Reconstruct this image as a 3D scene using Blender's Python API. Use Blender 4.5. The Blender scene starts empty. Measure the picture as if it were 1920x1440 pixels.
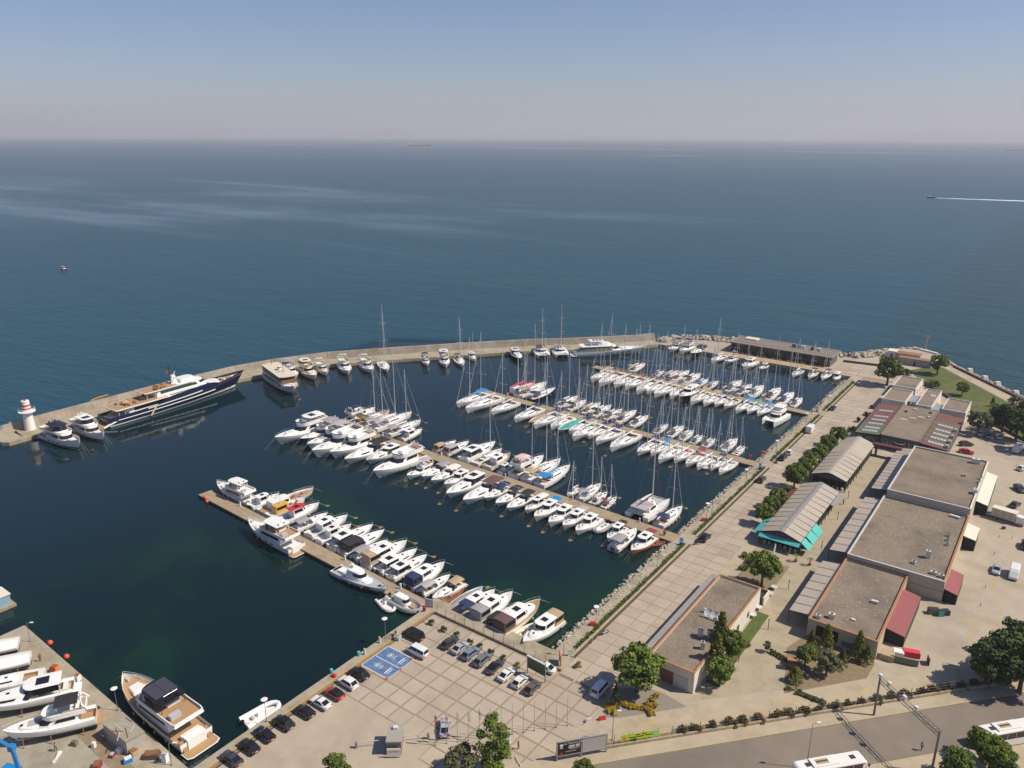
import bpy, math, random
from mathutils import Vector, Matrix
random.seed(7)
R = math.radians
sc = bpy.context.scene
COL = sc.collection

# ---------------------------------------------------------------- camera
# world: X runs along the pontoons towards the shore, Y along the promenade away from the road, Z up
CAM = Vector((67.858, -109.352, 100.0))
PITCH, ROLL, TH, FPX = .3093, .0039, .6293, 1463.8
def _cam_axes():
    cp, sp = math.cos(PITCH), math.sin(PITCH)
    right, fwd, up = Vector((1, 0, 0)), Vector((0, cp, -sp)), Vector((0, sp, cp))
    c, s = math.cos(ROLL), math.sin(ROLL)
    r2, u2 = c*right + s*up, -s*right + c*up
    rot = Matrix.Rotation(TH, 3, 'Z')
    return rot @ r2, rot @ u2, rot @ fwd
RI, UP, FW = _cam_axes()
cam = bpy.data.objects.new('camera', bpy.data.cameras.new('camera'))
COL.objects.link(cam)
cam.data.sensor_width = 36.0
cam.data.lens = FPX/1920*36
cam.data.clip_start = 1.0
cam.data.clip_end = 60000
mw = Matrix((RI, UP, -FW)).transposed().to_4x4()
mw.translation = CAM
cam.matrix_world = mw
sc.camera = cam

# ---------------------------------------------------------------- sky, sun, exposure
SUN_EL = 49.0
SUN_AZ = 61.7            # degrees clockwise from +Y
world = bpy.data.worlds.new("World")
sc.world = world
world.use_nodes = True
wn = world.node_tree
wn.nodes.clear()
sky = wn.nodes.new('ShaderNodeTexSky')
sky.sky_type = 'NISHITA'
sky.sun_disc = False
sky.sun_elevation = R(SUN_EL)
sky.sun_rotation = R(SUN_AZ)
sky.altitude = 100
sky.air_density = 1.0
sky.dust_density = .6
sky.ozone_density = 4.5
bg = wn.nodes.new('ShaderNodeBackground')
bg.inputs[1].default_value = 0.075
wo = wn.nodes.new('ShaderNodeOutputWorld')
wb = wn.nodes.new('ShaderNodeMixRGB'); wb.blend_type = 'MULTIPLY'; wb.inputs[0].default_value = 1.0   # white balance of the whole sky
wb.inputs[2].default_value = (.95,.93,1.06,1)
wn.links.new(sky.outputs[0], wb.inputs[1])
wn.links.new(wb.outputs[0], bg.inputs[0])
wn.links.new(bg.outputs[0], wo.inputs[0])
sl = bpy.data.lights.new('sun', 'SUN')
sl.energy = 4.3
sl.angle = R(.53)
sl.color = (1.0, .91, .77)
sun = bpy.data.objects.new('sun', sl)
COL.objects.link(sun)
sd = Vector((math.sin(R(SUN_AZ))*math.cos(R(SUN_EL)), math.cos(R(SUN_AZ))*math.cos(R(SUN_EL)), math.sin(R(SUN_EL))))
sun.rotation_euler = (-sd).to_track_quat('-Z', 'Y').to_euler()
sun.location = (200, 200, 300)
vs = sc.view_settings
vs.view_transform = 'Standard'
vs.look = 'None'
vs.exposure = 0.3
vs.gamma = 1.0
vs.use_curve_mapping = False
sc.cycles.max_bounces = 6
sc.cycles.transparent_max_bounces = 4
sc.cycles.volume_bounces = 0

SL = -1.3                # sea level; the quays are at 0

def G(x, y, z=0.0):
    """point of the level z that stands where the survey photo shows (x, y)"""
    d = RI*((x-960)/FPX) + UP*(-(y-720)/FPX) + FW
    t = (z-CAM.z)/d.z
    return CAM + d*t
def G2(x, y, z=0.0):
    p = G(x, y, z)
    return (p.x, p.y)

# ---------------------------------------------------------------- mesh helpers
class MB:
    def __init__(s):
        s.v = []; s.f = []
    def add(s, vs_, fs):
        o = len(s.v)
        s.v += [tuple(p) for p in vs_]
        s.f += [tuple(i+o for i in f) for f in fs]
        return s
    def box(s, x0, x1, y0, y1, z0, z1):
        return s.add([(x0,y0,z0),(x1,y0,z0),(x1,y1,z0),(x0,y1,z0),(x0,y0,z1),(x1,y0,z1),(x1,y1,z1),(x0,y1,z1)],
                     [(3,2,1,0),(4,5,6,7),(0,1,5,4),(1,2,6,5),(2,3,7,6),(3,0,4,7)])
    def obox(s, c, sx, sy, sz, rz=0.0, taper=1.0):
        """box standing on c"""
        ca, sa = math.cos(rz), math.sin(rz)
        vs_ = []
        for z, k in ((0, 1), (sz, taper)):
            for dx, dy in ((-1,-1),(1,-1),(1,1),(-1,1)):
                x, y = dx*sx/2*k, dy*sy/2*k
                vs_.append((c[0]+ca*x-sa*y, c[1]+sa*x+ca*y, c[2]+z))
        return s.add(vs_, [(3,2,1,0),(4,5,6,7),(0,1,5,4),(1,2,6,5),(2,3,7,6),(3,0,4,7)])
    def prism(s, poly, z0, z1, cap=True):
        n = len(poly)
        vs_ = [(p[0],p[1],z0) for p in poly]+[(p[0],p[1],z1) for p in poly]
        fs = [(i,(i+1)%n,n+(i+1)%n,n+i) for i in range(n)]
        if cap: fs += [tuple(range(n,2*n)), tuple(range(n-1,-1,-1))]
        return s.add(vs_, fs)
    def loft(s, rings, caps=True, closed=True):
        n = len(rings[0]); vs_ = [p for r in rings for p in r]; fs = []
        m = n if closed else n-1
        for k in range(len(rings)-1):
            for i in range(m):
                j = (i+1) % n
                fs.append((k*n+i, k*n+j, (k+1)*n+j, (k+1)*n+i))
        if caps:
            fs.append(tuple(range(n-1,-1,-1)))
            o = (len(rings)-1)*n
            fs.append(tuple(range(o, o+n)))
        return s.add(vs_, fs)
    def tube(s, pts, r, n=4, r2=None):
        pts = [Vector(p) for p in pts]
        rings = []
        for i, p in enumerate(pts):
            d = (pts[min(i+1,len(pts)-1)]-pts[max(i-1,0)])
            if d.length < 1e-6: d = Vector((0,0,1))
            d.normalize()
            a = d.orthogonal().normalized() if abs(d.z) < .95 else Vector((1,0,0))
            if abs(d.z) < .95: a = d.cross(Vector((0,0,1))).normalized()
            b = d.cross(a).normalized(); a = b.cross(d).normalized()
            rr = r if r2 is None else r+(r2-r)*i/max(1,len(pts)-1)
            rings.append([p+(a*math.cos(2*math.pi*k/n)+b*math.sin(2*math.pi*k/n))*rr for k in range(n)])
        return s.loft(rings)
    def lathe(s, prof, n=12, c=(0,0,0)):
        rings = [[(c[0]+r*math.cos(2*math.pi*k/n), c[1]+r*math.sin(2*math.pi*k/n), c[2]+z) for k in range(n)] for r, z in prof]
        return s.loft(rings)
    def ball(s, c, r, n=8, m=5, sz=1.0):
        prof = [(max(.02*r, r*math.sin(math.pi*i/m)), -r*sz*math.cos(math.pi*i/m)) for i in range(m+1)]
        return s.lathe(prof, n, c)
    def quad(s, a, b, c, d):
        return s.add([a,b,c,d], [(0,1,2,3)])
    def mesh(s, name, smooth=False):
        me = bpy.data.meshes.new(name)
        me.from_pydata(s.v, [], s.f)
        if smooth:
            me.shade_smooth()
            try: me.set_sharp_from_angle(angle=R(38))
            except Exception: pass
        return me
    def build(s, name, mat, parent=None, smooth=False):
        me = s.mesh(name, smooth)
        me.materials.append(mat)
        return put(name, me, parent)

def put(name, me, parent=None, loc=None, rz=None, mat=None):
    o = bpy.data.objects.new(name, me)
    COL.objects.link(o)
    if parent is not None: o.parent = parent
    if loc is not None: o.location = loc
    if rz is not None: o.rotation_euler = (0,0,rz)
    if mat is not None:
        o.material_slots[0].link = 'OBJECT'
        o.material_slots[0].material = mat
    return o
LABELS = {}
def tag(o, label, cat, group=None):
    o['label'] = label; o['category'] = cat
    if group: o['group'] = group
    return o
def thing(name, label, cat, loc=(0,0,0), rz=0.0, group=None):
    o = bpy.data.objects.new(name, None)
    COL.objects.link(o)
    o.empty_display_size = .5
    o.location = loc; o.rotation_euler = (0,0,rz)
    return tag(o, label, cat, group)
def struct(o, kind='structure'):
    o['kind'] = kind
    return o
def copy_tree(o, parent=None):
    c = o.copy(); COL.objects.link(c)
    if parent is not None: c.parent = parent
    for ch in list(o.children): copy_tree(ch, c)
    return c
ORD = ['first','second','third','fourth','fifth','sixth','seventh','eighth','ninth','tenth','eleventh','twelfth','thirteenth','fourteenth','fifteenth','sixteenth','seventeenth','eighteenth','nineteenth','twentieth','twenty-first','twenty-second','twenty-third','twenty-fourth','twenty-fifth','twenty-sixth','twenty-seventh','twenty-eighth']

# ---------------------------------------------------------------- materials
MATS = {}
def mat(name, col, rough=.6, metal=0.0, var=0.0, scale=1.0, bump=0.0, bscale=None, rand=0.0, col2=None, c2scale=.1, c2amt=.5, spec=.5, stretch=None, detail=4.0):
    """procedural material: base colour broken up by noise, optional second tone in patches, fine bump, per-object variation"""
    if name in MATS: return MATS[name]
    m = bpy.data.materials.new(name)
    m.use_nodes = True
    nt = m.node_tree; N = nt.nodes; Lk = nt.links
    b = N['Principled BSDF']
    b.inputs['Roughness'].default_value = rough
    b.inputs['Metallic'].default_value = metal
    b.inputs['Specular IOR Level'].default_value = spec
    b.inputs['Base Color'].default_value = (*col, 1)
    out = None
    if var or col2 or bump or rand:
        geo = N.new('ShaderNodeNewGeometry')
        vec = geo.outputs['Position']
        if stretch:
            mp = N.new('ShaderNodeMapping'); mp.inputs['Scale'].default_value = stretch
            Lk.new(vec, mp.inputs['Vector']); vec = mp.outputs[0]
        rgb = N.new('ShaderNodeRGB'); rgb.outputs[0].default_value = (*col, 1)
        out = rgb.outputs[0]
        if col2:
            n2 = N.new('ShaderNodeTexNoise'); n2.inputs['Scale'].default_value = c2scale; n2.inputs['Detail'].default_value = 6; n2.inputs['Roughness'].default_value = .62
            Lk.new(vec, n2.inputs['Vector'])
            rp = N.new('ShaderNodeValToRGB'); rp.color_ramp.elements[0].position = c2amt-.09; rp.color_ramp.elements[1].position = c2amt+.13
            Lk.new(n2.outputs['Fac'], rp.inputs['Fac'])
            mx = N.new('ShaderNodeMixRGB'); Lk.new(rp.outputs['Color'], mx.inputs['Fac']); Lk.new(out, mx.inputs[1]); mx.inputs[2].default_value = (*col2, 1)
            out = mx.outputs[0]
        if var:
            n1 = N.new('ShaderNodeTexNoise'); n1.inputs['Scale'].default_value = scale; n1.inputs['Detail'].default_value = detail; n1.inputs['Roughness'].default_value = .65
            Lk.new(vec, n1.inputs['Vector'])
            mr = N.new('ShaderNodeMapRange'); mr.inputs['From Min'].default_value = .25; mr.inputs['From Max'].default_value = .75
            mr.inputs['To Min'].default_value = 1-var; mr.inputs['To Max'].default_value = 1+var
            Lk.new(n1.outputs['Fac'], mr.inputs['Value'])
            hs = N.new('ShaderNodeHueSaturation'); Lk.new(mr.outputs[0], hs.inputs['Value']); Lk.new(out, hs.inputs['Color'])
            out = hs.outputs[0]
        if rand:
            oi = N.new('ShaderNodeObjectInfo')
            mr = N.new('ShaderNodeMapRange'); mr.inputs['To Min'].default_value = 1-rand; mr.inputs['To Max'].default_value = 1+rand
            Lk.new(oi.outputs['Random'], mr.inputs['Value'])
            hs = N.new('ShaderNodeHueSaturation'); Lk.new(mr.outputs[0], hs.inputs['Value']); Lk.new(out, hs.inputs['Color'])
            out = hs.outputs[0]
        Lk.new(out, b.inputs['Base Color'])
        if bump:
            nb = N.new('ShaderNodeTexNoise'); nb.inputs['Scale'].default_value = bscale or scale*4; nb.inputs['Detail'].default_value = 3
            Lk.new(vec, nb.inputs['Vector'])
            bp = N.new('ShaderNodeBump'); bp.inputs['Strength'].default_value = 1.0; bp.inputs['Distance'].default_value = bump
            Lk.new(nb.outputs['Fac'], bp.inputs['Height']); Lk.new(bp.outputs[0], b.inputs['Normal'])
    MATS[name] = m
    return m
WHITE = mat('gelcoat_white', (.80,.785,.75), .28, var=.04, scale=.8, rand=.04)
CREAM = mat('gelcoat_cream', (.74,.66,.52), .3, var=.04, scale=.8)
OFFW = mat('deck_offwhite', (.72,.70,.65), .55, var=.07, scale=2.5, rand=.05)
GREYD = mat('deck_grey', (.42,.44,.45), .6, var=.08, scale=2)
TEAK = mat('teak_deck', (.40,.245,.12), .6, var=.16, scale=3, stretch=(1,6,1))
WOOD = mat('varnished_wood', (.25,.11,.045), .35, var=.2, scale=3)
GLASS = mat('tinted_glass', (.012,.014,.017), .06, spec=.6)
GLASSG = mat('green_glass', (.03,.07,.055), .06, spec=.6)
NAVY = mat('navy_hull_paint', (.012,.018,.055), .15, var=.1, scale=.5)
BLACKP = mat('black_paint', (.012,.012,.014), .25)
STEEL = mat('stainless_steel', (.48,.48,.48), .45)
ALU = mat('mast_aluminium', (.62,.62,.61), .4, var=.05, scale=2)
RUBBER = mat('black_rubber', (.02,.02,.02), .7)
ROPE = mat('mooring_rope', (.33,.29,.21), .8)
WEED = mat('weed_growth', (.22,.15,.03), .8, var=.3, scale=2)
ORANGE = mat('orange_plastic', (.72,.09,.03), .45)
REDP = mat('red_paint', (.52,.03,.025), .4)
CANVAS = {
 'white': mat('canvas_white', (.74,.72,.68), .8, var=.06, scale=2),
 'navy': mat('canvas_navy', (.02,.03,.10), .8, var=.15, scale=2),
 'blue': mat('canvas_blue', (.01,.21,.52), .75, var=.1, scale=2),
 'black': mat('canvas_black', (.022,.022,.025), .8, var=.15, scale=2),
 'grey': mat('canvas_grey', (.30,.29,.29), .8, var=.1, scale=2),
 'mauve': mat('canvas_mauve', (.40,.36,.36), .8, var=.1, scale=2),
 'tan': mat('canvas_tan', (.42,.31,.18), .8, var=.1, scale=2),
 'brown': mat('canvas_brown', (.12,.07,.055), .8, var=.15, scale=2),
 'maroon': mat('canvas_maroon', (.25,.035,.045), .8, var=.12, scale=2),
 'red': mat('canvas_red', (.62,.04,.06), .75, var=.1, scale=2),
 'orange': mat('canvas_orange', (.75,.16,.03), .75, var=.1, scale=2),
 'teal': mat('canvas_teal', (.05,.33,.29), .75, var=.1, scale=2),
 'olive': mat('canvas_olive', (.16,.17,.12), .8, var=.1, scale=2),
 'pink': mat('canvas_pink', (.66,.50,.45), .8, var=.06, scale=2),
}
# ================================================================ SETTING
CONC = mat('concrete_slab', (.40,.335,.255), .85, var=.10, scale=.35, col2=(.33,.27,.205), c2scale=.09, c2amt=.56, rand=.07, bump=.004, bscale=9)
CONC2 = mat('concrete_yard', (.40,.335,.25), .85, var=.10, scale=.25, col2=(.31,.255,.19), c2scale=.06, c2amt=.57, bump=.005, bscale=7)
CONC3 = mat('concrete_boatyard', (.33,.295,.225), .85, var=.14, scale=.4, col2=(.22,.19,.145), c2scale=.12, c2amt=.58, bump=.005, bscale=7)
JOINT = mat('paving_joint', (.285,.215,.145), .9, var=.12, scale=1.2)
QUAY = mat('quay_concrete', (.36,.31,.225), .85, var=.15, scale=.5, col2=(.25,.20,.13), c2scale=.18, c2amt=.55, bump=.006, bscale=5)
WALLC = mat('breakwater_concrete', (.33,.29,.235), .9, var=.15, scale=.4, col2=(.25,.205,.145), c2scale=.16, c2amt=.52, bump=.01, bscale=3, rand=.06)
DARKC = mat('wet_concrete', (.09,.075,.055), .7, var=.2, scale=.8)
ASPH = mat('asphalt', (.215,.175,.135), .85, var=.12, scale=.12, col2=(.17,.14,.11), c2scale=.05, c2amt=.52, bump=.004, bscale=14, stretch=(1,1,1))
PAVER = mat('block_paving', (.37,.31,.215), .85, var=.13, scale=2.2, col2=(.30,.245,.165), c2scale=.25, c2amt=.54, bump=.006, bscale=8)
SIDEW = mat('footway_concrete', (.41,.34,.235), .85, var=.10, scale=.5, col2=(.34,.275,.18), c2scale=.15, c2amt=.56)
GRASS = mat('grass_sward', (.075,.10,.018), .9, var=.28, scale=.5, col2=(.15,.12,.04), c2scale=.10, c2amt=.56, bump=.05, bscale=3)
SOIL = mat('garden_soil', (.22,.165,.095), .95, var=.22, scale=1.2, bump=.03, bscale=4)
GRAVEL = mat('pebble_bed', (.24,.205,.165), .95, var=.35, scale=5, bump=.03, bscale=9)
STONE = mat('riprap_stone', (.42,.37,.29), .9, var=.3, scale=.9, bump=.02, bscale=5)
YEL = mat('yellow_road_paint', (.52,.33,.07), .8, var=.25, scale=1.5)
KERB = mat('kerb_stone', (.40,.33,.19), .85, var=.12, scale=.8)
DRAIN = mat('drain_channel', (.085,.055,.04), .85, var=.2, scale=2)

# ---- sea
def sea_material():
    m = bpy.data.materials.new('sea_water'); m.use_nodes = True
    nt = m.node_tree; N = nt.nodes; Lk = nt.links
    b = N['Principled BSDF']
    b.inputs['IOR'].default_value = 1.333
    b.inputs['Roughness'].default_value = .04
    geo = N.new('ShaderNodeNewGeometry'); pos = geo.outputs['Position']
    def mapping(sx, sy, rot=-TH):
        mp = N.new('ShaderNodeMapping'); mp.vector_type = 'POINT'
        mp.inputs['Rotation'].default_value = (0,0,rot); mp.inputs['Scale'].default_value = (sx,sy,1)
        Lk.new(pos, mp.inputs['Vector']); return mp.outputs[0]
    def noise(vec, scale, detail=3, rough=.55, dist=0.0):
        n = N.new('ShaderNodeTexNoise'); n.inputs['Scale'].default_value = scale; n.inputs['Detail'].default_value = detail
        n.inputs['Roughness'].default_value = rough; n.inputs['Distortion'].default_value = dist
        Lk.new(vec, n.inputs['Vector']); return n.outputs['Fac']
    def math_(op, a, b_=None, clamp=False):
        n = N.new('ShaderNodeMath'); n.operation = op; n.use_clamp = clamp
        for i, q in enumerate((a, b_)):
            if q is None: continue
            if isinstance(q, (int, float)): n.inputs[i].default_value = q
            else: Lk.new(q, n.inputs[i])
        return n.outputs[0]
    def rng(v, a, b_, c=0.0, d=1.0):
        n = N.new('ShaderNodeMapRange'); n.interpolation_type = 'SMOOTHSTEP'
        for i, q in enumerate((a, b_, c, d)): n.inputs[i+1].default_value = q
        Lk.new(v, n.inputs[0]); return n.outputs[0]
    sep = N.new('ShaderNodeSeparateXYZ'); Lk.new(pos, sep.inputs[0]); X, Y = sep.outputs[0], sep.outputs[1]
    # sheltered basin inside the breakwater (calm water)
    ring = math_('ADD', Y, math_('MULTIPLY', X, -.62))       # far arm of the breakwater
    calm = math_('MULTIPLY', math_('MULTIPLY', rng(X, -224, -210), rng(X, 10, 0)), math_('MULTIPLY', rng(Y, -90, -80), math_('MULTIPLY', rng(Y, 252, 243), rng(ring, 312, 296))))
    # oily slicks: smooth streaks far out
    sv = mapping(.00042, .0016)
    s1 = noise(sv, 1.0, 5, .6, 1.2)
    s2 = noise(mapping(.00016, .0011), 1.0, 4, .55, .8)
    slick = rng(math_('ADD', math_('MULTIPLY', s1, .6), math_('MULTIPLY', s2, .5)), .56, .72)
    # open sea chop: a breeze patch leaves it rougher or smoother
    w1 = noise(mapping(.10, .34), 1.0, 4, .6, .3)
    w2 = noise(mapping(.4, 1.1), 1.0, 3, .6)
    w3 = noise(mapping(.028, .07), 1.0, 2, .5)
    c1 = noise(mapping(.30, .75), 1.0, 3, .6, .4)
    rough_sea = math_('ADD', math_('ADD', math_('MULTIPLY', w1, 1.1), math_('MULTIPLY', w2, .42)), math_('MULTIPLY', w3, 1.6))
    h_open = math_('MULTIPLY', rough_sea, rng(slick, 0, 1, 1.0, .10))
    h_calm = math_('ADD', math_('MULTIPLY', c1, .055), math_('MULTIPLY', w3, .065))
    mixh = N.new('ShaderNodeMix'); Lk.new(calm, mixh.inputs[0]); Lk.new(h_open, mixh.inputs[2]); Lk.new(h_calm, mixh.inputs[3])
    bp = N.new('ShaderNodeBump'); bp.inputs['Distance'].default_value = .6; bp.inputs['Strength'].default_value = 1.0
    Lk.new(mixh.outputs[0], bp.inputs['Height']); Lk.new(bp.outputs[0], b.inputs['Normal'])
    # facets too small to see: rougher under the breeze, glassy in slicks and in the basin
    ro_open = rng(slick, 0, 1, .34, .19)
    mixr = N.new('ShaderNodeMix'); Lk.new(calm, mixr.inputs[0]); Lk.new(ro_open, mixr.inputs[2]); mixr.inputs[3].default_value = .045
    Lk.new(mixr.outputs[0], b.inputs['Roughness'])
    # colour of the water body: deep blue outside, teal in the basin, green over the shallow weed beds
    def mixc(f, a, c):
        n = N.new('ShaderNodeMixRGB')
        Lk.new(f, n.inputs[0])
        for i, q in ((1, a), (2, c)):
            if isinstance(q, tuple): n.inputs[i].default_value = (*q, 1)
            else: Lk.new(q, n.inputs[i])
        return n.outputs[0]
    deep = mixc(rng(s2, .42, .6), (.004,.050,.074), (.006,.056,.078))
    col = mixc(calm, deep, (.003,.017,.022))
    near = math_('MULTIPLY', rng(Y, 70, 5), rng(X, -150, -90))
    pg = noise(mapping(.022, .030), 1.0, 4, .6, .5)
    col = mixc(math_('MULTIPLY', near, .75), col, (.003,.012,.013))
    green = math_('MULTIPLY', near, rng(pg, .50, .68))
    col = mixc(math_('MULTIPLY', green, .9), col, (.004,.030,.014))
    edge = math_('MULTIPLY', math_('MULTIPLY', rng(X, -17, -6), rng(Y, -2, 3)), rng(noise(mapping(.30,.35),1.0,4,.6), .43, .6))
    col = mixc(math_('MULTIPLY', edge, .8), col, (.010,.030,.010))
    Lk.new(col, b.inputs['Base Color'])
    return m
SEAM = sea_material()
sea = MB().add([(-26500,-26500,SL),(26500,-26500,SL),(26500,26500,SL),(-26500,26500,SL)], [(0,1,2,3)]).build('sea', SEAM)
struct(sea)

# ---- far shore: low hills across the gulf
def far_shore():
    prof = [(-700,262),(-300,258),(-60,262),(10,258),(60,264),(140,265),(270,262),(330,256),(400,247),(450,254),(520,261),(600,257),(645,247),(680,252),(705,246),(742,239),(775,246),(810,255),(860,260),(950,261),(1050,259),(1110,255),(1200,254),(1260,260),(1350,262),(1500,261),(1600,257),(1690,250),(1780,242),(1830,249),(1920,250),(2050,254),(2300,250),(2700,258)]
    def top(x):
        for (x0,y0),(x1,y1) in zip(prof, prof[1:]):
            if x0 <= x <= x1:
                t = (x-x0)/(x1-x0); t = t*t*(3-2*t)
                return y0+(y1-y0)*t
        return 262
    rnd = random.Random(3)
    rows = [(16800,0),(17000,.10),(17300,.22),(17800,.5),(18400,.86),(19000,1.0),(19700,.8),(20600,.35),(21800,0)]
    mb = MB(); V = []; nx = 0
    x = -700
    while x <= 2700:
        d = RI*((x-960)/FPX) + UP*(-(top(x)-720)/FPX) + FW
        hd = math.hypot(d.x, d.y); ux, uy = d.x/hd, d.y/hd
        h = CAM.z + d.z/hd*19000 - SL
        h = max(25, h)
        for D, k in rows:
            jit = 1+.0*D
            zz = SL + h*k*(1+rnd.uniform(-.09,.09)*(0 < k < 1)) - (2 if k == 0 else 0)
            V.append((CAM.x+ux*D*(1+.012*math.sin(x*.013+D)), CAM.y+uy*D*(1+.012*math.sin(x*.013+D)), zz))
        nx += 1; x += 14
    m = len(rows); F = []
    for i in range(nx-1):
        for j in range(m-1):
            F.append((i*m+j,(i+1)*m+j,(i+1)*m+j+1,i*m+j+1))
    mb.add(V, F)
    hm = mat('far_hillside', (.22,.21,.18), .95, var=.2, scale=.004, col2=(.34,.31,.27), c2scale=.008, c2amt=.56, detail=8)
    struct(mb.build('hills', hm, smooth=True))
far_shore()

# ---- the haze over the gulf: one closed box of pale even air
hz = MB().box(-27500,27500,-27500,27500,SL-1.2,400).mesh('haze')
hm = bpy.data.materials.new('haze_air'); hm.use_nodes = True
hn = hm.node_tree; hn.nodes.clear()
ho = hn.nodes.new('ShaderNodeOutputMaterial'); pv = hn.nodes.new('ShaderNodeVolumePrincipled')
pv.inputs['Color'].default_value = (.93,.93,1.0,1); pv.inputs['Density'].default_value = 1.05e-4; pv.inputs['Anisotropy'].default_value = .1
hn.links.new(pv.outputs[0], ho.inputs['Volume'])
hz.materials.append(hm)
struct(put('haze', hz), 'stuff')

# ---- land
LAND = [(-35.6,-330),(-35.6,.45),(-4.2,.45),(-4.2,241),(-96,241),(-101,246),(-98,256),(-86,265),(-68,270),(-40,270),(-14,274),(-8,284),(-1,296),(3,306),(12,310),(20,304),(28,289),(59,252),(120,180),(420,-120),(420,-330)]
MB_ = MB().prism(LAND, -6, 0.0)
land = struct(MB_.build('ground', CONC2))
yard = struct(MB().prism([(-100,-330),(-35.62,-330),(-35.62,-57),(-100,-55)], -6, 0.0).build('boatyard_ground', CONC3))
def sheet(name, poly, z, m, kind='structure'):
    o = MB().add([(p[0],p[1],z) for p in poly], [tuple(range(len(poly)))]).build(name, m)
    # make it face up
    if o.data.polygons[0].normal.z < 0: o.data.flip_normals()
    return struct(o, kind)
def inside(p, poly):
    c = False; n = len(poly)
    for i in range(n):
        (x0,y0),(x1,y1) = poly[i], poly[i-1]
        if (y0 > p[1]) != (y1 > p[1]) and p[0] < (x1-x0)*(p[1]-y0)/(y1-y0)+x0: c = not c
    return c
def rect(x0,x1,y0,y1): return [(x0,y0),(x1,y0),(x1,y1),(x0,y1)]

# ---- car park with its square concrete slabs
PARK = [(-32.6,-29.4),(-14,-29.4),(-14,-26),(-8,-32),(-2,-45),(12,-30),(18.5,-14),(15,-7.4),(11.2,.0),(-32.6,.0)]
parkb = MB()
SL_ = []
slab_me = MB().box(-1.645,1.645,-1.645,1.645,0,.03).mesh('slab'); slab_me.materials.append(CONC)
for i in range(-4, 14):
    for j in range(-10, 4):
        cx, cy = -21.7+3.65*(i+.5), -11.1+3.65*(j-.5)
        if all(inside((cx+dx, cy+dy), PARK) for dx in (-1.6,1.6) for dy in (-1.6,1.6)):
            SL_.append((cx, cy)); parkb.add([(cx-1.825,cy-1.825,.006),(cx+1.825,cy-1.825,.006),(cx+1.825,cy+1.825,.006),(cx-1.825,cy+1.825,.006)], [(0,1,2,3)])

park = struct(parkb.build('car_park', JOINT))
for c_ in SL_: put('slab', slab_me, park, (c_[0], c_[1], .008))

# ---- promenade: three rows of slabs between the drain and the buildings
prom = sheet('promenade', [(.35,.0),(11.15,.0),(11.15,241),(12.5,241),(12.5,266),(-13,262),(-13,243.5),(.35,243.5)], .006, JOINT)
pm = MB().box(-.5,.5,-.5,.5,0,.03).mesh('slab'); pm.materials.append(CONC)
for j in range(-7, 66):
    cy = 24.3+3.65*(j+.5)
    for x0, x1 in ((.45,3.95),(4.1,7.5),(7.65,11.1)):
        if cy < .3 or cy > 239.5: continue
        o = put('slab', pm, prom, ((x0+x1)/2, cy, .008)); o.scale = (x1-x0, 3.47, 1)
for i in range(5):
    for j in range(4):
        o = put('slab', pm, prom, (-10.4+5.1*i, 246.6+5.0*j, .008)); o.scale = (4.9, 4.8, 1)
# strips beside the promenade
sheet('footpath', rect(11.2,14.0,46.5,112), .01, SIDEW)
sheet('plaza', [(14.0,46.3),(24,46.3),(24,7),(30,13.5),(39.2,23),(39.2,39),(35,39),(35,152),(14,152),(14,112.3),(11.2,112.3),(11.2,241),(44.5,196.5),(44.5,160),(57,160),(57,145),(36,145),(36,152.5),(14,152.5)][:9], .008, PAVER)
# water side of the promenade: stone strip, kerb and drain, cut at the pontoon roots
ROOTS = [64.2, 124.5, 184.6]
def strips(y0, y1):
    sheet('quay_path', rect(-4.2,-2.0,y0,y1), .012, QUAY)
    o = MB().box(-.62,-.28,y0,y1,0,.22).build('kerb', KERB); struct(o)
    o = MB().box(-.28,.34,y0,y1,0,.012).build('drain_channel', DRAIN); struct(o)
prev = 5.2
for r_ in ROOTS+[238.0]:
    strips(prev, r_-2.4 if r_ < 237 else r_)
    prev = r_+2.4
sheet('quay_path', rect(-4.2,.3,.5,5.2), .012, QUAY)
for r_ in ROOTS: sheet('quay_path', rect(-4.2,.3,r_-2.4,r_+2.4), .012, QUAY)

# rubble slope below the stone strip
def rocks(name, pts, smin, smax, m, seed, flat=.7):
    rnd = random.Random(seed); mb = MB()
    for (x, y, z) in pts:
        s_ = rnd.uniform(smin, smax); a = rnd.uniform(0, 6.28); ca, sa = math.cos(a), math.sin(a)
        P = [(-1,-.8,-.5),(1,-.7,-.5),(.8,.9,-.5),(-.9,.8,-.5),(-.7,-.5,.5),(.6,-.6,.45),(.5,.6,.6),(-.6,.5,.4)]
        V = []
        for p in P:
            q = [c+rnd.uniform(-.22,.22) for c in p]
            tz = q[2]*flat
            V.append((x+(q[0]*ca-q[1]*sa)*s_, y+(q[0]*sa+q[1]*ca)*s_, z+tz*s_+q[0]*.15*s_))
        mb.add(V, [(3,2,1,0),(4,5,6,7),(0,1,5,4),(1,2,6,5),(2,3,7,6),(3,0,4,7)])
    return struct(mb.build(name, m), 'stuff')
rnd = random.Random(11)
pts = []
for i in range(2600):
    y = rnd.uniform(5, 238)
    if any(abs(y-r_) < 2.2 for r_ in ROOTS): continue
    t = rnd.random()
    pts.append((-3.1-t*3.4, y, .06-t*1.55))
tag(rocks('riprap', pts, .22, .5, STONE, 5), 'pale rubble stones banked along the promenade water edge', 'riprap')
pts = []
outer = [(-100,246),(-97,257),(-86,265.5),(-68,271),(-40,271),(-14,275),(-8,285),(-1,297)]
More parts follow.
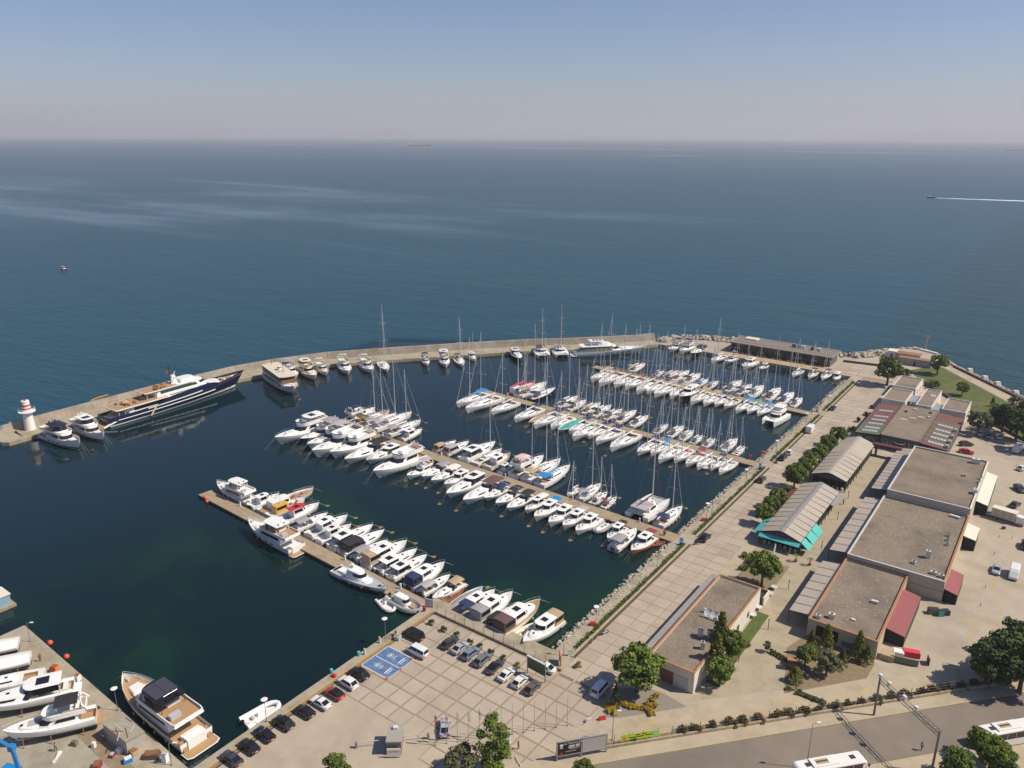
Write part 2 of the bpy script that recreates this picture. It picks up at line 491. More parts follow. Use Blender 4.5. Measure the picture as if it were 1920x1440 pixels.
for (x0,y0),(x1,y1) in zip(outer, outer[1:]):
    L_ = math.hypot(x1-x0, y1-y0); nx_, ny_ = -(y1-y0)/L_, (x1-x0)/L_
    for i in range(int(L_*5)):
        t = rnd.random(); k = rnd.uniform(-5.5, 4.5)
        z = 1.6-abs(k+1.5)*.28 if k < -1 else 1.4-(k+1)*.55
        pts.append((x0+(x1-x0)*t+nx_*k, y0+(y1-y0)*t+ny_*k, z))
tag(rocks('riprap', pts, .6, 1.25, STONE, 6), 'large pale boulders armouring the seaward side behind the restaurant', 'riprap')
pts = []
coast = [(3,306),(12,310),(20,304),(28,289),(59,252),(110,192)]
for (x0,y0),(x1,y1) in zip(coast, coast[1:]):
    L_ = math.hypot(x1-x0, y1-y0); nx_, ny_ = -(y1-y0)/L_, (x1-x0)/L_
    for i in range(int(L_*4)):
        t = rnd.random(); k = rnd.uniform(-.6, 3.0)
        pts.append((x0+(x1-x0)*t+nx_*k, y0+(y1-y0)*t+ny_*k, .2-k*.5))
tag(rocks('riprap', pts, .4, .95, STONE, 7), 'brownish rocks below the seafront path on the right', 'riprap')

# quay strip of the car park and the boatyard
sheet('quay_path', rect(-35.6,-33.64,-150,.4), .012, QUAY)
sheet('quay_path', rect(-33.5,-32.7,-150,.4), .012, mat('timber_walk', (.26,.18,.10), .85, var=.18, scale=1.5, stretch=(4,1,1)))
o = MB().box(-33.62,-33.5,-150,.3,0,.14).build('kerb', YEL); struct(o)
o = MB().box(-32.7,-32.3,-150,.2,0,.013).build('drain_channel', DRAIN); struct(o)
sheet('quay_path', [(-36,-57.05),(-100,-55.05),(-100,-60.2),(-36,-62.2)], .012, QUAY)
sheet('rail_strip', [(-36,-62.4),(-100,-60.4),(-100,-63.0),(-36,-65.0)], .012, mat('rusty_concrete', (.25,.19,.12), .9, var=.25, scale=.8))
o = MB().box(-32.7,.2,-.0,.44,0,.28).build('kerb', DRAIN); struct(o)
sheet('quay_path', rect(-36,-4.2,.46,4.9), .014, QUAY)
# pier that carries the fenced path (its front face stands in the water)
struct(MB().box(-36.5,-4.2,.5,4.85,-3,.01).build('pier', QUAY))

# ---- road beyond the fence
P0 = Vector((19.8,-14.1)); RD = Vector((.665,.747)).normalized(); RN = Vector((-RD.y, RD.x))
def RF(s_, n_, z=None):
    p = P0+RD*s_+RN*n_
    return (p.x, p.y) if z is None else (p.x, p.y, z)
def strip(name, s0, s1, n0, n1, z, m): return sheet(name, [RF(s0,n0),RF(s1,n0),RF(s1,n1),RF(s0,n1)], z, m)
strip('road', -60, 220, -9.6, 0, .004, ASPH)
strip('service_road', -6, 220, 4.4, 9.2, .012, SIDEW)
strip('footway', -60, 220, .25, 2.8, .15, SIDEW)
struct(MB().prism([RF(-60,0),RF(220,0),RF(220,.25),RF(-60,.25)], 0, .15).build('kerb', KERB))
struct(MB().prism([RF(-60,.25),RF(220,.25),RF(220,2.8),RF(-60,2.8)], 0, .145).build('footway_base', SIDEW))
strip('verge', -8, 220, 3.2, 4.4, .1, SOIL)
strip('footway', -60, 220, -16, -9.85, .15, SIDEW)
struct(MB().prism([RF(-60,-9.6),RF(220,-9.6),RF(220,-9.85),RF(-60,-9.85)], 0, .15).build('kerb', KERB))
struct(MB().prism([RF(-60,-9.85),RF(220,-9.85),RF(220,-16),RF(-60,-16)], 0, .145).build('footway_base', SIDEW))
for s0, s1, nn, w in ((-14,16,5.3,.14),(17,52,5.3,.14),(53,110,5.3,.14)):
    strip('road_marking', s0, s1, nn, nn+w, .02, YEL)
for s0 in (8, 36, 52):
    strip('road_marking', s0, s0+2.6, 7.0, 7.35, .02, YEL)
# yellow bay lines of the big car park on the right
for px, py, qx, qy in ((1800,1165,1893,1175),(1855,1200,1843,1232),(1838,1230,1800,1300),(1832,1165,1815,1205),(1870,1065,1862,1110),(1808,1005,1795,1045)):
    a, c = Vector(G2(px,py)), Vector(G2(qx,qy)); d = (c-a).normalized(); n = Vector((-d.y,d.x))*.09
    sheet('bay_marking', [tuple(a-n),tuple(c-n),tuple(c+n),tuple(a+n)], .014, YEL)
for k in range(9):
    y = 60+k*8.2
    sheet('bay_marking', rect(67.6,67.75,y,y+3.4), .014, YEL)

# ---- green spaces
lawn = sheet('lawn', [(14,266),(20,277),(25.5,281),(62,232),(100,180),(90,172),(50,214),(30,239),(22,252)], .02, GRASS)
sheet('seafront_path', [(25.8,281),(29,284.5),(60,246),(118,178),(114,172),(62,233)], .03, SIDEW)
MBs = MB().prism([(29.1,284.6),(29.8,285.1),(60.7,246.6),(118.6,178.6),(118,178),(60.1,246)], 0, .8).build('parapet', mat('dark_parapet', (.12,.08,.07), .9, var=.2, scale=.6))
tag(MBs, 'low dark parapet wall running along the seafront path', 'wall')
gard = [(-.0,0)]
sheet('garden_bed', [G2(1422,1295),G2(1470,1300),G2(1625,1272),G2(1640,1245),G2(1625,1200),G2(1512,1190),G2(1475,1215)][1:], .02, SOIL)
sheet('garden_bed', [G2(1131,1320),G2(1135,1345),G2(1160,1346),G2(1214,1338),G2(1287,1325),G2(1245,1300),G2(1215,1290),G2(1160,1290)], .02, GRAVEL)
sheet('garden_bed', [(24.2,14),(24.2,43),(26.8,43),(26.8,14)], .02, GRASS)
sheet('garden_bed', [(15.2,52),(15.2,66),(24,66),(24,52)], .02, SOIL)
def text_obj(body, size, m, parent, loc, rot, align='CENTER', depth=.005):
    cu = bpy.data.curves.new('t', 'FONT'); cu.body = body; cu.size = size; cu.align_x = align; cu.extrude = depth
    o = bpy.data.objects.new('t', cu); COL.objects.link(o)
    dg = bpy.context.evaluated_depsgraph_get(); dg.update()
    me = bpy.data.meshes.new_from_object(o.evaluated_get(dg)); bpy.data.objects.remove(o)
    me.materials.clear(); me.materials.append(m)
    q = put('lettering', me, parent, loc); q.rotation_euler = rot
    return q
# ================================================================ BOATS
def lerp(a, b, t): return a+(b-a)*t
def half_beam(t, tr=.88, full=.42, p=2.1):
    if t < full: return tr+(1-tr)*math.sin(t/full*math.pi/2)
    u = (t-full)/(1-full)
    return max(.012, (1-u**p)**.85)
class Boat:
    """local frame: +X bow, Z=0 waterline"""
    def __init__(s, name, label, cat, centre, head, L, group=None):
        s.L = L
        s.root = thing(name, label, cat, (centre[0], centre[1], SL), head, group)
    def part(s, mb, name, m, smooth=False, parent=None):
        return mb.build(name, m, parent or s.root, smooth)
    def hull(s, B, hs, hb, m, bul=.08, rake=None, tr=.88, full=.42, p=2.1, deck=None, cock=None, stripe=None, sink=0.0, n=13, dy=0.0, name='hull'):
        L = s.L; rake = L*.07 if rake is None else rake
        s.B, s.hs, s.hb = B, hs, hb
        s.hz = lambda t: hs+(hb-hs)*t**1.8
        s.wb = lambda t: B/2*half_beam(t, tr, full, p)
        mb = MB(); rings = []
        ts = [i/(n-1) for i in range(n)]
        for t in ts:
            w, h = s.wb(t), s.hz(t)
            lv = [(w, h, 1), (w*.985, h*.72, .74), (w*lerp(.95,.62,t**2), h*.3, .34), (w*lerp(.86,.40,t**1.5), 0, 0), (w*.35, -.35, -.2)]
            f = []
            for yy, zz, k in lv: f.append((-L/2+t*(L-(1-k)*rake), dy+yy, zz))
            r = [(x, 2*dy-y, z) for x, y, z in f]
            rings.append(f+r[::-1])
        mb.loft(rings, caps=False, closed=False)
        k = len(rings[0]); mb.f.append(tuple(range(k)))
        hull_o = s.part(mb, name, m, True)
        if stripe is not None:
            sb = MB(); rr = []
            for t in ts:
                w, h = s.wb(t), s.hz(t)
                f = []
                for kz in (.20, .05):
                    q = lerp(.86,.40,t**1.5)+(lerp(.95,.62,t**2)-lerp(.86,.40,t**1.5))*min(1,kz/.3)
                    f.append((-L/2+t*(L-(1-kz)*rake)+.01, dy+w*q+.015, h*kz))
                rr.append(f+[(x,2*dy-y,z) for x,y,z in f[::-1]])
            sb.loft([[r[0],r[1]] for r in rr], caps=False, closed=False); sb.loft([[r[2],r[3]] for r in rr], caps=False, closed=False)
            s.part(sb, 'boot_stripe', stripe, parent=hull_o)
        # deck with an optional cockpit well
        db = MB(); wells = MB()
        cols = (-1, -.58, .58, 1)
        for i in range(n-1):
            t0, t1 = ts[i], ts[i+1]
            for j in range(3):
                if cock and j == 1 and cock[0] <= t0 and t1 <= cock[1]+1e-6: continue
                q = []
                for t, c in ((t0,cols[j]),(t1,cols[j]),(t1,cols[j+1]),(t0,cols[j+1])):
                    w = max(.0, s.wb(t)-.05)
                    q.append((-L/2+t*L-(.06 if t > .99 else 0), dy+c*w, s.hz(t)-bul))
                db.quad(*q)
        s.part(db, 'deck', deck or OFFW, parent=hull_o)
        s.bul = bul
        if cock:
            i0 = min(i for i in range(n) if ts[i] >= cock[0]-1e-6); i1 = max(i for i in range(n) if ts[i] <= cock[1]+1e-6)
            w0, w1 = .58*(s.wb(ts[i0])-.05), .58*(s.wb(ts[i1])-.05)
            x0, x1 = -L/2+ts[i0]*L, -L/2+ts[i1]*L
            zt0, zt1 = s.hz(ts[i0])-bul, s.hz(ts[i1])-bul; zb = max(.25, min(zt0, zt1)-min(.55, .45*hs))
            cb = MB()
            cb.add([(x0,-w0,zb),(x1,-w1,zb),(x1,w1,zb),(x0,w0,zb),(x0,-w0,zt0),(x1,-w1,zt1),(x1,w1,zt1),(x0,w0,zt0)],
                   [(0,1,2,3),(0,4,5,1),(2,6,7,3),(1,5,6,2),(3,7,4,0)])
            s.part(cb, 'cockpit', cock[2] if len(cock) > 2 else OFFW)
        return hull_o
    def X(s, t): return -s.L/2+t*s.L
    def dz(s, t): return s.hz(t)-s.bul
def ring_outline(x0, x1, w, nose, k=5, e=2.3):
    nose = min(nose, (x1-x0)*.95); xs = x1-nose
    side = [(x0, w/2*.93), (x0+.06*(x1-x0), w/2)]
    side.append((xs, w/2))
    for i in range(1, k+1):
        u = i/k
        side.append((xs+nose*math.sin(u*math.pi/2), w/2*max(0.0, math.cos(u*math.pi/2))**(2/e)))
    pts = side[:-1]+[(x1, 0.0)]+[(x, -y) for x, y in side[:-1][::-1]]
    return pts
def house(x0, x1, w, z0, z1, nose, rf=0.0, ra=0.0, tw=.9, k=5):
    a = ring_outline(x0, x1, w, nose, k); b = ring_outline(x0+ra, x1-rf, w*tw, max(.05, nose*.9), k)
    return [(x,y,z0) for x,y in a], [(x,y,z1) for x,y in b]
def at_ring(r0, r1, s_): return [tuple(lerp(p[i], q[i], s_) for i in range(3)) for p, q in zip(r0, r1)]
def house_mb(r0, r1, crown=0.0):
    mb = MB(); mb.loft([r0, r1], caps=False)
    n = len(r0)
    if crown:
        cx = sum(p[0] for p in r1)/n
        r2 = [(cx+(p[0]-cx)*.8, p[1]*.75, p[2]+crown) for p in r1]
        mb = MB(); mb.loft([r0, r1, r2], caps=False); mb.f.append(tuple(range(2*n, 3*n)))
    else: mb.f.append(tuple(range(n, 2*n)))
    return mb
def band(r0, r1, s0, s1, i0, i1, eps=.025, flat=0):
    """window strip standing proud of a house wall, vertices i0..i1 of its outline"""
    mb = MB(); n = len(r0); a = at_ring(r0, r1, s0); b = at_ring(r0, r1, s1)
    def off(ring, i):
        p, q, o = Vector(ring[i]), Vector(ring[(i+1) % n]), Vector(ring[(i-1) % n])
        d = q-o; nn = Vector((d.y, -d.x, 0))
        if nn.length < 1e-6: nn = Vector((1,0,0))
        c = Vector((sum(v[0] for v in ring)/n, 0, 0))
        if nn.dot(p-c) < 0: nn = -nn
        return p+nn.normalized()*eps
    A = [off(a, i) for i in range(i0, i1+1)]; B = [off(b, i) for i in range(i0, i1+1)]
    for i in range(len(A)-1): mb.quad(A[i], A[i+1], B[i+1], B[i])
    return mb
def rail(bt, t0=.62, h=.6, r=.022, inset=.06):
    """bow rail"""
    pts = []; N_ = 7
    for sgn in (1, -1):
        for i in range(N_+1):
            t = t0+(.992-t0)*(i/N_ if sgn > 0 else 1-i/N_)
            pts.append((bt.X(t), sgn*max(0, bt.wb(t)-inset), bt.hz(t)+h))
    mb = MB(); mb.tube(pts, r, 3)
    for i in range(0, len(pts), 2):
        p = pts[i]; mb.tube([(p[0],p[1],p[2]-h-.1), p], r*.9, 3)
    return mb
def canopy(x0, x1, w, z, rise, m=4):
    """arched fabric roof, 4 cm thick"""
    mb = MB(); rings = []
    for x in (x0, lerp(x0,x1,.33), lerp(x0,x1,.66), x1):
        e = 0 if x in (x0, x1) else rise*.35
        top = [(x, -w/2+w*i/m, z+e+rise*(1-(2*i/m-1)**2)) for i in range(m+1)]
        rings.append(top+[(px,py,pz-.05) for px,py,pz in top[::-1]])
    return mb.loft(rings)
def posts(xs, ys, z0, z1, r=.022):
    mb = MB()
    for x in xs:
        for y in ys: mb.tube([(x,y,z0),(x,y,z1)], r, 3)
    return mb
def mooring(bt, n=2, weed=False, k=1.0):
    mb = MB(); L = bt.L
    z = bt.hz(.99)-.1
    for i in range(n):
        y = (i-(n-1)/2)*.5
        mb.tube([(bt.X(.985), y*.4, z), (bt.X(1.0)+z*1.1*k+.4, y*2.2, -.05)], .03, 3)
    bt.part(mb, 'mooring_line', ROPE)
    if weed:
        w = MB(); x = bt.X(1.0)+z*1.1*k+.3
        w.add([(x-.5,-.4,.02),(x+.3,-.6,.02),(x+.9,-.1,.02),(x+.5,.5,.02),(x-.3,.5,.02)], [(0,1,2,3,4)])
        bt.part(w, 'weed_clump', WEED)
def fenders(bt, n=3, m=None):
    for i in range(n):
        t = lerp(.18, .62, i/max(1, n-1))
        for sg in (1, -1):
            mb = MB(); y = sg*(bt.wb(t)+.08); z = bt.hz(t)
            mb.lathe([(.04,-.42),(.13,-.35),(.13,.1),(.04,.18)], 5, (bt.X(t), y, z*.55))
            bt.part(mb, 'fender', m or RUBBER)
def outboard(bt, y=0.0, m=BLACKP, x=None):
    mb = MB(); x = bt.X(0)-.25 if x is None else x
    mb.loft([[(x-.3,y-.16,.75),(x+.25,y-.16,.75),(x+.25,y+.16,.75),(x-.3,y+.16,.75)],[(x-.38,y-.2,1.1),(x+.22,y-.18,1.15),(x+.22,y+.18,1.15),(x-.38,y+.2,1.1)],[(x-.25,y-.13,1.38),(x+.12,y-.12,1.4),(x+.12,y+.12,1.4),(x-.25,y+.13,1.38)]])
    mb.box(x-.12,x+.1,y-.07,y+.07,-.3,.75)
    return bt.part(mb, 'outboard_motor', m)
def swim(bt, w, l, m=TEAK, z=.32):
    mb = MB(); x = bt.X(0)
    mb.prism([(x,-w/2),(x,w/2),(x-l*.8,w/2),(x-l,w/2*.75),(x-l,-w/2*.75),(x-l*.8,-w/2)], z-.1, z)
    return bt.part(mb, 'swim_platform', m)
def hatch(bt, x, y, z, sx, sy, m=None, h=.05):
    bt.part(MB().box(x-sx/2,x+sx/2,y-sy/2,y+sy/2,z,z+h), 'hatch', m or GLASS)

# ---------------- sailing yacht
def sailboat(bt, canvas='navy', hood=None, hullm=None, boomc='white', mastk=1.32, mast_t=.57, deckm=None, bim=True, ketch=False, sd=0, stripe=None, furl=None, wheel=True):
    L = bt.L; rnd = random.Random(sd)
    B = .305*L*(1 if L > 9 else 1.06)
    hs, hb = .085*L+.12, .115*L+.22
    bt.hull(B, hs, hb, hullm or WHITE, bul=.06, rake=L*.05, tr=.80, full=.38, p=2.0, deck=deckm or OFFW, cock=(.05,.32,rnd.choice([OFFW,TEAK,TEAK])), stripe=stripe or rnd.choice([NAVY, BLACKP, NAVY, REDP]))
    z = bt.dz(.5)
    r0, r1 = house(bt.X(.34), bt.X(.74), B*.56, z-.05, z+.045*L, L*.17, rf=L*.07, ra=.05, tw=.8)
    ca = bt.part(house_mb(r0, r1, .06), 'coachroof', WHITE, True)
    bt.part(band(r0, r1, .35, .75, 1, 3), 'cabin_window', GLASS, parent=ca)
    n = len(r0); bt.part(band(r0, r1, .35, .75, n-4, n-2), 'cabin_window', GLASS, parent=ca)
    zt = z+.045*L+.06
    for t, yy in ((.44,0),(.53,.0),(.63,0)): hatch(bt, bt.X(t), yy, zt-.02, .5, .5)
    hatch(bt, bt.X(.84), 0, bt.dz(.84)-.0, .55, .5)
    # mast and rigging
    xm = bt.X(mast_t); H = L*mastk+1.0
    ms = bt.part(MB().tube([(xm,0,z),(xm-.1,0,z+H*.55),(xm-.22,0,z+H)], .125, 6, .085), 'mast', ALU)
    sp = MB()
    for k in (.42, .70):
        ww = B*.40*(1 if k < .5 else .8)
        sp.tube([(xm-.35,-ww,z+H*k),(xm,0,z+H*k+.05),(xm-.35,ww,z+H*k)], .04, 3)
    bt.part(sp, 'spreader', ALU, parent=ms)
    rg = MB()
    for sg in (1,-1):
        rg.tube([(xm-.3,sg*B*.44,bt.dz(.5)),(xm-.3,sg*B*.34,z+H*.42),(xm-.2,0,z+H*.97)], .014, 3)
    rg.tube([(bt.X(.01),0,hs+.1),(xm-.22,0,z+H*.99)], .014, 3)
    bt.part(rg, 'rigging', STEEL)
    fm = CANVAS[furl] if furl else CANVAS['white']
    bt.part(MB().tube([(bt.X(.975),0,hb+.3),(lerp(bt.X(.975),xm,.5),0,lerp(hb,z+H*.93,.5)),(xm-.15,0,z+H*.93)], .075, 4, .03), 'furled_headsail', fm)
    zb = zt+.75
    bt.part(MB().tube([(xm,0,zb),(bt.X(.14),0,zb+.12)], .09, 5), 'boom', ALU)
    if boomc:
        bt.part(MB().tube([(xm-.1,0,zb+.2),(lerp(xm,bt.X(.16),.5),0,zb+.3),(bt.X(.16),0,zb+.28)], .22, 6, .12), 'sail_cover', CANVAS[boomc])
    # sprayhood, bimini, wheel
    hd = hood or canvas
    if hd:
        xh = bt.X(.345); ww = B*.50; hh = .5+.022*L; mb = MB(); rings = []
        for dx, k in ((.12,.12),(.05,.75),(-.75,1.0),(-.95,.96)):
            rings.append([(xh+dx*(1 if dx > 0 else 1), ww/2*math.cos(a), zt-.08+hh*k*max(0,math.sin(a))) for a in [math.pi*i/6 for i in range(7)]])
        mb.loft(rings, caps=False, closed=False)
        bt.part(mb, 'sprayhood', CANVAS[hd], True)
    if bim and canvas:
        zc = hs+1.95
        bt.part(canopy(bt.X(.05), bt.X(.25), B*.66, zc, .14), 'bimini', CANVAS[canvas])
        bt.part(posts((bt.X(.07),bt.X(.23)), (-B*.31,B*.31), hs-.1, zc+.02), 'bimini_frame', STEEL)
    if wheel:
        xw = bt.X(.13); mb = MB()
        mb.tube([(xw, .42*math.cos(a), hs+.55+.42*math.sin(a)) for a in [2*math.pi*i/10 for i in range(11)]], .03, 3)
        bt.part(mb, 'steering_wheel', STEEL)
    bt.part(rail(bt, .8, .55), 'pulpit', STEEL)
    ll = MB()
    for sg in (1,-1):
        ll.tube([(bt.X(t), sg*(bt.wb(t)-.06), bt.hz(t)+.6) for t in (.03,.2,.4,.6,.8)], .014, 3)
        for t in (.03,.2,.4,.6,.8): ll.tube([(bt.X(t), sg*(bt.wb(t)-.06), bt.hz(t)-.05),(bt.X(t), sg*(bt.wb(t)-.06), bt.hz(t)+.6)], .014, 3)
    bt.part(ll, 'lifeline', STEEL)
    if ketch:
        x2 = bt.X(.16)
        bt.part(MB().tube([(x2,0,hs),(x2-.1,0,hs+H*.68)], .10, 6, .07), 'mizzen_mast', ALU)
    fenders(bt, rnd.choice([2,3,4]), rnd.choice([RUBBER, RUBBER, WHITE]))
    mooring(bt, 2, rnd.random() < .45)

# ---------------- flybridge motor yacht
def flyboat(bt, canvas=None, hullm=None, top=None, sd=0, deckm=None, arch=True, seats='tan', stripe=None, roofm=None):
    L = bt.L; rnd = random.Random(sd); W = hullm or WHITE; Wr = roofm or (CREAM if hullm is CREAM else WHITE)
    B = .285*L+.5
    hs, hb = .085*L+.35, .135*L+.45
    bt.hull(B, hs, hb, W, bul=.12, rake=L*.10, tr=.92, full=.45, p=2.3, deck=deckm or Wr, cock=(.0,.17,TEAK), stripe=stripe or rnd.choice([NAVY, BLACKP]))
    z = bt.dz(.4)
    zc = z+.105*L
    r0, r1 = house(bt.X(.18), bt.X(.70), B*.80, z-.1, zc, L*.20, rf=L*.13, ra=.1, tw=.84)
    ca = bt.part(house_mb(r0, r1, .05), 'cabin', Wr, True)
    n = len(r0)
    bt.part(band(r0, r1, .45, .93, 3, n-4), 'windscreen', GLASS, parent=ca)
    bt.part(band(r0, r1, .48, .86, 1, 2), 'side_window', GLASS, parent=ca); bt.part(band(r0, r1, .48, .86, n-3, n-2), 'side_window', GLASS, parent=ca)
    # low forward trunk with sun pad
    q0, q1 = house(bt.X(.60), bt.X(.86), B*.52, bt.dz(.72)-.08, bt.dz(.72)+.032*L, L*.14, rf=L*.04, tw=.86)
    bt.part(house_mb(q0, q1, .04), 'fore_trunk', Wr, True)
    bt.part(MB().box(bt.X(.63),bt.X(.73),-B*.17,B*.17,bt.dz(.72)+.032*L+.02,bt.dz(.72)+.032*L+.12), 'sun_pad', rnd.choice([OFFW, CANVAS['mauve'], CANVAS['white']]))
    hatch(bt, bt.X(.80), 0, bt.dz(.78)+.032*L, .5, .5)
    # flybridge
    f0, f1 = house(bt.X(.08), bt.X(.56), B*.80, zc, zc+.055*L+.12, L*.12, rf=-L*.015, tw=1.02)
    fb = MB().loft([f0, f1], caps=False)
    g0 = at_ring(f0, f1, .35); gi = [(p[0]*.97+.01, p[1]*.92, p[2]) for p in g0]; ti = [(p[0]*.97+.01, p[1]*.92, p[2]) for p in f1]
    fb.loft([f1, ti, gi], caps=False); m_ = len(f0); fb.f.append(tuple(range(len(fb.v)-m_, len(fb.v)))); fb.f.append(tuple(range(m_)))
    fo = bt.part(fb, 'flybridge', Wr, True)
    bt.part(band(f0, f1, 1.0, 1.28, 3, m_-4, -.02), 'fly_windscreen', GLASS, parent=fo)
    zf = g0[0][2]+.02
    sm = TEAK if seats == 'teak' else CANVAS.get(seats, OFFW)
    bt.part(MB().box(bt.X(.10),bt.X(.14),-B*.33,B*.33,zf,zf+.45).box(bt.X(.14),bt.X(.34),B*.22,B*.33,zf,zf+.42), 'fly_seat', sm, parent=fo)
    bt.part(MB().box(bt.X(.40),bt.X(.43),-B*.25,B*.05,zf,zf+.85), 'helm_console', OFFW, parent=fo)
    if arch:
        mb = MB(); zt = zf+1.75
        mb.tube([(bt.X(.06),-B*.40,zf+.3),(bt.X(.12),-B*.36,zt-.2),(bt.X(.13),-B*.2,zt),(bt.X(.13),B*.2,zt),(bt.X(.12),B*.36,zt-.2),(bt.X(.06),B*.40,zf+.3)], .13, 5)
        ar = bt.part(mb, 'radar_arch', Wr, True)
        bt.part(MB().ball((bt.X(.13),-B*.1,zt+.38), .28, 7, 4), 'radome', WHITE, True, parent=ar)
        bt.part(MB().ball((bt.X(.13),B*.14,zt+.3), .2, 7, 4), 'radome', WHITE, True, parent=ar)
    if top == 'hard':
        zt = zf+1.95
        t0, t1 = house(bt.X(.12), bt.X(.44), B*.78, zt, zt+.1, L*.06, tw=.97)
        ht = bt.part(house_mb(t0, t1, .05), 'hardtop', Wr, True)
        bt.part(posts((bt.X(.15),bt.X(.40)), (-B*.34,B*.34), zf, zt, .05), 'hardtop_post', Wr)
        hatch(bt, bt.X(.30), 0, zt+.14, L*.10, B*.4, GLASS, .03)
    elif canvas:
        zt = zf+1.95
        bt.part(canopy(bt.X(.16), bt.X(.42), B*.74, zt, .18), 'bimini', CANVAS[canvas])
        bt.part(posts((bt.X(.18),bt.X(.40)), (-B*.34,B*.34), zf, zt+.02), 'bimini_frame', STEEL)
    swim(bt, B*.86, .05*L+.3, rnd.choice([TEAK, TEAK, Wr]))
    bt.part(rail(bt, .5, .65, .026), 'bow_rail', STEEL)
    fenders(bt, 3, rnd.choice([RUBBER, NAVY]))
    mooring(bt, 2, False)

# ---------------- express / open cruiser
def express(bt, canvas='grey', hullm=None, roof='soft', sd=0, stripe=None, deckm=None, archm=None, ob=False, roofm=None):
    L = bt.L; rnd = random.Random(sd); W = hullm or WHITE; Wr = roofm or WHITE
    B = .29*L+.35; hs, hb = .085*L+.2, .12*L+.3
    bt.hull(B, hs, hb, W, bul=.08, rake=L*.11, tr=.9, full=.45, p=2.2, deck=deckm or WHITE, cock=(.0,.40,rnd.choice([OFFW, CANVAS['tan'], OFFW])), stripe=stripe or rnd.choice([NAVY, BLACKP, GREYD]))
    z = bt.dz(.5)
    r0, r1 = house(bt.X(.40), bt.X(.88), B*.70, bt.dz(.6)-.1, bt.dz(.6)+.055*L, L*.30, rf=L*.10, tw=.8)
    ca = bt.part(house_mb(r0, r1, .05), 'foredeck_trunk', WHITE, True)
    n = len(r0)
    bt.part(band(r0, r1, .35, .7, 2, 4), 'side_window', GLASS, parent=ca); bt.part(band(r0, r1, .35, .7, n-5, n-3), 'side_window', GLASS, parent=ca)
    zt = bt.dz(.6)+.055*L+.05
    hatch(bt, bt.X(.62), 0, zt-.01, .55, .55); hatch(bt, bt.X(.75), 0, bt.dz(.75)+.04*L, .4, .4)
    # windscreen
    w0, w1 = house(bt.X(.33), bt.X(.54), B*.82, z+.0, z+.085*L+.25, L*.12, rf=L*.10, ra=.02, tw=.82)
    m_ = len(w0); ws = band(w0, w1, .1, 1.0, 2, m_-3, 0.0)
    bt.part(ws, 'windscreen', rnd.choice([GLASS, GLASS, GLASSG]))
    zr = z+.085*L+.28
    # cockpit seats
    zb = .35
    bt.part(MB().box(bt.X(.05),bt.X(.10),-B*.24,B*.24,zb,hs+.1).box(bt.X(.10),bt.X(.26),B*.14,B*.24,zb,hs-.05), 'seat', OFFW)
    bt.part(MB().box(bt.X(.33),bt.X(.36),-B*.25,-B*.02,zb,hs+.35), 'helm_console', OFFW)
    if roof == 'hard':
        t0, t1 = house(bt.X(.10), bt.X(.47), B*.80, zr+.25, zr+.35, L*.10, tw=.95)
        ht = bt.part(house_mb(t0, t1, .05), 'hardtop', Wr, True)
        hatch(bt, bt.X(.28), 0, zr+.39, L*.13, B*.42, GLASS, .03)
        bt.part(posts((bt.X(.12),), (-B*.37,B*.37), hs-.1, zr+.28, .07), 'hardtop_post', WHITE)
        s0, s1 = house(bt.X(.10), bt.X(.47), B*.80, z+.15, zr+.25, L*.10, rf=L*.01, tw=.98)
        bt.part(band(s0, s1, .3, 1.0, 1, 2, 0), 'side_window', GLASS); bt.part(band(s0, s1, .3, 1.0, m_-3, m_-2, 0), 'side_window', GLASS)
    else:
        if canvas:
            bt.part(canopy(bt.X(.06), bt.X(.40), B*.80, zr+.25, .22), 'canopy', CANVAS[canvas])
            bt.part(posts((bt.X(.08),bt.X(.38)), (-B*.38,B*.38), hs-.1, zr+.27), 'canopy_frame', STEEL)
            if roof == 'tent':
                s0, s1 = house(bt.X(.05), bt.X(.42), B*.82, z-.05, zr+.27, .3, rf=.05, ra=.2, tw=.95)
                mb = MB().loft([s0, s1], caps=False)
                bt.part(mb, 'canopy_side', CANVAS[canvas])
                bt.part(band(s0, s1, .35, .85, 1, 2, .02), 'canopy_window', GLASS); bt.part(band(s0, s1, .35, .85, len(s0)-3, len(s0)-2, .02), 'canopy_window', GLASS)
                a, b_, c, d = s0[0], s0[-1], s1[-1], s1[0]
                bt.part(MB().quad(*[tuple(Vector(a)*(1-u)*(1-v)+Vector(b_)*u*(1-v)+Vector(c)*u*v+Vector(d)*(1-u)*v+Vector((-.03,0,0))) for u, v in ((.15,.3),(.85,.3),(.85,.85),(.15,.85))]), 'canopy_window', GLASS)
        if roof == 'arch':
            mb = MB(); mb.tube([(bt.X(.10),-B*.45,hs-.1),(bt.X(.17),-B*.42,zr+.2),(bt.X(.19),-B*.2,zr+.45),(bt.X(.19),B*.2,zr+.45),(bt.X(.17),B*.42,zr+.2),(bt.X(.10),B*.45,hs-.1)], .11, 5)
            bt.part(mb, 'radar_arch', WHITE, True)
    if ob:
        outboard(bt, -.35); outboard(bt, .35)
    else: swim(bt, B*.82, .05*L+.35, rnd.choice([TEAK, WHITE, TEAK]))
    bt.part(rail(bt, .55, .5, .022), 'bow_rail', STEEL)
    fenders(bt, 2, RUBBER)
    mooring(bt, 2, rnd.random() < .6)

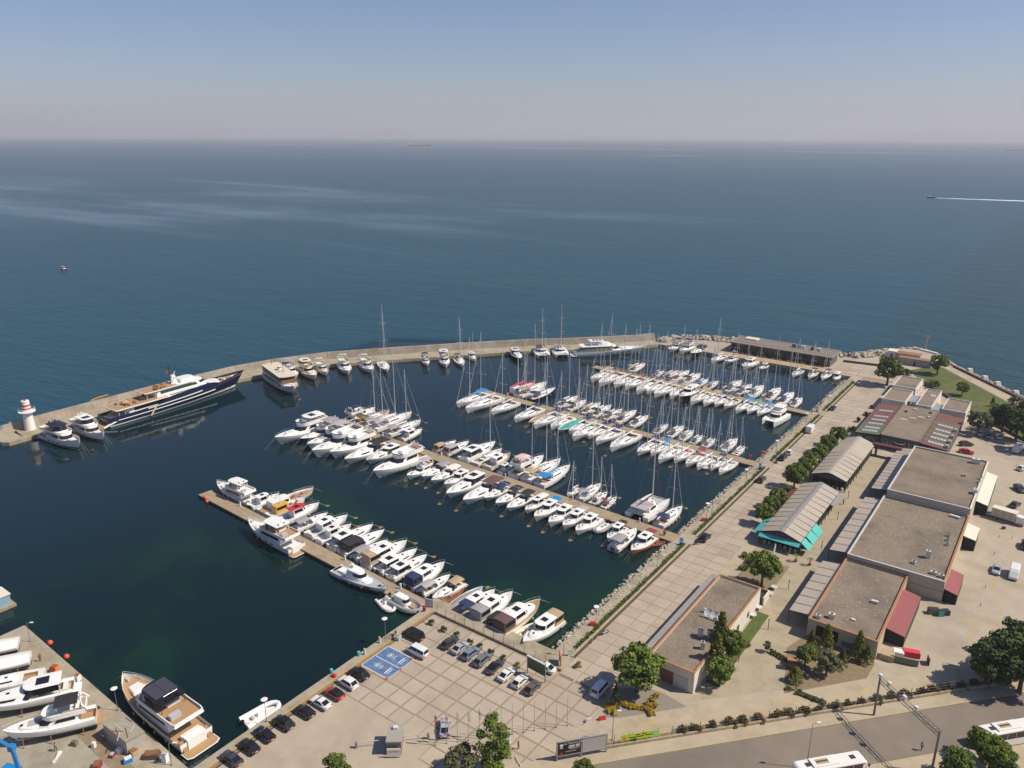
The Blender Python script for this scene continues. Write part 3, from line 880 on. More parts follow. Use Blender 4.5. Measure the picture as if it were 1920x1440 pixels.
# ---------------- pilothouse cabin boat
def cabinboat(bt, canvas=None, hullm=None, sd=0, roofm=None, ob=False, stripe=None, deckm=None, aft='open', long=.0, mast=False):
    L = bt.L; rnd = random.Random(sd); W = hullm or WHITE
    B = .30*L+.45; hs, hb = .10*L+.15, .15*L+.2
    bt.hull(B, hs, hb, W, bul=.12, rake=L*.08, tr=.92, full=.45, p=2.2, deck=deckm or OFFW, cock=(.0,.25,rnd.choice([OFFW, TEAK, GREYD])), stripe=stripe or rnd.choice([NAVY, BLACKP, REDP, GREYD]))
    z = bt.dz(.5); H = 1.55+.035*L
    q0, q1 = house(bt.X(.55), bt.X(.86), B*.62, z-.1, z+.055*L, L*.18, rf=L*.06, tw=.84)
    bt.part(house_mb(q0, q1, .05), 'fore_cabin', WHITE, True)
    hatch(bt, bt.X(.72), 0, z+.055*L+.03, .5, .5)
    r0, r1 = house(bt.X(.27-long*.1), bt.X(.64), B*.72, z-.1, z+H, L*.10, rf=L*.07, ra=.08, tw=.88)
    ca = bt.part(MB().loft([r0, r1], caps=False), 'wheelhouse', WHITE, True)
    n = len(r0)
    bt.part(band(r0, r1, .50, .92, 3, n-4), 'windscreen', GLASS, parent=ca)
    bt.part(band(r0, r1, .48, .90, 1, 2), 'side_window', GLASS, parent=ca); bt.part(band(r0, r1, .48, .90, n-3, n-2), 'side_window', GLASS, parent=ca)
    t0, t1 = house(bt.X(.22-long*.1), bt.X(.64)-L*.035, B*.74, z+H, z+H+.1, L*.09, tw=.94)
    ro = bt.part(house_mb(t0, t1, .05), 'roof', roofm or WHITE, True)
    bt.part(MB().box(bt.X(.36),bt.X(.47),-B*.17,B*.17,z+H+.13,z+H+.17), 'roof_hatch', GLASS, parent=ro)
    bt.part(MB().tube([(bt.X(.27),0,z+H+.1),(bt.X(.26),0,z+H+1.2)], .03, 4), 'antenna_mast', WHITE, parent=ro)
    if mast: bt.part(MB().tube([(bt.X(.66),0,z),(bt.X(.65),0,z+L*1.1)], .11, 6, .08), 'mast', ALU)
    if canvas:
        bt.part(canopy(bt.X(.02), bt.X(.26), B*.74, z+H-.1, .15), 'aft_canopy', CANVAS[canvas])
        bt.part(posts((bt.X(.03),), (-B*.34,B*.34), hs-.1, z+H-.08), 'canopy_frame', STEEL)
        if aft == 'tent':
            s0, s1 = house(bt.X(.01), bt.X(.27), B*.76, z-.1, z+H-.08, .2, ra=.1, tw=.95)
            bt.part(MB().loft([s0, s1], caps=False), 'canopy_side', CANVAS[canvas])
            bt.part(band(s0, s1, .4, .88, 1, 2, .02), 'canopy_window', GLASS); bt.part(band(s0, s1, .4, .88, len(s0)-3, len(s0)-2, .02), 'canopy_window', GLASS)
    bt.part(MB().box(bt.X(.03),bt.X(.09),-B*.26,B*.26,.35,hs), 'seat', OFFW)
    if ob: outboard(bt, -.36); outboard(bt, .36)
    else: swim(bt, B*.8, .05*L+.3, rnd.choice([TEAK, WHITE]))
    bt.part(rail(bt, .55, .6, .022), 'bow_rail', STEEL)
    fenders(bt, 2, rnd.choice([RUBBER, WHITE, NAVY]))
    mooring(bt, 2, rnd.random() < .6)

# ---------------- inflatables and small open boats
def rib(bt, tubem=None, cons=True, ob=True):
    L = bt.L; B = .42*L; r = .055*L+.06; m = tubem or CANVAS['grey']
    pts = [(bt.X(.0), -B/2, r*1.1)]
    for i in range(9):
        a = math.pi*i/8-math.pi/2
        pts.append((bt.X(.62)+.38*L*math.cos(a)**1.0 if abs(math.cos(a)) > 1e-6 else bt.X(.62), B/2*math.sin(a), r*1.1+.35*r*max(0,math.cos(a))))
    pts.append((bt.X(.0), B/2, r*1.1))
    bt.part(MB().tube(pts, r, 7), 'tube', m, True)
    bt.part(MB().prism([(bt.X(.03),-B*.42),(bt.X(.62),-B*.42),(bt.X(.93),0),(bt.X(.62),B*.42),(bt.X(.03),B*.42)], -.1, r*.9), 'floor', OFFW)
    if cons:
        bt.part(MB().obox((bt.X(.42),0,r*.9), .5,.6,.75,0,.8), 'console', WHITE)
        bt.part(MB().obox((bt.X(.25),0,r*.9), .45,.8,.45), 'seat', GREYD)
    if ob: outboard(bt, 0, x=bt.X(.0)-.1)
def rowboat(bt, m=WOOD, inn=WOOD):
    L = bt.L; B = .40*L
    bt.hull(B, .5, .75, m, bul=.05, rake=L*.06, tr=.7, full=.42, deck=m, cock=(.05,.85,inn))
    mb = MB()
    for t in (.22,.45,.66): mb.box(bt.X(t)-.12,bt.X(t)+.12,-bt.wb(t)*.75,bt.wb(t)*.75,.36,.41)
    bt.part(mb, 'thwart', TEAK)
def covered(bt, canvas='teal', hullm=None):
    L = bt.L; B = .32*L; bt.hull(B, .9, 1.2, hullm or WHITE, bul=.05, stripe=REDP)
    mb = MB(); rings = []
    for i in range(9):
        t = i/8; w = max(.05, bt.wb(t)); z = bt.hz(t); hgt = (.3+.75*math.sin(min(1,t*1.3+.1)*math.pi)**1)*(1-.35*t)
        rings.append([(bt.X(t), w*1.02*c, z-.15+hgt*(1-abs(c)**1.4)) for c in (-1,-.6,-.25,0,.25,.6,1)])
    mb.loft(rings, caps=False, closed=False)
    bt.part(mb, 'boat_cover', CANVAS[canvas], True)
    mooring(bt, 1, True)

# ---------------- catamarans
def catamaran(bt, sail=True, canvas='grey', sd=0, mastk=1.5, roofx=0):
    L = bt.L; B = .53*L; hb_ = .15*L; W = WHITE
    for sg in (1,-1):
        bt.hull(hb_, .11*L+.3, .13*L+.35, W, bul=.05, rake=L*.03, tr=.8, full=.5, p=2.4, dy=sg*(B/2-hb_/2), stripe=NAVY, n=10)
    z = .105*L+.3
    bd = MB().box(bt.X(.10),bt.X(.66),-B/2+hb_*.4,B/2-hb_*.4,z-.55,z)
    bt.part(bd, 'bridge_deck', OFFW)
    bt.part(MB().box(bt.X(.66),bt.X(.93),-B/2+hb_*.6,B/2-hb_*.6,z-.12,z-.08), 'trampoline', GREYD)
    bt.part(MB().tube([(bt.X(.94),-B/2+hb_/2,z+.1),(bt.X(.94),B/2-hb_/2,z+.1)], .12, 6), 'crossbeam', ALU)
    r0, r1 = house(bt.X(.22), bt.X(.66), B*.66, z-.02, z+.105*L, L*.16, rf=L*.08, ra=.05, tw=.86)
    ca = bt.part(house_mb(r0, r1, .06), 'saloon', W, True); n = len(r0)
    bt.part(band(r0, r1, .38, .86, 3, n-4), 'windscreen', GLASS, parent=ca)
    bt.part(band(r0, r1, .38, .86, 1, 2), 'side_window', GLASS, parent=ca); bt.part(band(r0, r1, .38, .86, n-3, n-2), 'side_window', GLASS, parent=ca)
    zt = z+.105*L+.06
    t0, t1 = house(bt.X(.02), bt.X(.40), B*.64, zt+.35, zt+.45, .6, tw=.96)
    bt.part(house_mb(t0, t1, .03), 'hardtop', CANVAS[canvas] if canvas else W, True)
    bt.part(posts((bt.X(.04),bt.X(.36)), (-B*.29,B*.29), z, zt+.38, .05), 'hardtop_post', ALU)
    bt.part(MB().obox((bt.X(.36),B*.14,zt),1.0,1.1,.8,0,.85), 'helm_station', W)
    hatch(bt, bt.X(.50), -.8, zt-.02, .6, .5); hatch(bt, bt.X(.50), .8, zt-.02, .6, .5)
    for sg in (1,-1):
        bt.part(MB().box(bt.X(-.015),bt.X(.06),sg*(B/2-hb_/2)-.35,sg*(B/2-hb_/2)+.35,.25,.55), 'stern_step', TEAK)
    if sail:
        xm = bt.X(.62); H = L*mastk
        ms = bt.part(MB().tube([(xm,0,zt-.3),(xm-.1,0,zt+H*.5),(xm-.2,0,zt+H)], .16, 6, .10), 'mast', ALU)
        sp = MB()
        for k in (.4,.7): sp.tube([(xm-.5,-B*.2,zt+H*k),(xm,0,zt+H*k),(xm-.5,B*.2,zt+H*k)], .045, 3)
        bt.part(sp, 'spreader', ALU, parent=ms)
        bt.part(MB().tube([(xm,0,zt+1.2),(bt.X(.1),0,zt+1.5)], .24, 6, .15), 'sail_cover', CANVAS['brown'])
        bt.part(MB().tube([(bt.X(.95),0,z+.3),(xm-.1,0,zt+H*.93)], .08, 4, .03), 'furled_headsail', CANVAS['maroon'])
        rg = MB()
        for sg in (1,-1): rg.tube([(bt.X(.42),sg*B*.46,z),(xm-.2,0,zt+H*.95)], .015, 3)
        bt.part(rg, 'rigging', STEEL)
    mooring(bt, 2)
def powercat(bt):
    L = bt.L; B = .46*L; hw = .15*L
    for sg in (1,-1):
        bt.hull(hw, .14*L, .17*L, WHITE, bul=.06, rake=L*.04, tr=.85, full=.5, p=2.4, dy=sg*(B/2-hw/2), stripe=BLACKP, n=10)
    z = .13*L
    bt.part(MB().box(bt.X(.08),bt.X(.80),-B/2+hw*.4,B/2-hw*.4,z-.7,z), 'bridge_deck', WHITE)
    bt.part(MB().box(bt.X(.80),bt.X(.86),-B/2+hw*.5,B/2-hw*.5,z-.25,z+.05), 'fore_beam', WHITE)
    for sg in (1,-1): bt.part(MB().box(bt.X(.62),bt.X(.80),sg*B*.40-.3,sg*B*.40+.3,z+.06,z+.12), 'side_deck', TEAK)
    r0, r1 = house(bt.X(.16), bt.X(.72), B*.70, z-.02, z+.13*L, L*.18, rf=L*.09, tw=.88)
    ca = bt.part(house_mb(r0, r1, .05), 'saloon', WHITE, True); n = len(r0)
    bt.part(band(r0, r1, .40, .9, 3, n-4), 'windscreen', GLASS, parent=ca)
    bt.part(band(r0, r1, .40, .9, 1, 2), 'side_window', GLASS, parent=ca); bt.part(band(r0, r1, .40, .9, n-3, n-2), 'side_window', GLASS, parent=ca)
    zt = z+.13*L+.05
    f0, f1 = house(bt.X(.10), bt.X(.54), B*.62, zt, zt+.6, L*.1, rf=-.1, tw=1.02)
    bt.part(house_mb(f0, f1), 'flybridge', WHITE, True)
    t0, t1 = house(bt.X(.10), bt.X(.46), B*.60, zt+1.9, zt+2.0, L*.08, tw=.95)
    bt.part(house_mb(t0, t1, .04), 'hardtop', WHITE, True)
    bt.part(posts((bt.X(.13),bt.X(.42)), (-B*.26,B*.26), zt+.5, zt+1.92, .06), 'hardtop_post', WHITE)
    mooring(bt, 2)

# ---------------- long range trawler yacht
def trawler(bt, solar=False, teakfly=True, hullm=None, darktop=False, roofw=False, sd=0):
    L = bt.L; B = .275*L; W = hullm or WHITE
    hs, hb = .075*L+.3, .15*L+.6
    ho = bt.hull(B, hs, hb, W, bul=.75 if L > 18 else .5, rake=L*.05, tr=.95, full=.5, p=2.5, deck=TEAK if L > 20 else OFFW, cock=(.0,.16,TEAK), stripe=BLACKP)
    for t in (.34,.46,.60):
        for sg in (1,-1):
            w = bt.wb(t); bt.part(MB().obox((bt.X(t), sg*(w*.985-.05), bt.hz(t)*.50), L*.05, .25, .32), 'hull_window', GLASS, parent=ho)
    z = bt.dz(.45)
    zc = z+.115*L
    r0, r1 = house(bt.X(.20), bt.X(.72), B*.78, z-.05, zc, L*.12, rf=L*.035, ra=.05, tw=.93)
    ca = bt.part(house_mb(r0, r1), 'deckhouse', W, True); n = len(r0)
    bt.part(band(r0, r1, .45, .88, 3, n-4), 'windscreen', GLASS, parent=ca)
    bt.part(band(r0, r1, .45, .85, 1, 2), 'side_window', GLASS, parent=ca); bt.part(band(r0, r1, .45, .85, n-3, n-2), 'side_window', GLASS, parent=ca)
    # upper deck overhang with bulwark
    f0, f1 = house(bt.X(.06), bt.X(.66), B*.92, zc, zc+.22, L*.12, rf=-.05, tw=1.0)
    fo = bt.part(house_mb(f0, f1), 'upper_deck', W, True)
    g0, g1 = house(bt.X(.065), bt.X(.655), B*.90, zc+.22, zc+.75, L*.12, rf=-.1, tw=1.0)
    bw = MB().loft([g0, g1, [(p[0]*.985,p[1]*.95,p[2]) for p in g1], [(p[0]*.985,p[1]*.95,p[2]) for p in g0]], caps=False)
    bt.part(bw, 'upper_bulwark', W, True, parent=fo)
    inner = ring_outline(bt.X(.08), bt.X(.63), B*.84, L*.11)
    bt.part(MB().prism(inner, zc+.222, zc+.25), 'upper_deck_floor', TEAK if teakfly else OFFW, parent=fo)
    # wheelhouse / wrap screen under the hardtop
    zf = zc+.25; zt = zf+2.05
    s0, s1 = house(bt.X(.30), bt.X(.60), B*.72, zf, zt-.15, L*.10, rf=L*.06, tw=.9); n2 = len(s0)
    bt.part(band(s0, s1, .0, .32, 2, n2-3, .0), 'helm_coaming', W)
    bt.part(band(s0, s1, .32, .95, 2, n2-3, .0), 'fly_windscreen', GLASS)
    topm = BLACKP if darktop else W
    t0, t1 = house(bt.X(.24), bt.X(.56), B*.78, zt, zt+.16, L*.07, tw=.97)
    ht = bt.part(house_mb(t0, t1, .04), 'hardtop', topm, True)
    bt.part(posts((bt.X(.27),bt.X(.40)), (-B*.34,B*.34), zf, zt+.02, .07), 'hardtop_post', topm)
    if solar:
        for i in range(4):
            for j in range(2):
                x0 = bt.X(.335)+i*L*.05; y0 = -B*.33+j*B*.335
                bt.part(MB().box(x0, x0+L*.047, y0, y0+B*.32, zt+.19, zt+.23), 'solar_panel', mat('solar_panel', (.06,.06,.075), .3), parent=ht)
    elif roofw:
        bt.part(MB().box(bt.X(.38),bt.X(.50),-B*.22,B*.22,zt+.19,zt+.22), 'sunroof', GLASS, parent=ht)
    mm = MB().tube([(bt.X(.30),0,zt+.15),(bt.X(.28),0,zt+1.5)], .09, 5).tube([(bt.X(.285),-B*.2,zt+.9),(bt.X(.285),B*.2,zt+.9)], .06, 4)
    bt.part(mm, 'radar_mast', topm, parent=ht)
    for sg in (1,-1): bt.part(MB().ball((bt.X(.26),sg*B*.16,zt+.55), .3, 7, 4), 'radome', topm if darktop else WHITE, True, parent=ht)
    # furniture
    bt.part(MB().obox((bt.X(.17),B*.18,zf), L*.045,B*.3,.75), 'bar_unit', GREYD)
    bt.part(MB().box(bt.X(.30),bt.X(.34),-B*.3,B*.1,zf,zf+.5), 'fly_seat', OFFW)
    st = MB()
    for i in range(5): st.box(bt.X(.035)-i*.28, bt.X(.035)-i*.28+.28, -B*.42, -B*.30, .3, hs-.1-i*.25)
    bt.part(st, 'stern_stair', TEAK)
    st = MB()
    for i in range(5): st.box(bt.X(.035)-i*.28, bt.X(.035)-i*.28+.28, B*.30, B*.42, .3, hs-.1-i*.25)
    bt.part(st, 'stern_stair', TEAK)
    bt.part(MB().box(bt.X(.0)-.25,bt.X(.05),-B*.27,B*.27,.3,hs+.25), 'transom_box', W)
    bt.part(MB().box(bt.X(.055),bt.X(.09),-B*.27,B*.27,hs-.6,hs+.1), 'aft_seat', OFFW)
    swim(bt, B*.93, .095*L, TEAK, .42)
    swim(bt, B*.97, .102*L, W, .36)
    bt.part(MB().loft([[(bt.X(.74),-B*.22,bt.dz(.8)),(bt.X(.86),-B*.16,bt.dz(.8)),(bt.X(.86),B*.16,bt.dz(.8)),(bt.X(.74),B*.22,bt.dz(.8))],[(bt.X(.745),-B*.2,bt.dz(.8)+.6),(bt.X(.85),-B*.14,bt.dz(.8)+.5),(bt.X(.85),B*.14,bt.dz(.8)+.5),(bt.X(.745),B*.2,bt.dz(.8)+.6)]]), 'fore_lounge', WHITE)
    bt.part(MB().obox((bt.X(.93),0,bt.dz(.93)), .9,.5,.5), 'windlass', STEEL)
    bt.part(rail(bt, .55, .35, .035, .1), 'bow_rail', STEEL)
    fenders(bt, 4, GREYD)
    mooring(bt, 2)
# ================================================================ PONTOONS
PDECK = mat('pontoon_deck', (.34,.265,.17), .85, var=.14, scale=1.6, col2=(.25,.20,.14), c2scale=.35, c2amt=.55, stretch=(1,3,1), rand=.05)
FLOAT = mat('pontoon_float', (.10,.085,.065), .85, var=.2, scale=1)
PZ = -.55
PONT = {}
def pontoon(key, name, end_px, root_px, width, label, nsec):
    a, r_ = Vector(G2(*end_px, PZ)), Vector(G2(*root_px, PZ))
    d = (r_-a).normalized(); n = Vector((-d.y, d.x))
    if n.y < 0: n = -n                       # n points to the far side
    ln = (r_-a).length
    PONT[key] = (a, d, n, ln, width)
    t = thing('pontoon', label, 'pontoon', (a.x, a.y, SL), math.atan2(d.y, d.x), 'floating pontoons of the marina')
    sl_ = ln/nsec
    for i in range(nsec):
        MB().box(i*sl_+.03, (i+1)*sl_-.03, -width/2, width/2, PZ-SL-.12, PZ-SL).build('deck_section', PDECK, t)
        MB().box(i*sl_+.25, (i+1)*sl_-.25, -width/2+.12, width/2-.12, -.35, PZ-SL-.125).build('float', FLOAT, t)
        for sg in (1,-1):
            MB().box(i*sl_+.03,(i+1)*sl_-.03, sg*width/2-.06, sg*width/2+.06, PZ-SL-.3, PZ-SL+.05).build('edge_beam', mat('timber_beam', (.24,.15,.08), .8, var=.15, scale=2), t)
    return t
pontoon('p1', 'pontoon', (384,923), (795,1137), 4.2, 'long beige pontoon nearest the car park, red fenders at its end', 9)
pontoon('p2', 'pontoon', (640,796), (1272,1011), 4.6, 'second beige pontoon from the car park, motor yachts and sailboats alongside', 13)
pontoon('p3', 'pontoon', (898,731), (1425,872), 4.2, 'third beige pontoon, lined with sailing yachts, red gulet at its end', 11)
pontoon('p4', 'pontoon', (1113,687), (1528,777), 4.0, 'farthest beige pontoon, closely packed sailing yachts both sides', 9)
def on_pont(key, s_, off): 
    a, d, n, ln, w = PONT[key]; p = a+d*s_+n*off
    return (p.x, p.y)
PLABEL = {'p1':'nearest pontoon','p2':'second pontoon','p3':'third pontoon','p4':'farthest pontoon'}
PEDM = mat('pedestal_white', (.7,.7,.68), .5)
for key, offs in (('p1', (16,40,62,82)), ('p2', (20,48,75,100,122)), ('p3', (14,40,66,92)), ('p4', (18,46,74))):
    for i, s_ in enumerate(offs):
        x, y = on_pont(key, s_, PONT[key][4]/2-.45)
        t = thing('service_pedestal', '%s white service pedestal counted from the seaward end of the %s' % (ORD[i], PLABEL[key]), 'pedestal', (x,y,PZ), 0, 'service pedestals on the pontoons')
        MB().obox((0,0,0), .34,.34,1.15,.2,.85).build('post', PEDM, t); MB().obox((0,0,1.152), .42,.42,.12,.2,.8).build('cap', PEDM, t)

# ================================================================ BREAKWATER
BWI = [(-214.5,-6),(-214.5,60),(-213,80),(-209,96),(-199,118),(-182.5,140),(-157.5,171),(-139,192.5),(-124.5,206),(-101,231),(-96,241)]
BWO = [(-224,-6),(-223.5,60),(-221.8,84),(-217.2,100.5),(-207.3,122.8),(-190,145.7),(-164.6,177.5),(-146,199),(-131,213),(-107.5,238.5),(-101.5,248)]
bwq = struct(MB().prism(BWI+[(p[0]-2.4*.75,p[1]+2.4*.66) for p in BWO[::-1]], -6, .02).build('breakwater_quay', QUAY))
bw = thing('breakwater_wall', 'long pale concrete parapet wall on the seaward side of the breakwater', 'wall', (0,0,0))
for k, (p, q) in enumerate(zip(BWO, BWO[1:])):
    p, q = Vector(p), Vector(q); ln = (q-p).length; m_ = max(1, round(ln/10)); d = (q-p)/m_; n = Vector((-d.y,d.x)).normalized()
    for i in range(m_):
        a, c = p+d*i+d.normalized()*.03, p+d*(i+1)-d.normalized()*.03
        V = []
        for z, o0, o1 in ((.02, 0, 2.2), (3.1, .75, 1.9)):
            V += [tuple(a+n*o0)+(z,), tuple(c+n*o0)+(z,), tuple(c+n*o1)+(z,), tuple(a+n*o1)+(z,)]
        MB().add(V, [(3,2,1,0),(4,5,6,7),(0,1,5,4),(1,2,6,5),(2,3,7,6),(3,0,4,7)]).build('wall_panel', WALLC, bw)
# head of the breakwater with the lighthouse
struct(MB().prism([(-216.5,-12.5),(-225.5,-12.5),(-225.5,-5.9),(-214.4,-5.9),(-214.4,-11)], -6, .02).build('breakwater_head', QUAY))
hd = tag(MB().loft([[(-225.8,-13,.02),(-222.2,-13,.02),(-222.2,-6,.02),(-225.8,-6,.02)],[(-225.2,-8.5,3.0),(-223,-8.5,3.0),(-223,-6,3.0),(-225.2,-6,3.0)]]).build('wall_buttress', WALLC), 'sloping concrete buttress beside the lighthouse foot', 'wall')
lx, ly = G2(57,805)
LHW = mat('lighthouse_white', (.80,.76,.70), .6, var=.05, scale=1); LHR = mat('lighthouse_red', (.55,.03,.035), .5)
t = thing('lighthouse', 'small white lighthouse with two red bands at the breakwater head', 'lighthouse', (lx, ly, .02))
MB().lathe([(1.75,0),(1.5,6.2)], 20).build('tower', LHW, t, True)
MB().lathe([(1.5,6.2),(2.7,6.6),(2.75,6.85)], 20).build('gallery', LHW, t, True)
MB().lathe([(1.45,6.85),(1.38,7.6)], 20).build('lantern_base', LHW, t, True)
MB().lathe([(1.42,7.6),(1.40,8.1)], 20).build('red_band', LHR, t, True)
MB().lathe([(1.36,8.1),(1.33,8.8)], 20).build('lantern_mid', LHW, t, True)
MB().lathe([(1.37,8.8),(1.35,9.3)], 20).build('red_band', LHR, t, True)
MB().lathe([(1.30,9.3),(1.22,10.7)], 20).build('lantern_top', LHW, t, True)
MB().lathe([(.35,10.7),(.3,11.2),(.05,11.3)], 10).build('lamp', REDP, t, True)
mb = MB()
for i in range(12):
    a = 2*math.pi*i/12; b_ = 2*math.pi*(i+1)/12
    mb.tube([(2.6*math.cos(a),2.6*math.sin(a),6.8),(2.6*math.cos(a),2.6*math.sin(a),7.9)], .04, 3)
    for z in (7.35,7.9): mb.tube([(2.6*math.cos(a),2.6*math.sin(a),z),(2.6*math.cos(b_),2.6*math.sin(b_),z)], .04, 3)
mb.build('gallery_rail', LHW, t)

# ================================================================ SPECIAL VESSELS
def superyacht_navy(bt):
    L = bt.L; B = 9.6
    ho = bt.hull(B, 3.6, 6.4, NAVY, bul=.9, rake=5.5, tr=.86, full=.45, p=2.4, deck=TEAK, cock=(.0,.10,WHITE), stripe=WHITE, n=17)
    for k0, k1, t0, t1 in ((.56,.64,.05,.72),(.86,.95,.24,.62)):
        for sg in (1,-1):
            mb = MB(); P = []
            for i in range(13):
                t = lerp(t0,t1,i/12); w = bt.wb(t)*lerp(.975,1.0,k0)+.04; P.append([(bt.X(t), sg*w, bt.hz(t)*k0), (bt.X(t), sg*w, bt.hz(t)*k1)])
            mb.loft(P, caps=False, closed=False); bt.part(mb, 'rubbing_stripe', WHITE, parent=ho)
    for sg in (1,-1):
        for t in (.30,.34,.42,.46,.50,.56,.60,.66): bt.part(MB().obox((bt.X(t), sg*(bt.wb(t)-.06), bt.hz(t)*.70), .9,.3,.4), 'porthole', GLASS, parent=ho)
    z = bt.dz(.3)
    # main deck house, white, with the aft upper deck above it
    r0, r1 = house(bt.X(.13), bt.X(.66), B*.74, z-.2, z+2.6, 5, rf=2.2, tw=.97); n = len(r0)
    ca = bt.part(house_mb(r0, r1), 'main_deckhouse', WHITE, True)
    for s_ in ((1,2),(n-3,n-2)): bt.part(band(r0, r1, .35, .8, *s_), 'side_window', GLASS, parent=ca)
    f0, f1 = house(bt.X(.04), bt.X(.40), B*.98, z+2.6, z+2.95, .8, tw=1.0)
    fo = bt.part(house_mb(f0, f1), 'upper_deck', WHITE)
    bt.part(MB().prism(ring_outline(bt.X(.045), bt.X(.39), B*.92, .7), z+2.952, z+2.99), 'upper_deck_floor', TEAK, parent=fo)
    bt.part(posts((bt.X(.06),bt.X(.10)), (-B*.42,B*.42), z-.3, z+2.6, .09), 'deck_post', WHITE)
    # bulwark rising amidships in hull colour
    for sg in (1,-1):
        mb = MB(); P = []
        for i in range(11):
            t = lerp(.30,.76,i/10); w = bt.wb(t)*1.0-.05; h0 = bt.hz(t)-.3; h1 = bt.hz(t)+1.7*math.sin(min(1,i/3)*math.pi/2)*(1-max(0,(i-7)/3)**2)
            P.append([(bt.X(t),sg*w,h0),(bt.X(t),sg*w,h1),(bt.X(t),sg*(w-.15),h1),(bt.X(t),sg*(w-.15),h0)])
        mb.loft(P); bt.part(mb, 'raised_bulwark', NAVY, parent=ho)
    u0, u1 = house(bt.X(.32), bt.X(.70), B*.70, z+2.95, z+5.6, 5, rf=2.5, ra=.3, tw=.93)
    up = bt.part(house_mb(u0, u1), 'bridge_deckhouse', WHITE, True); n = len(u0)
    for s_ in ((1,2),(n-3,n-2)): bt.part(band(u0, u1, .42, .82, *s_), 'side_window', GLASSG, parent=up)
    bt.part(band(u0, u1, .48, .86, 3, n-4), 'windscreen', GLASS, parent=up)
    s0, s1 = house(bt.X(.24), bt.X(.60), B*.76, z+5.6, z+5.9, 3, tw=1.0)
    so = bt.part(house_mb(s0, s1), 'sun_deck', WHITE)
    bt.part(MB().prism(ring_outline(bt.X(.245), bt.X(.47), B*.70, .6), z+5.902, z+5.94), 'sun_deck_floor', TEAK, parent=so)
    bt.part(posts((bt.X(.255),bt.X(.31)), (-B*.34,B*.34), z+2.95, z+5.6, .08), 'deck_post', WHITE)
    v0, v1 = house(bt.X(.50), bt.X(.62), B*.5, z+5.9, z+7.3, 2.5, rf=1.2, tw=.9)
    bt.part(house_mb(v0, v1), 'top_house', WHITE, True)
    k0, k1 = house(bt.X(.70), bt.X(.80), B*.55, bt.dz(.74)-.3, bt.dz(.74)+1.5, 3, rf=1, tw=.9)
    bt.part(house_mb(k0, k1), 'fore_deckhouse', WHITE, True)
    mb = MB().loft([[(bt.X(.47)+dx*1.3,dy*.8,z+5.9) for dx,dy in ((-1,-1),(1,-1),(1,1),(-1,1))],[(bt.X(.47)+dx*.7,dy*.5,z+9.2) for dx,dy in ((-1,-1),(1,-1),(1,1),(-1,1))]])
    mb.tube([(bt.X(.47),-2.2,z+8.4),(bt.X(.47),2.2,z+8.4)], .16, 5).tube([(bt.X(.47)+.3,0,z+9),(bt.X(.47)+1.2,0,z+10.4)], .15, 5)
    ms = bt.part(mb, 'mast_tower', WHITE)
    bt.part(MB().tube([(bt.X(.445),-.5,z+5.9),(bt.X(.445),-.5,z+14)], .07, 4).tube([(bt.X(.452),.5,z+5.9),(bt.X(.452),.5,z+13)], .07, 4), 'whip_antenna', BLACKP, parent=ms)
    bt.part(MB().add([(bt.X(.45),-.1,z+10.6),(bt.X(.45)-1.3,-.1,z+10.3),(bt.X(.45)-1.3,-.1,z+11.1),(bt.X(.45),-.1,z+11.4)], [(0,1,2,3)]), 'flag', REDP, parent=ms)
    rnd = random.Random(2)
    for i in range(12):
        x, y = bt.X(lerp(.07,.30,rnd.random())), rnd.uniform(-.36,.36)*B
        bt.part(MB().obox((x,y,z+2.99), rnd.uniform(.8,2.2), rnd.uniform(.7,1.3), rnd.uniform(.4,.9), rnd.uniform(0,3)), 'deck_lounger', rnd.choice([TEAK, CANVAS['tan'], WOOD, TEAK]))
    bt.part(MB().lathe([(1.1,0),(1.5,.5),(1.2,1.1),(.3,1.5)], 9, (bt.X(.14), 0, z+2.99)), 'umbrella_canopy', CANVAS['tan'])
    for i in range(6):
        x, y = bt.X(lerp(.27,.42,rnd.random())), rnd.uniform(-.28,.28)*B
        bt.part(MB().obox((x,y,z+5.94), rnd.uniform(.8,1.8), .9, .6, rnd.uniform(0,3)), 'deck_chair', rnd.choice([WOOD, TEAK]))
    for i in range(7):
        x, y = bt.X(lerp(.82,.95,rnd.random())), rnd.uniform(-.14,.14)*B
        bt.part(MB().obox((x,y,bt.dz(.88)), rnd.uniform(.6,1.6), .8, .6, rnd.uniform(0,3)), 'deck_gear', rnd.choice([WHITE, OFFW, GREYD]))
    bt.part(MB().loft([[(bt.X(.0),-B*.34,.5),(bt.X(.0),B*.34,.5),(bt.X(.0),B*.34,.75),(bt.X(.0),-B*.34,.75)],[(bt.X(-.045),-B*.34,.4),(bt.X(-.045),B*.34,.4),(bt.X(-.045),B*.34,.6),(bt.X(-.045),-B*.34,.6)]]), 'stern_platform', TEAK)
    for sg in (1,-1):
        bt.part(MB().loft([[(bt.X(.10),sg*B*.43,3.4),(bt.X(.10),sg*B*.37,3.4),(bt.X(.10),sg*B*.37,2.6),(bt.X(.10),sg*B*.43,2.6)],[(bt.X(-.04),sg*B*.42,.9),(bt.X(-.04),sg*B*.36,.9),(bt.X(-.04),sg*B*.36,.4),(bt.X(-.04),sg*B*.42,.4)]]), 'stern_wing', WHITE)
    bt.part(MB().tube([(bt.X(.29),-B*.49,3.4),(bt.X(.24),-B*.60,.8)], .3, 4), 'gangway', WOOD)
    mooring(bt, 2)
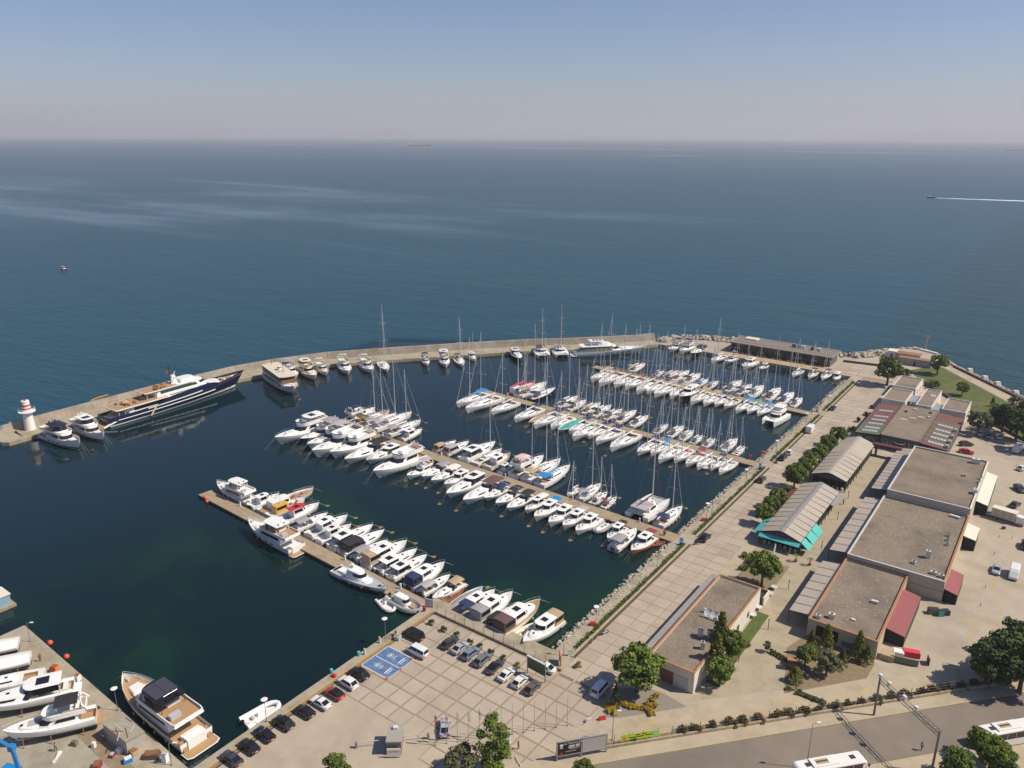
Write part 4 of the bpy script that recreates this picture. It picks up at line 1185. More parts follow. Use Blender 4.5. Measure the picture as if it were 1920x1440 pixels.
def superyacht_white(bt):
    L = bt.L; B = 7.2
    ho = bt.hull(B, 2.4, 3.7, WHITE, bul=.5, rake=4, tr=.88, full=.45, p=2.4, deck=OFFW, stripe=GREYD, n=15)
    for sg in (1,-1):
        for t in (.40,.46,.48,.62,.66,.72): bt.part(MB().obox((bt.X(t), sg*(bt.wb(t)-.1), bt.hz(t)*.5), .9,.3,.4), 'porthole', GLASS, parent=ho)
    z = bt.dz(.4)
    r0, r1 = house(bt.X(.10), bt.X(.66), B*.80, z-.2, z+2.5, 5, rf=4, ra=.8, tw=.86); n = len(r0)
    ca = bt.part(house_mb(r0, r1), 'deckhouse', WHITE, True)
    cov = CANVAS['olive']
    q0, q1 = house(bt.X(.07), bt.X(.50), B*.84, z+.2, z+2.6, .5, ra=1.5, tw=.88)
    bt.part(MB().loft([q0, q1], caps=False), 'side_cover', cov)
    bt.part(band(r0, r1, .45, .85, 3, n-4), 'windscreen', GLASS, parent=ca)
    f0, f1 = house(bt.X(.06), bt.X(.52), B*.86, z+2.6, z+2.9, 3, tw=.97)
    bt.part(house_mb(f0, f1), 'flybridge', WHITE, True)
    u0, u1 = house(bt.X(.30), bt.X(.50), B*.6, z+2.9, z+3.9, 2.5, rf=1.2, tw=.9)
    bt.part(house_mb(u0, u1), 'fly_coaming', WHITE, True)
    t0, t1 = house(bt.X(.18), bt.X(.38), B*.62, z+5.0, z+5.2, 1.5, tw=.95)
    ht = bt.part(house_mb(t0, t1, .06), 'hardtop', WHITE, True)
    for i in range(3): bt.part(MB().box(bt.X(.23)+i*L*.045,bt.X(.23)+i*L*.045+L*.03,-B*.18,B*.18,z+5.27,z+5.3), 'sunroof', GLASS, parent=ht)
    bt.part(posts((bt.X(.20),bt.X(.35)), (-B*.27,B*.27), z+2.9, z+5.0, .15), 'hardtop_post', WHITE)
    bt.part(MB().tube([(bt.X(.35),0,z+5.2),(bt.X(.352),0,z+7.2)], .12, 4), 'mast', WHITE, parent=ht)
    k0, k1 = house(bt.X(.62), bt.X(.82), B*.45, bt.dz(.7)-.1, bt.dz(.7)+.7, 4, rf=2, tw=.85)
    bt.part(house_mb(k0, k1, .05), 'fore_trunk', WHITE, True)
    swim(bt, B*.85, 2.2, WHITE, .5)
    bt.part(MB().loft([[(bt.X(.0),-B*.4,.6),(bt.X(.0),B*.4,.6),(bt.X(.03),B*.42,.6),(bt.X(.03),-B*.42,.6)],[(bt.X(.06),-B*.4,2.8),(bt.X(.06),B*.4,2.8),(bt.X(.08),B*.42,2.8),(bt.X(.08),-B*.42,2.8)]]), 'transom', GREYD)
    bt.part(rail(bt, .5, .8, .03), 'bow_rail', STEEL)
    mooring(bt, 2)
def passenger_ship(bt):
    L = bt.L; B = 8.0
    ho = bt.hull(B, 2.6, 4.2, WHITE, bul=.9, rake=3.2, tr=.92, full=.55, p=2.6, deck=TEAK, stripe=BLACKP, n=13)
    z = bt.dz(.4)
    CR = mat('ship_roof_cream', (.62,.54,.42), .7, var=.1, scale=.8)
    r0, r1 = house(bt.X(.02), bt.X(.80), B*.90, z-.2, z+2.3, 1.5, rf=.3, tw=.99, k=3); n = len(r0)
    ca = bt.part(house_mb(r0, r1), 'lower_saloon', WHITE)
    for i in range(11):
        t = lerp(.05,.74,i/10)
        for sg in (1,-1): bt.part(MB().box(bt.X(t)-.75,bt.X(t)+.75,sg*B*.447-.06,sg*B*.447+.06,z+.7,z+1.8), 'saloon_window', GLASS, parent=ca)
    u0, u1 = house(bt.X(.02), bt.X(.74), B*.86, z+2.3, z+4.6, 1.0, tw=.99, k=3)
    DW = mat('dark_side_screen', (.05,.04,.035), .5)
    up = bt.part(MB().loft([u0, u1], caps=False), 'upper_saloon', DW)
    for i in range(12):
        t = lerp(.03,.72,i/11)
        for sg in (1,-1): bt.part(MB().box(bt.X(t)-.1,bt.X(t)+.1,sg*B*.43-.08,sg*B*.43+.08,z+2.3,z+4.6), 'frame_post', CR, parent=up)
    bt.part(MB().box(bt.X(.735),bt.X(.80),-B*.42,B*.42,z+2.3,z+3.3), 'wheelhouse_front', WOOD)
    t0, t1 = house(bt.X(.0), bt.X(.80), B*.94, z+4.6, z+4.85, 1.2, tw=1.0, k=3)
    ro = bt.part(house_mb(t0, t1), 'roof', CR)
    bt.part(MB().lathe([(.9,0),(.8,1.5),(.85,1.6)], 10, (bt.X(.42),0,z+4.85)), 'funnel', WHITE, True, parent=ro)
    bt.part(MB().lathe([(.87,0),(.85,.4)], 10, (bt.X(.42),0,z+5.9)), 'funnel_band', REDP, parent=ro)
    bt.part(MB().prism([(bt.X(.36),-1.3),(bt.X(.52),-1.3),(bt.X(.52),1.3),(bt.X(.36),1.3)], z+4.852, z+5.0), 'roof_plinth', GREYD, parent=ro)
    for t, h in ((.10,5.5),(.58,4.6)): bt.part(MB().tube([(bt.X(t),0,z+4.8),(bt.X(t),0,z+4.8+h)], .10, 5), 'mast', mat('dark_mast', (.10,.06,.04), .6), parent=ro)
    bt.part(MB().box(bt.X(.83),bt.X(.86),-B*.36,-.3,bt.dz(.85),bt.dz(.85)+1.0).box(bt.X(.83),bt.X(.86),.3,B*.36,bt.dz(.85),bt.dz(.85)+1.0), 'deck_screen', WHITE)
    for i in range(4): bt.part(MB().obox((bt.X(.87+i*.018),(-1)**i*.8,bt.dz(.88)), .7,.7,.6), 'deck_gear', OFFW)
    bt.part(rail(bt, .8, .8, .04), 'bow_rail', CR)
    mooring(bt, 2, True)
def patrol_boat(bt):
    L = bt.L; B = 4.6
    ho = bt.hull(B, 1.35, 2.0, WHITE, bul=.12, rake=2.0, tr=.9, full=.40, p=2.1, deck=GREYD, cock=(.0,.26,GREYD), stripe=BLACKP, n=14)
    z = bt.dz(.45)
    r0, r1 = house(bt.X(.28), bt.X(.62), B*.74, z-.1, z+1.9, 2.6, rf=1.5, ra=.3, tw=.74); n = len(r0)
    ca = bt.part(house_mb(r0, r1, .12), 'wheelhouse', WHITE, True)
    bt.part(band(r0, r1, .52, .86, 2, n-3), 'windscreen', GLASS, parent=ca)
    k0, k1 = house(bt.X(.60), bt.X(.72), B*.6, z-.05, z+.5, 2.5, rf=1.5, tw=.8)
    bt.part(house_mb(k0, k1, .05), 'fore_trunk', WHITE, True)
    mm = bt.part(MB().tube([(bt.X(.32),0,z+1.9),(bt.X(.31),0,z+3.4)], .1, 5).tube([(bt.X(.315),-.7,z+2.8),(bt.X(.315),.7,z+2.8)], .07, 4), 'radar_mast', WHITE)
    bt.part(MB().ball((bt.X(.345),0,z+2.6), .38, 8, 5), 'radome', WHITE, True, parent=mm)
    hatch(bt, bt.X(.84), 0, bt.dz(.84), .8, .8, BLACKP); hatch(bt, bt.X(.90), .35, bt.dz(.9), .35, .35, BLACKP); hatch(bt, bt.X(.90), -.35, bt.dz(.9), .35, .35, BLACKP)
    for sg in (1,-1):
        for t0, t1, m in ((.655,.665,BLACKP),(.668,.715,mat('livery_red', (.42,.06,.05), .4)),(.718,.728,BLACKP)):
            P = []
            for t in (t0,t1): P.append([(bt.X(t)-.03+ k*.35, sg*(bt.wb(t)*lerp(.93,1.0,k)+.05), bt.hz(t)*lerp(.30,.93,k)) for k in (0,.35,1)])
            bt.part(MB().loft(P, caps=False, closed=False), 'livery_stripe', m, parent=ho)
    # lettering on the topsides
    for sg in (1,-1):
        text_obj('SAHİL GÜVENLİK', .72, mat('lettering_black', (.02,.02,.02), .5), bt.root, (bt.X(.43), sg*(bt.wb(.43)+.08), .5), (R(86), 0, 0 if sg < 0 else math.pi))
    bt.part(MB().box(bt.X(.08),bt.X(.20),-.9,.9,.9,1.6), 'engine_box', WHITE)
    bt.part(rail(bt, .05, .6, .025), 'guard_rail', STEEL)
    fenders(bt, 3, WHITE)
def workboat(bt, hullm, housem, canvas=None, sd=0, frame=None):
    L = bt.L; B = .31*L
    bt.hull(B, 1.2, 2.2, hullm, bul=.5, rake=L*.05, tr=.85, full=.5, p=2.3, deck=TEAK if frame else OFFW, stripe=BLACKP)
    z = bt.dz(.3)
    r0, r1 = house(bt.X(.16), bt.X(.52), B*.62, z-.05, z+2.2, .9, rf=.3, tw=.94, k=3); n = len(r0)
    ca = bt.part(house_mb(r0, r1, .05), 'wheelhouse', housem)
    bt.part(band(r0, r1, .5, .85, 3, n-4), 'windscreen', GLASS, parent=ca)
    bt.part(band(r0, r1, .5, .85, 1, 2), 'side_window', GLASS, parent=ca); bt.part(band(r0, r1, .5, .85, n-3, n-2), 'side_window', GLASS, parent=ca)
    bt.part(MB().tube([(bt.X(.34),0,z+2.2),(bt.X(.34),0,z+4.0)], .09, 5).tube([(bt.X(.34),-.6,z+3.3),(bt.X(.34),.6,z+3.3)], .05, 4), 'mast', WHITE)
    if frame:
        mb = MB()
        for t in (.58,.72):
            mb.tube([(bt.X(t),-B*.35,z),(bt.X(t),-B*.35,z+1.9),(bt.X(t),B*.35,z+1.9),(bt.X(t),B*.35,z)], .05, 4)
        bt.part(mb, 'awning_frame', frame)
    for i in range(3): bt.part(MB().obox((bt.X(.62+i*.09),(-1)**i*.4,bt.dz(.7)), .8,.7,.5,i), 'deck_gear', [WOOD,REDP,TEAK][i])
    bt.part(MB().tube([(bt.X(.86),-.1,bt.dz(.86)),(bt.X(.86),-.1,bt.dz(.86)+.9)], .1, 5), 'bollard', STEEL)
    bt.part(rail(bt, .7, .5, .03), 'bow_rail', WHITE)
    mooring(bt, 1)
def gulet(bt):
    L = bt.L; B = .30*L
    bt.hull(B, 1.5, 2.6, REDP, bul=.4, rake=L*.07, tr=.72, full=.45, p=2.1, deck=OFFW, stripe=WHITE)
    z = bt.dz(.3)
    r0, r1 = house(bt.X(.10), bt.X(.36), B*.62, z-.05, z+2.2, .8, rf=.2, tw=.96, k=3); n = len(r0)
    ca = bt.part(house_mb(r0, r1, .05), 'wheelhouse', WHITE)
    bt.part(band(r0, r1, .45, .85, 1, 2), 'side_window', GLASS, parent=ca); bt.part(band(r0, r1, .45, .85, n-3, n-2), 'side_window', GLASS, parent=ca); bt.part(band(r0, r1, .45, .85, 3, n-4), 'windscreen', GLASS, parent=ca)
    for t, k in ((.34,1.15),(.62,1.25)):
        H = L*k
        bt.part(MB().tube([(bt.X(t),0,z),(bt.X(t)-.2,0,z+H)], .16, 6, .1), 'mast', WHITE)
        bt.part(MB().tube([(bt.X(t)-.1,0,z+3.1),(bt.X(t)-L*.27,0,z+2.9)], .34, 6, .22), 'sail_cover', CANVAS['red'])
    bt.part(MB().tube([(bt.X(.97),0,2.5),(bt.X(1.12),0,3.2)], .12, 5), 'bowsprit', WOOD)
    bt.part(MB().tube([(bt.X(1.1),0,3.1),(bt.X(.62)-.1,0,z+L*1.1)], .06, 4), 'furled_headsail', CANVAS['orange'])
    bt.part(MB().box(bt.X(.45),bt.X(.58),-B*.22,B*.22,z,z+.45), 'sun_pad', CANVAS['orange'])
    bt.part(rail(bt, .6, .5, .03), 'bow_rail', STEEL)
    mooring(bt, 2)

# ================================================================ PLACING THE FLEET
CN = {'navy':'navy','blue':'bright blue','black':'black','grey':'grey','mauve':'mauve','tan':'tan','brown':'brown','maroon':'maroon','red':'red','teal':'teal','olive':'olive green','pink':'pink','white':'white','orange':'orange'}
def mk(kind, name, desc_tail, centre, head, L, sd, opt, group):
    o = dict(opt); c = o.get('canvas')
    if kind == 'S':
        hw = o.pop('hw', 'white')
        bt = Boat('sailing_yacht', '%s sailing yacht%s, %s' % (hw, ' with %s canvas' % CN[c] if c else '', desc_tail), 'sailboat', centre, head, L, group)
        sailboat(bt, sd=sd, **o)
    elif kind == 'F':
        hw = o.pop('hw', 'white')
        bt = Boat('motor_yacht', '%s flybridge motor yacht, %s' % (hw, desc_tail), 'motor yacht', centre, head, L, group); flyboat(bt, sd=sd, **o)
    elif kind == 'E':
        hw = o.pop('hw', 'white'); tl = ' with %s canopy' % CN[c] if c and o.get('roof') != 'hard' else ' with hardtop'
        bt = Boat('motor_cruiser', '%s open cruiser%s, %s' % (hw, tl, desc_tail), 'motorboat', centre, head, L, group); express(bt, sd=sd, **o)
    elif kind == 'C':
        hw = o.pop('hw', 'white'); tl = ' with %s awning' % CN[c] if c else ''
        bt = Boat('cabin_boat', '%s cabin boat%s, %s' % (hw, tl, desc_tail), 'motorboat', centre, head, L, group); cabinboat(bt, sd=sd, **o)
    elif kind == 'R':
        bt = Boat('inflatable_boat', 'grey inflatable boat, %s' % desc_tail, 'dinghy', centre, head, L, group); rib(bt, **o)
    elif kind == 'V':
        bt = Boat('covered_boat', 'small boat under a %s cover, %s' % (CN[o['canvas']], desc_tail), 'boat', centre, head, L, group); covered(bt, **o)
    elif kind == 'K':
        bt = Boat('sailing_catamaran', 'white sailing catamaran, %s' % desc_tail, 'catamaran', centre, head, L, group); catamaran(bt, sd=sd, **o)
    elif kind == 'KM':
        bt = Boat('power_catamaran', 'white power catamaran without mast, %s' % desc_tail, 'catamaran', centre, head, L, group); powercat(bt)
    elif kind == 'D':
        bt = Boat('rowing_boat', 'small wooden open boat, %s' % desc_tail, 'rowboat', centre, head, L, group); rowboat(bt, **o)
    elif kind == 'L':
        lab = o.pop('lab'); bt = Boat('work_boat', '%s, %s' % (lab, desc_tail), 'work boat', centre, head, L, group); workboat(bt, sd=sd, **o)
    elif kind == 'GU':
        bt = Boat('gulet', 'red gulet with white wheelhouse and red sail covers, %s' % desc_tail, 'sailboat', centre, head, L, group); gulet(bt)
    return bt
ZK = {'F':1.0,'E':.2,'C':.3,'S':.1,'K':.6,'KM':.9,'R':-.6,'V':.1,'D':-.6,'L':.4,'GU':.8}
def row(key, side, data):
    a, d, n, ln, w = PONT[key]; sg = 1 if side == 'far' else -1
    items = []
    for e in data:
        kind, bx, by, sx, sy = e[:5]; opt = dict(e[5]) if len(e) > 5 else {}
        z = ZK[kind]
        rev = opt.pop('rev', False)
        pb, ps = Vector(G2(bx,by,z)), Vector(G2(sx,sy,z))
        ub, us = (pb-a).dot(d), (ps-a).dot(d)
        far = abs((pb-a).dot(n))
        L = far-w/2-(.9 if not rev else .7)
        L = max(opt.pop('Lmin', 4.0), min(L, opt.pop('Lmax', 22)))
        u = ub*.62+us*.38
        c = a+d*u+n*sg*(far-L/2)
        h = n*sg if not rev else -n*sg
        head = math.atan2(h.y, h.x)+random.uniform(-.03,.03)
        items.append((u, kind, c, head, L, opt))
    items.sort(key=lambda q: -q[0])
    for i, (u, kind, c, head, L, opt) in enumerate(items):
        tail = '%s from shore, %s side, %s' % (ORD[i], side, PLABEL[key])
        mk(kind, '', tail, (c.x,c.y), head, L, int(u*37)+len(key)*5+(1 if side == 'far' else 0), opt, 'boats on the %s side of the %s' % (side, PLABEL[key]))
S, F, E, C_ = 'S', 'F', 'E', 'C'
row('p1', 'far', [
 ('C',518,922,470,954,dict(ob=True)), ('L',582,914,493,962,dict(lab='white fishing boat with blue frame',hullm=WHITE,housem=WHITE,frame=CANVAS['blue'],Lmax=19)),
 ('L',568,931,514,964,dict(lab='yellow and white pilot boat',hullm=OFFW,housem=mat('yellow_paint',(.62,.36,.05),.5),Lmax=13)),
 ('C',595,943,533,977,dict(roofm=REDP,Lmax=14)), ('E',616,962,547,989,dict(canvas='grey',ob=True)), ('C',648,966,581,1006,dict(aft='open')),
 ('C',655,981,600,1015,dict(roofm=OFFW)), ('E',695,983,629,1027,dict(canvas='grey',roof='hard')), ('E',714,992,652,1039,dict(canvas='black',roof='tent')),
 ('E',722,1010,675,1047,dict(canvas='grey',ob=True)), ('C',759,1014,697,1056,dict(canvas='tan',aft='tent',long=.5)), ('E',780,1029,719,1066,dict(roof='hard',ob=True)),
 ('E',799,1040,735,1080,dict(roof='hard')), ('C',833,1055,769,1097,dict(canvas='navy',aft='tent',ob=True)), ('E',842,1075,792,1110,dict(canvas='mauve',ob=True)),
 ('E',869,1088,817,1114,dict(canvas='tan',rev=True)), ('D',872,1098,838,1120,dict(Lmin=6)), ('V',905,1097,852,1135,dict(canvas='grey')),
 ('C',926,1105,877,1145,dict(canvas='navy',ob=True)), ('C',958,1110,904,1157,dict(canvas='grey',aft='tent')), ('E',975,1132,921,1170,dict(canvas='black',roof='tent')),
 ('C',1006,1124,948,1185,dict(canvas='brown',aft='tent',deckm=TEAK)), ('D',1008,1166,975,1193,dict(m=CREAM,inn=OFFW,Lmin=6.5)), ('C',1046,1155,1000,1195,dict(canvas='tan',aft='tent',rev=True))])
row('p2', 'near', [
 ('F',520,827,605,791,dict(top='hard')), ('F',565,826,629,799,dict(hw='teal hulled',hullm=mat('teal_hull',(.02,.12,.13),.2),canvas='grey',roofm=WHITE)), ('F',582,838,646,804,dict(canvas='mauve')),
 ('F',594,853,660,810,dict(seats='brown')), ('F',625,853,696,815,dict(seats='tan')), ('E',646,866,717,838,dict(canvas='black')), ('E',691,867,740,837,dict(roof='hard',deckm=GREYD)),
 ('F',696,886,774,862,dict(seats='teak')), ('F',763,889,809,868,dict(canvas='mauve',Lmax=11)), ('E',793,895,834,873,dict(canvas='grey')), ('E',809,902,856,880,dict(roof='arch',canvas='white')),
 ('C',837,911,878,883,dict()), ('E',835,929,902,898,dict(roof='hard',stripe=BLACKP)), ('E',869,942,928,910,dict(canvas='brown')), ('E',911,935,950,908,dict(canvas='navy',roof='arch')),
 ('E',931,945,974,917,dict(canvas='black',roof='arch')), ('E',946,952,998,933,dict(canvas='black',hw='white and black')), ('C',985,956,1020,935,dict(canvas='white')),
 ('C',1001,970,1044,944,dict(canvas='blue')), ('C',1025,980,1069,960,dict()), ('C',1055,986,1097,960,dict(canvas='mauve')), ('C',1076,995,1119,975,dict()),
 ('R',1118,997,1139,977,dict(Lmin=5)), ('C',1136,1007,1168,990,dict(canvas='black')), ('E',1153,1026,1185,992,dict(canvas='grey',rev=True,ob=True)), ('C',1180,1032,1222,1011,dict(hw='white and red',hullm=mat('red_white_hull',(.60,.19,.13),.4),canvas='maroon'))])
row('p2', 'far', [
 ('F',709,765,646,779,dict(canvas='navy')), ('S',726,770,657,801,dict(canvas='brown',deckm=TEAK)), ('S',741,776,675,804,dict(canvas='grey')), ('S',768,775,692,812,dict(canvas='mauve',deckm=OFFW,hw='large white')),
 ('S',787,789,717,819,dict(canvas='grey',mastk=1.25)), ('C',788,803,736,831,dict(canvas='navy')), ('E',850,824,809,851,dict(canvas='tan',roof='tent')), ('E',871,825,830,861,dict(canvas='mauve',roof='tent')),
 ('E',926,830,859,868,dict(roof='hard')), ('S',940,842,879,874,dict(canvas=None,bim=False)), ('C',958,851,908,875,dict(deckm=TEAK)), ('C',961,868,923,889,dict(canvas='navy')),
 ('F',1018,854,952,892,dict(canvas='pink',Lmax=16)), ('S',1052,864,976,904,dict(canvas='tan',ketch=True)), ('S',1071,875,1009,906,dict(canvas='blue',boomc='blue',deckm=OFFW)),
 ('S',1087,911,1055,931,dict(canvas=None,bim=False,rev=True)), ('S',1129,907,1079,935,dict(canvas='grey')), ('S',1141,921,1099,944,dict(canvas=None,hood='white')), ('S',1157,929,1121,952,dict(canvas='maroon')),
 ('K',1236,930,1190,975,dict(canvas='mauve',Lmax=16)), ('S',1280,950,1230,984,dict(canvas='navy',deckm=OFFW))])
row('p3', 'near', [
 ('S',857,760,900,741,dict(canvas='blue',boomc='blue')), ('S',872,770,926,750,dict(canvas=None,hood='grey')), ('S',921,774,956,757,dict(canvas=None,hood='brown')), ('S',961,787,1011,770,dict(canvas='navy')),
 ('V',992,791,1016,780,dict(canvas='tan',hullm=REDP)), ('S',1002,800,1040,780,dict(canvas='navy')), ('S',1032,801,1065,785,dict(canvas=None,bim=False)), ('V',1050,806,1072,790,dict(canvas='teal')),
 ('S',1069,810,1100,790,dict(canvas='navy')), ('S',1074,822,1116,800,dict(canvas=None,hood='grey')), ('S',1104,819,1137,800,dict(canvas='navy')), ('S',1118,830,1159,807,dict(canvas='navy')),
 ('S',1142,842,1188,819,dict(canvas=None,hood='black')), ('S',1196,850,1231,827,dict(canvas='navy')), ('S',1222,851,1249,830,dict(canvas='blue')), ('S',1233,864,1275,841,dict(canvas=None,hood='grey')),
 ('S',1264,864,1290,845,dict(canvas='red',bim=False)), ('S',1287,871,1310,854,dict(canvas='maroon',boomc='maroon')), ('S',1306,876,1336,857,dict(canvas=None,hood='grey')), ('S',1331,877,1356,862,dict(canvas='navy')),
 ('S',1347,885,1375,866,dict(canvas='grey',bim=False))])
row('p3', 'far', [
 ('GU',1000,717,942,741,dict(Lmax=19)), ('S',1021,719,975,745,dict(canvas='grey',boomc='orange')), ('S',1041,729,986,751,dict(canvas='navy',hw='black hulled',hullm=BLACKP)), ('S',1085,744,1031,765,dict(canvas='navy')),
 ('S',1099,750,1052,772,dict(canvas='black',boomc='tan')), ('S',1124,755,1082,780,dict(canvas='tan')), ('S',1146,760,1100,784,dict(canvas='black')), ('S',1166,767,1121,790,dict(canvas='black')),
 ('S',1192,770,1146,795,dict(canvas='olive',boomc='olive')), ('S',1214,779,1172,804,dict(canvas='black')), ('S',1251,794,1221,815,dict(canvas='navy',boomc='blue')), ('S',1277,797,1250,825,dict(canvas='brown')),
 ('S',1298,805,1270,830,dict(canvas='grey')), ('S',1315,814,1290,835,dict(canvas='black',bim=False)), ('S',1339,820,1315,840,dict(canvas=None,hood='grey')), ('S',1381,822,1347,849,dict(canvas='brown')), ('S',1396,835,1376,850,dict(canvas=None,bim=False))])
row('p4', 'near', [
 ('S',1109,713,1136,699,dict(canvas='tan')), ('S',1120,721,1162,705,dict(canvas='brown',boomc='tan')), ('S',1151,724,1181,709,dict(canvas='brown')), ('S',1170,727,1205,713,dict(canvas='brown')), ('S',1194,736,1226,718,dict(canvas='brown')),
 ('S',1214,736,1236,721,dict(canvas=None,hood='brown')), ('S',1227,742,1261,725,dict(canvas='grey')), ('S',1255,744,1283,729,dict(canvas='tan',boomc='tan')), ('C',1274,747,1300,731,dict(hw='black hulled',hullm=BLACKP,canvas='white')),
 ('S',1294,755,1323,739,dict(canvas='tan')), ('S',1318,758,1346,742,dict(canvas='tan')), ('S',1340,759,1361,746,dict(canvas='navy',hw='cream',hullm=CREAM)), ('S',1358,763,1382,748,dict(canvas='brown',hw='cream',hullm=CREAM)),
 ('S',1380,771,1406,755,dict(canvas='blue')), ('S',1401,772,1421,758,dict(canvas='teal')), ('S',1420,776,1440,764,dict(canvas='blue')), ('KM',1444,791,1470,765,dict(Lmax=14))])
row('p4', 'far', [
 ('S',1210,682,1171,698,dict(canvas='tan')), ('S',1243,694,1214,711,dict(canvas='navy')), ('S',1269,695,1244,712,dict(canvas='grey')), ('S',1290,696,1259,714,dict(canvas='pink',boomc='mauve')), ('S',1312,701,1280,720,dict(canvas='black')),
 ('S',1327,710,1302,724,dict(canvas='blue')), ('S',1347,714,1319,728,dict(canvas=None,boomc='blue',hood='grey')), ('S',1393,716,1357,730,dict(canvas='black',boomc='mauve')), ('S',1410,722,1380,737,dict(canvas='navy',boomc='tan')),
 ('S',1434,725,1399,742,dict(canvas='navy')), ('S',1465,730,1427,750,dict(canvas='black')), ('S',1487,737,1460,756,dict(canvas='navy')), ('S',1504,746,1481,761,dict(canvas='navy'))])
# boats berthed bow-out along the breakwater and the restaurant quay
def free(lst, tailfmt, group):
    for i, (kind, bx, by, sx, sy, z, L, opt) in enumerate(lst):
        pb, ps = Vector(G2(bx,by,z)), Vector(G2(sx,sy,z)); d = (pb-ps); L = L or d.length; d.normalize()
        c = ps+d*L/2
        mk(kind, '', tailfmt % ORD[i], (c.x,c.y), math.atan2(d.y,d.x), L, i*13+5, opt, group)
free([('F',573,722,536,684,1.5,18,dict(canvas='grey')), ('F',602,713,566,684,1.5,19,dict(hw='cream',hullm=CREAM,roofm=CREAM,top='hard')), ('F',621,704,596,680,1.5,15,dict(deckm=TEAK)), ('F',662,708,640,675,1.5,18,dict(seats='tan')),
      ('F',706,700,679,674,1.5,17,dict(canvas=None)), ('S',731,700,714,676,.6,16,dict(hw='grey hulled',hullm=GREYD,canvas=None,mastk=1.7,bim=False)), ('F',805,687,795,668,1,11,dict(canvas='navy')), ('F',841,693,830,664,1.5,16,dict(top='hard')),
      ('S',871,688,856,667,.6,15,dict(canvas='brown',mastk=1.35)), ('C',895,677,879,662,.5,11,dict(deckm=TEAK,mast=True)), ('E',982,680,962,656,.6,16,dict(hw='black hulled',hullm=BLACKP,roof='hard')),
      ('K',1025,673,1011,651,1,14,dict(canvas='brown',mastk=1.45)), ('K',1060,672,1046,650,1,14,dict(canvas='grey',mastk=1.55))],
     '%s boat past the passenger ship along the breakwater', 'boats berthed bow out along the breakwater')
free([('F',1247,657,1278,643,1,14,dict(canvas='black')), ('F',1264,664,1297,645,1,15,dict(canvas='navy')), ('E',1290,665,1322,651,.5,15,dict(hw='black hulled',hullm=BLACKP,roof='hard',roofm=BLACKP)), ('S',1332,677,1360,665,.3,14,dict(canvas=None,bim=False)),
      ('F',1359,676,1379,666,1,11,dict()), ('C',1385,691,1416,673,1,15,dict(roofm=WHITE)), ('E',1421,691,1438,681,.5,9,dict(roof='hard')), ('S',1482,705,1503,692,.3,11.5,dict(canvas=None,hood='grey')),
      ('S',1511,710,1530,695,.3,11,dict(canvas='navy')), ('S',1534,714,1555,697,.3,11.5,dict(canvas='navy')), ('C',1560,715,1572,701,.3,8,dict(canvas='white',aft='tent'))],
     '%s boat from the breakwater corner on the restaurant quay', 'boats on the restaurant quay')
def big(fn, name, label, cat, pb, ps, z, L, **k):
    b0, s0 = Vector(G2(*pb,z)), Vector(G2(*ps,z)); d = (b0-s0).normalized(); c = (b0+s0)/2
    bt = Boat(name, label, cat, (c.x,c.y), math.atan2(d.y,d.x), L); fn(bt, **k); return bt
def big_at(fn, name, label, cat, c, h, L, **k):
    bt = Boat(name, label, cat, c, math.atan2(h[1],h[0]), L); fn(bt, **k); return bt
big_at(superyacht_navy, 'superyacht', 'long navy blue superyacht with white stripes moored along the breakwater', 'yacht', (-208.4,48.5), (-.03,1), 61)
big_at(superyacht_white, 'superyacht', 'big white motor yacht with green side covers alongside the far breakwater', 'yacht', (-108.3,214.3), (.685,.729), 36)
big_at(passenger_ship, 'passenger_ship', 'white two-deck excursion ship with cream roof and small red-banded funnel', 'ship', (-193.5,86), (.945,-.325), 30)
big_at(trawler, 'trawler_yacht', 'white trawler yacht with dark hardtop moored beside the lighthouse', 'yacht', (-202.4,1.0), (1,.04), 22, darktop=True)
big_at(trawler, 'trawler_yacht', 'white trawler yacht with roof window, second boat from the lighthouse', 'yacht', (-202.6,10.2), (1,-.03), 21, roofw=True)
big_at(trawler, 'trawler_yacht', 'white trawler yacht with solar panels and teak decks at the boatyard quay', 'yacht', (-52.6,-52.4), (-1,-.0), 23.5, solar=True, darktop=True)
big_at(trawler, 'trawler_yacht', 'white trawler yacht at the seaward end of the nearest pontoon', 'yacht', (-119.2,10.6), (-.999,-.01), 17, teakfly=False)
big_at(trawler, 'trawler_yacht', 'large white trawler yacht with teak upper deck on nearest pontoon, open water side', 'yacht', (-89.5,.9), (-.999,.02), 20)
big_at(patrol_boat, 'patrol_boat', 'white coast guard patrol boat with red stripe beside the nearest pontoon', 'patrol boat', (-55.6,.3), (1,0), 17.5)
bt = Boat('inflatable_boat', 'grey cabin inflatable moored behind the patrol boat bow at the nearest pontoon', 'dinghy', (-41.2,-.2), -.05, 9.5); rib(bt, cons=True)
r0, r1 = house(bt.X(.22), bt.X(.66), 2.0, .6, 2.2, 1.0, rf=.6, tw=.85); bt.part(house_mb(r0, r1, .05), 'cabin', WHITE, True); bt.part(band(r0, r1, .5, .9, 2, len(r0)-3), 'windscreen', GLASS)
bt = Boat('inflatable_boat', 'small pale inflatable dinghy tied outside the cabin inflatable', 'dinghy', G2(725,1137,SL), -.35, 6.0); rib(bt, tubem=OFFW)
bt = Boat('inflatable_boat', 'white inflatable with red seats tied to the car park quay', 'dinghy', G2(490,1338,-.8), 1.45, 7.0); rib(bt, tubem=WHITE)
bt = Boat('inflatable_boat', 'grey inflatable tender behind the navy superyacht stern', 'dinghy', G2(183,792,SL), .2, 7.5); rib(bt)
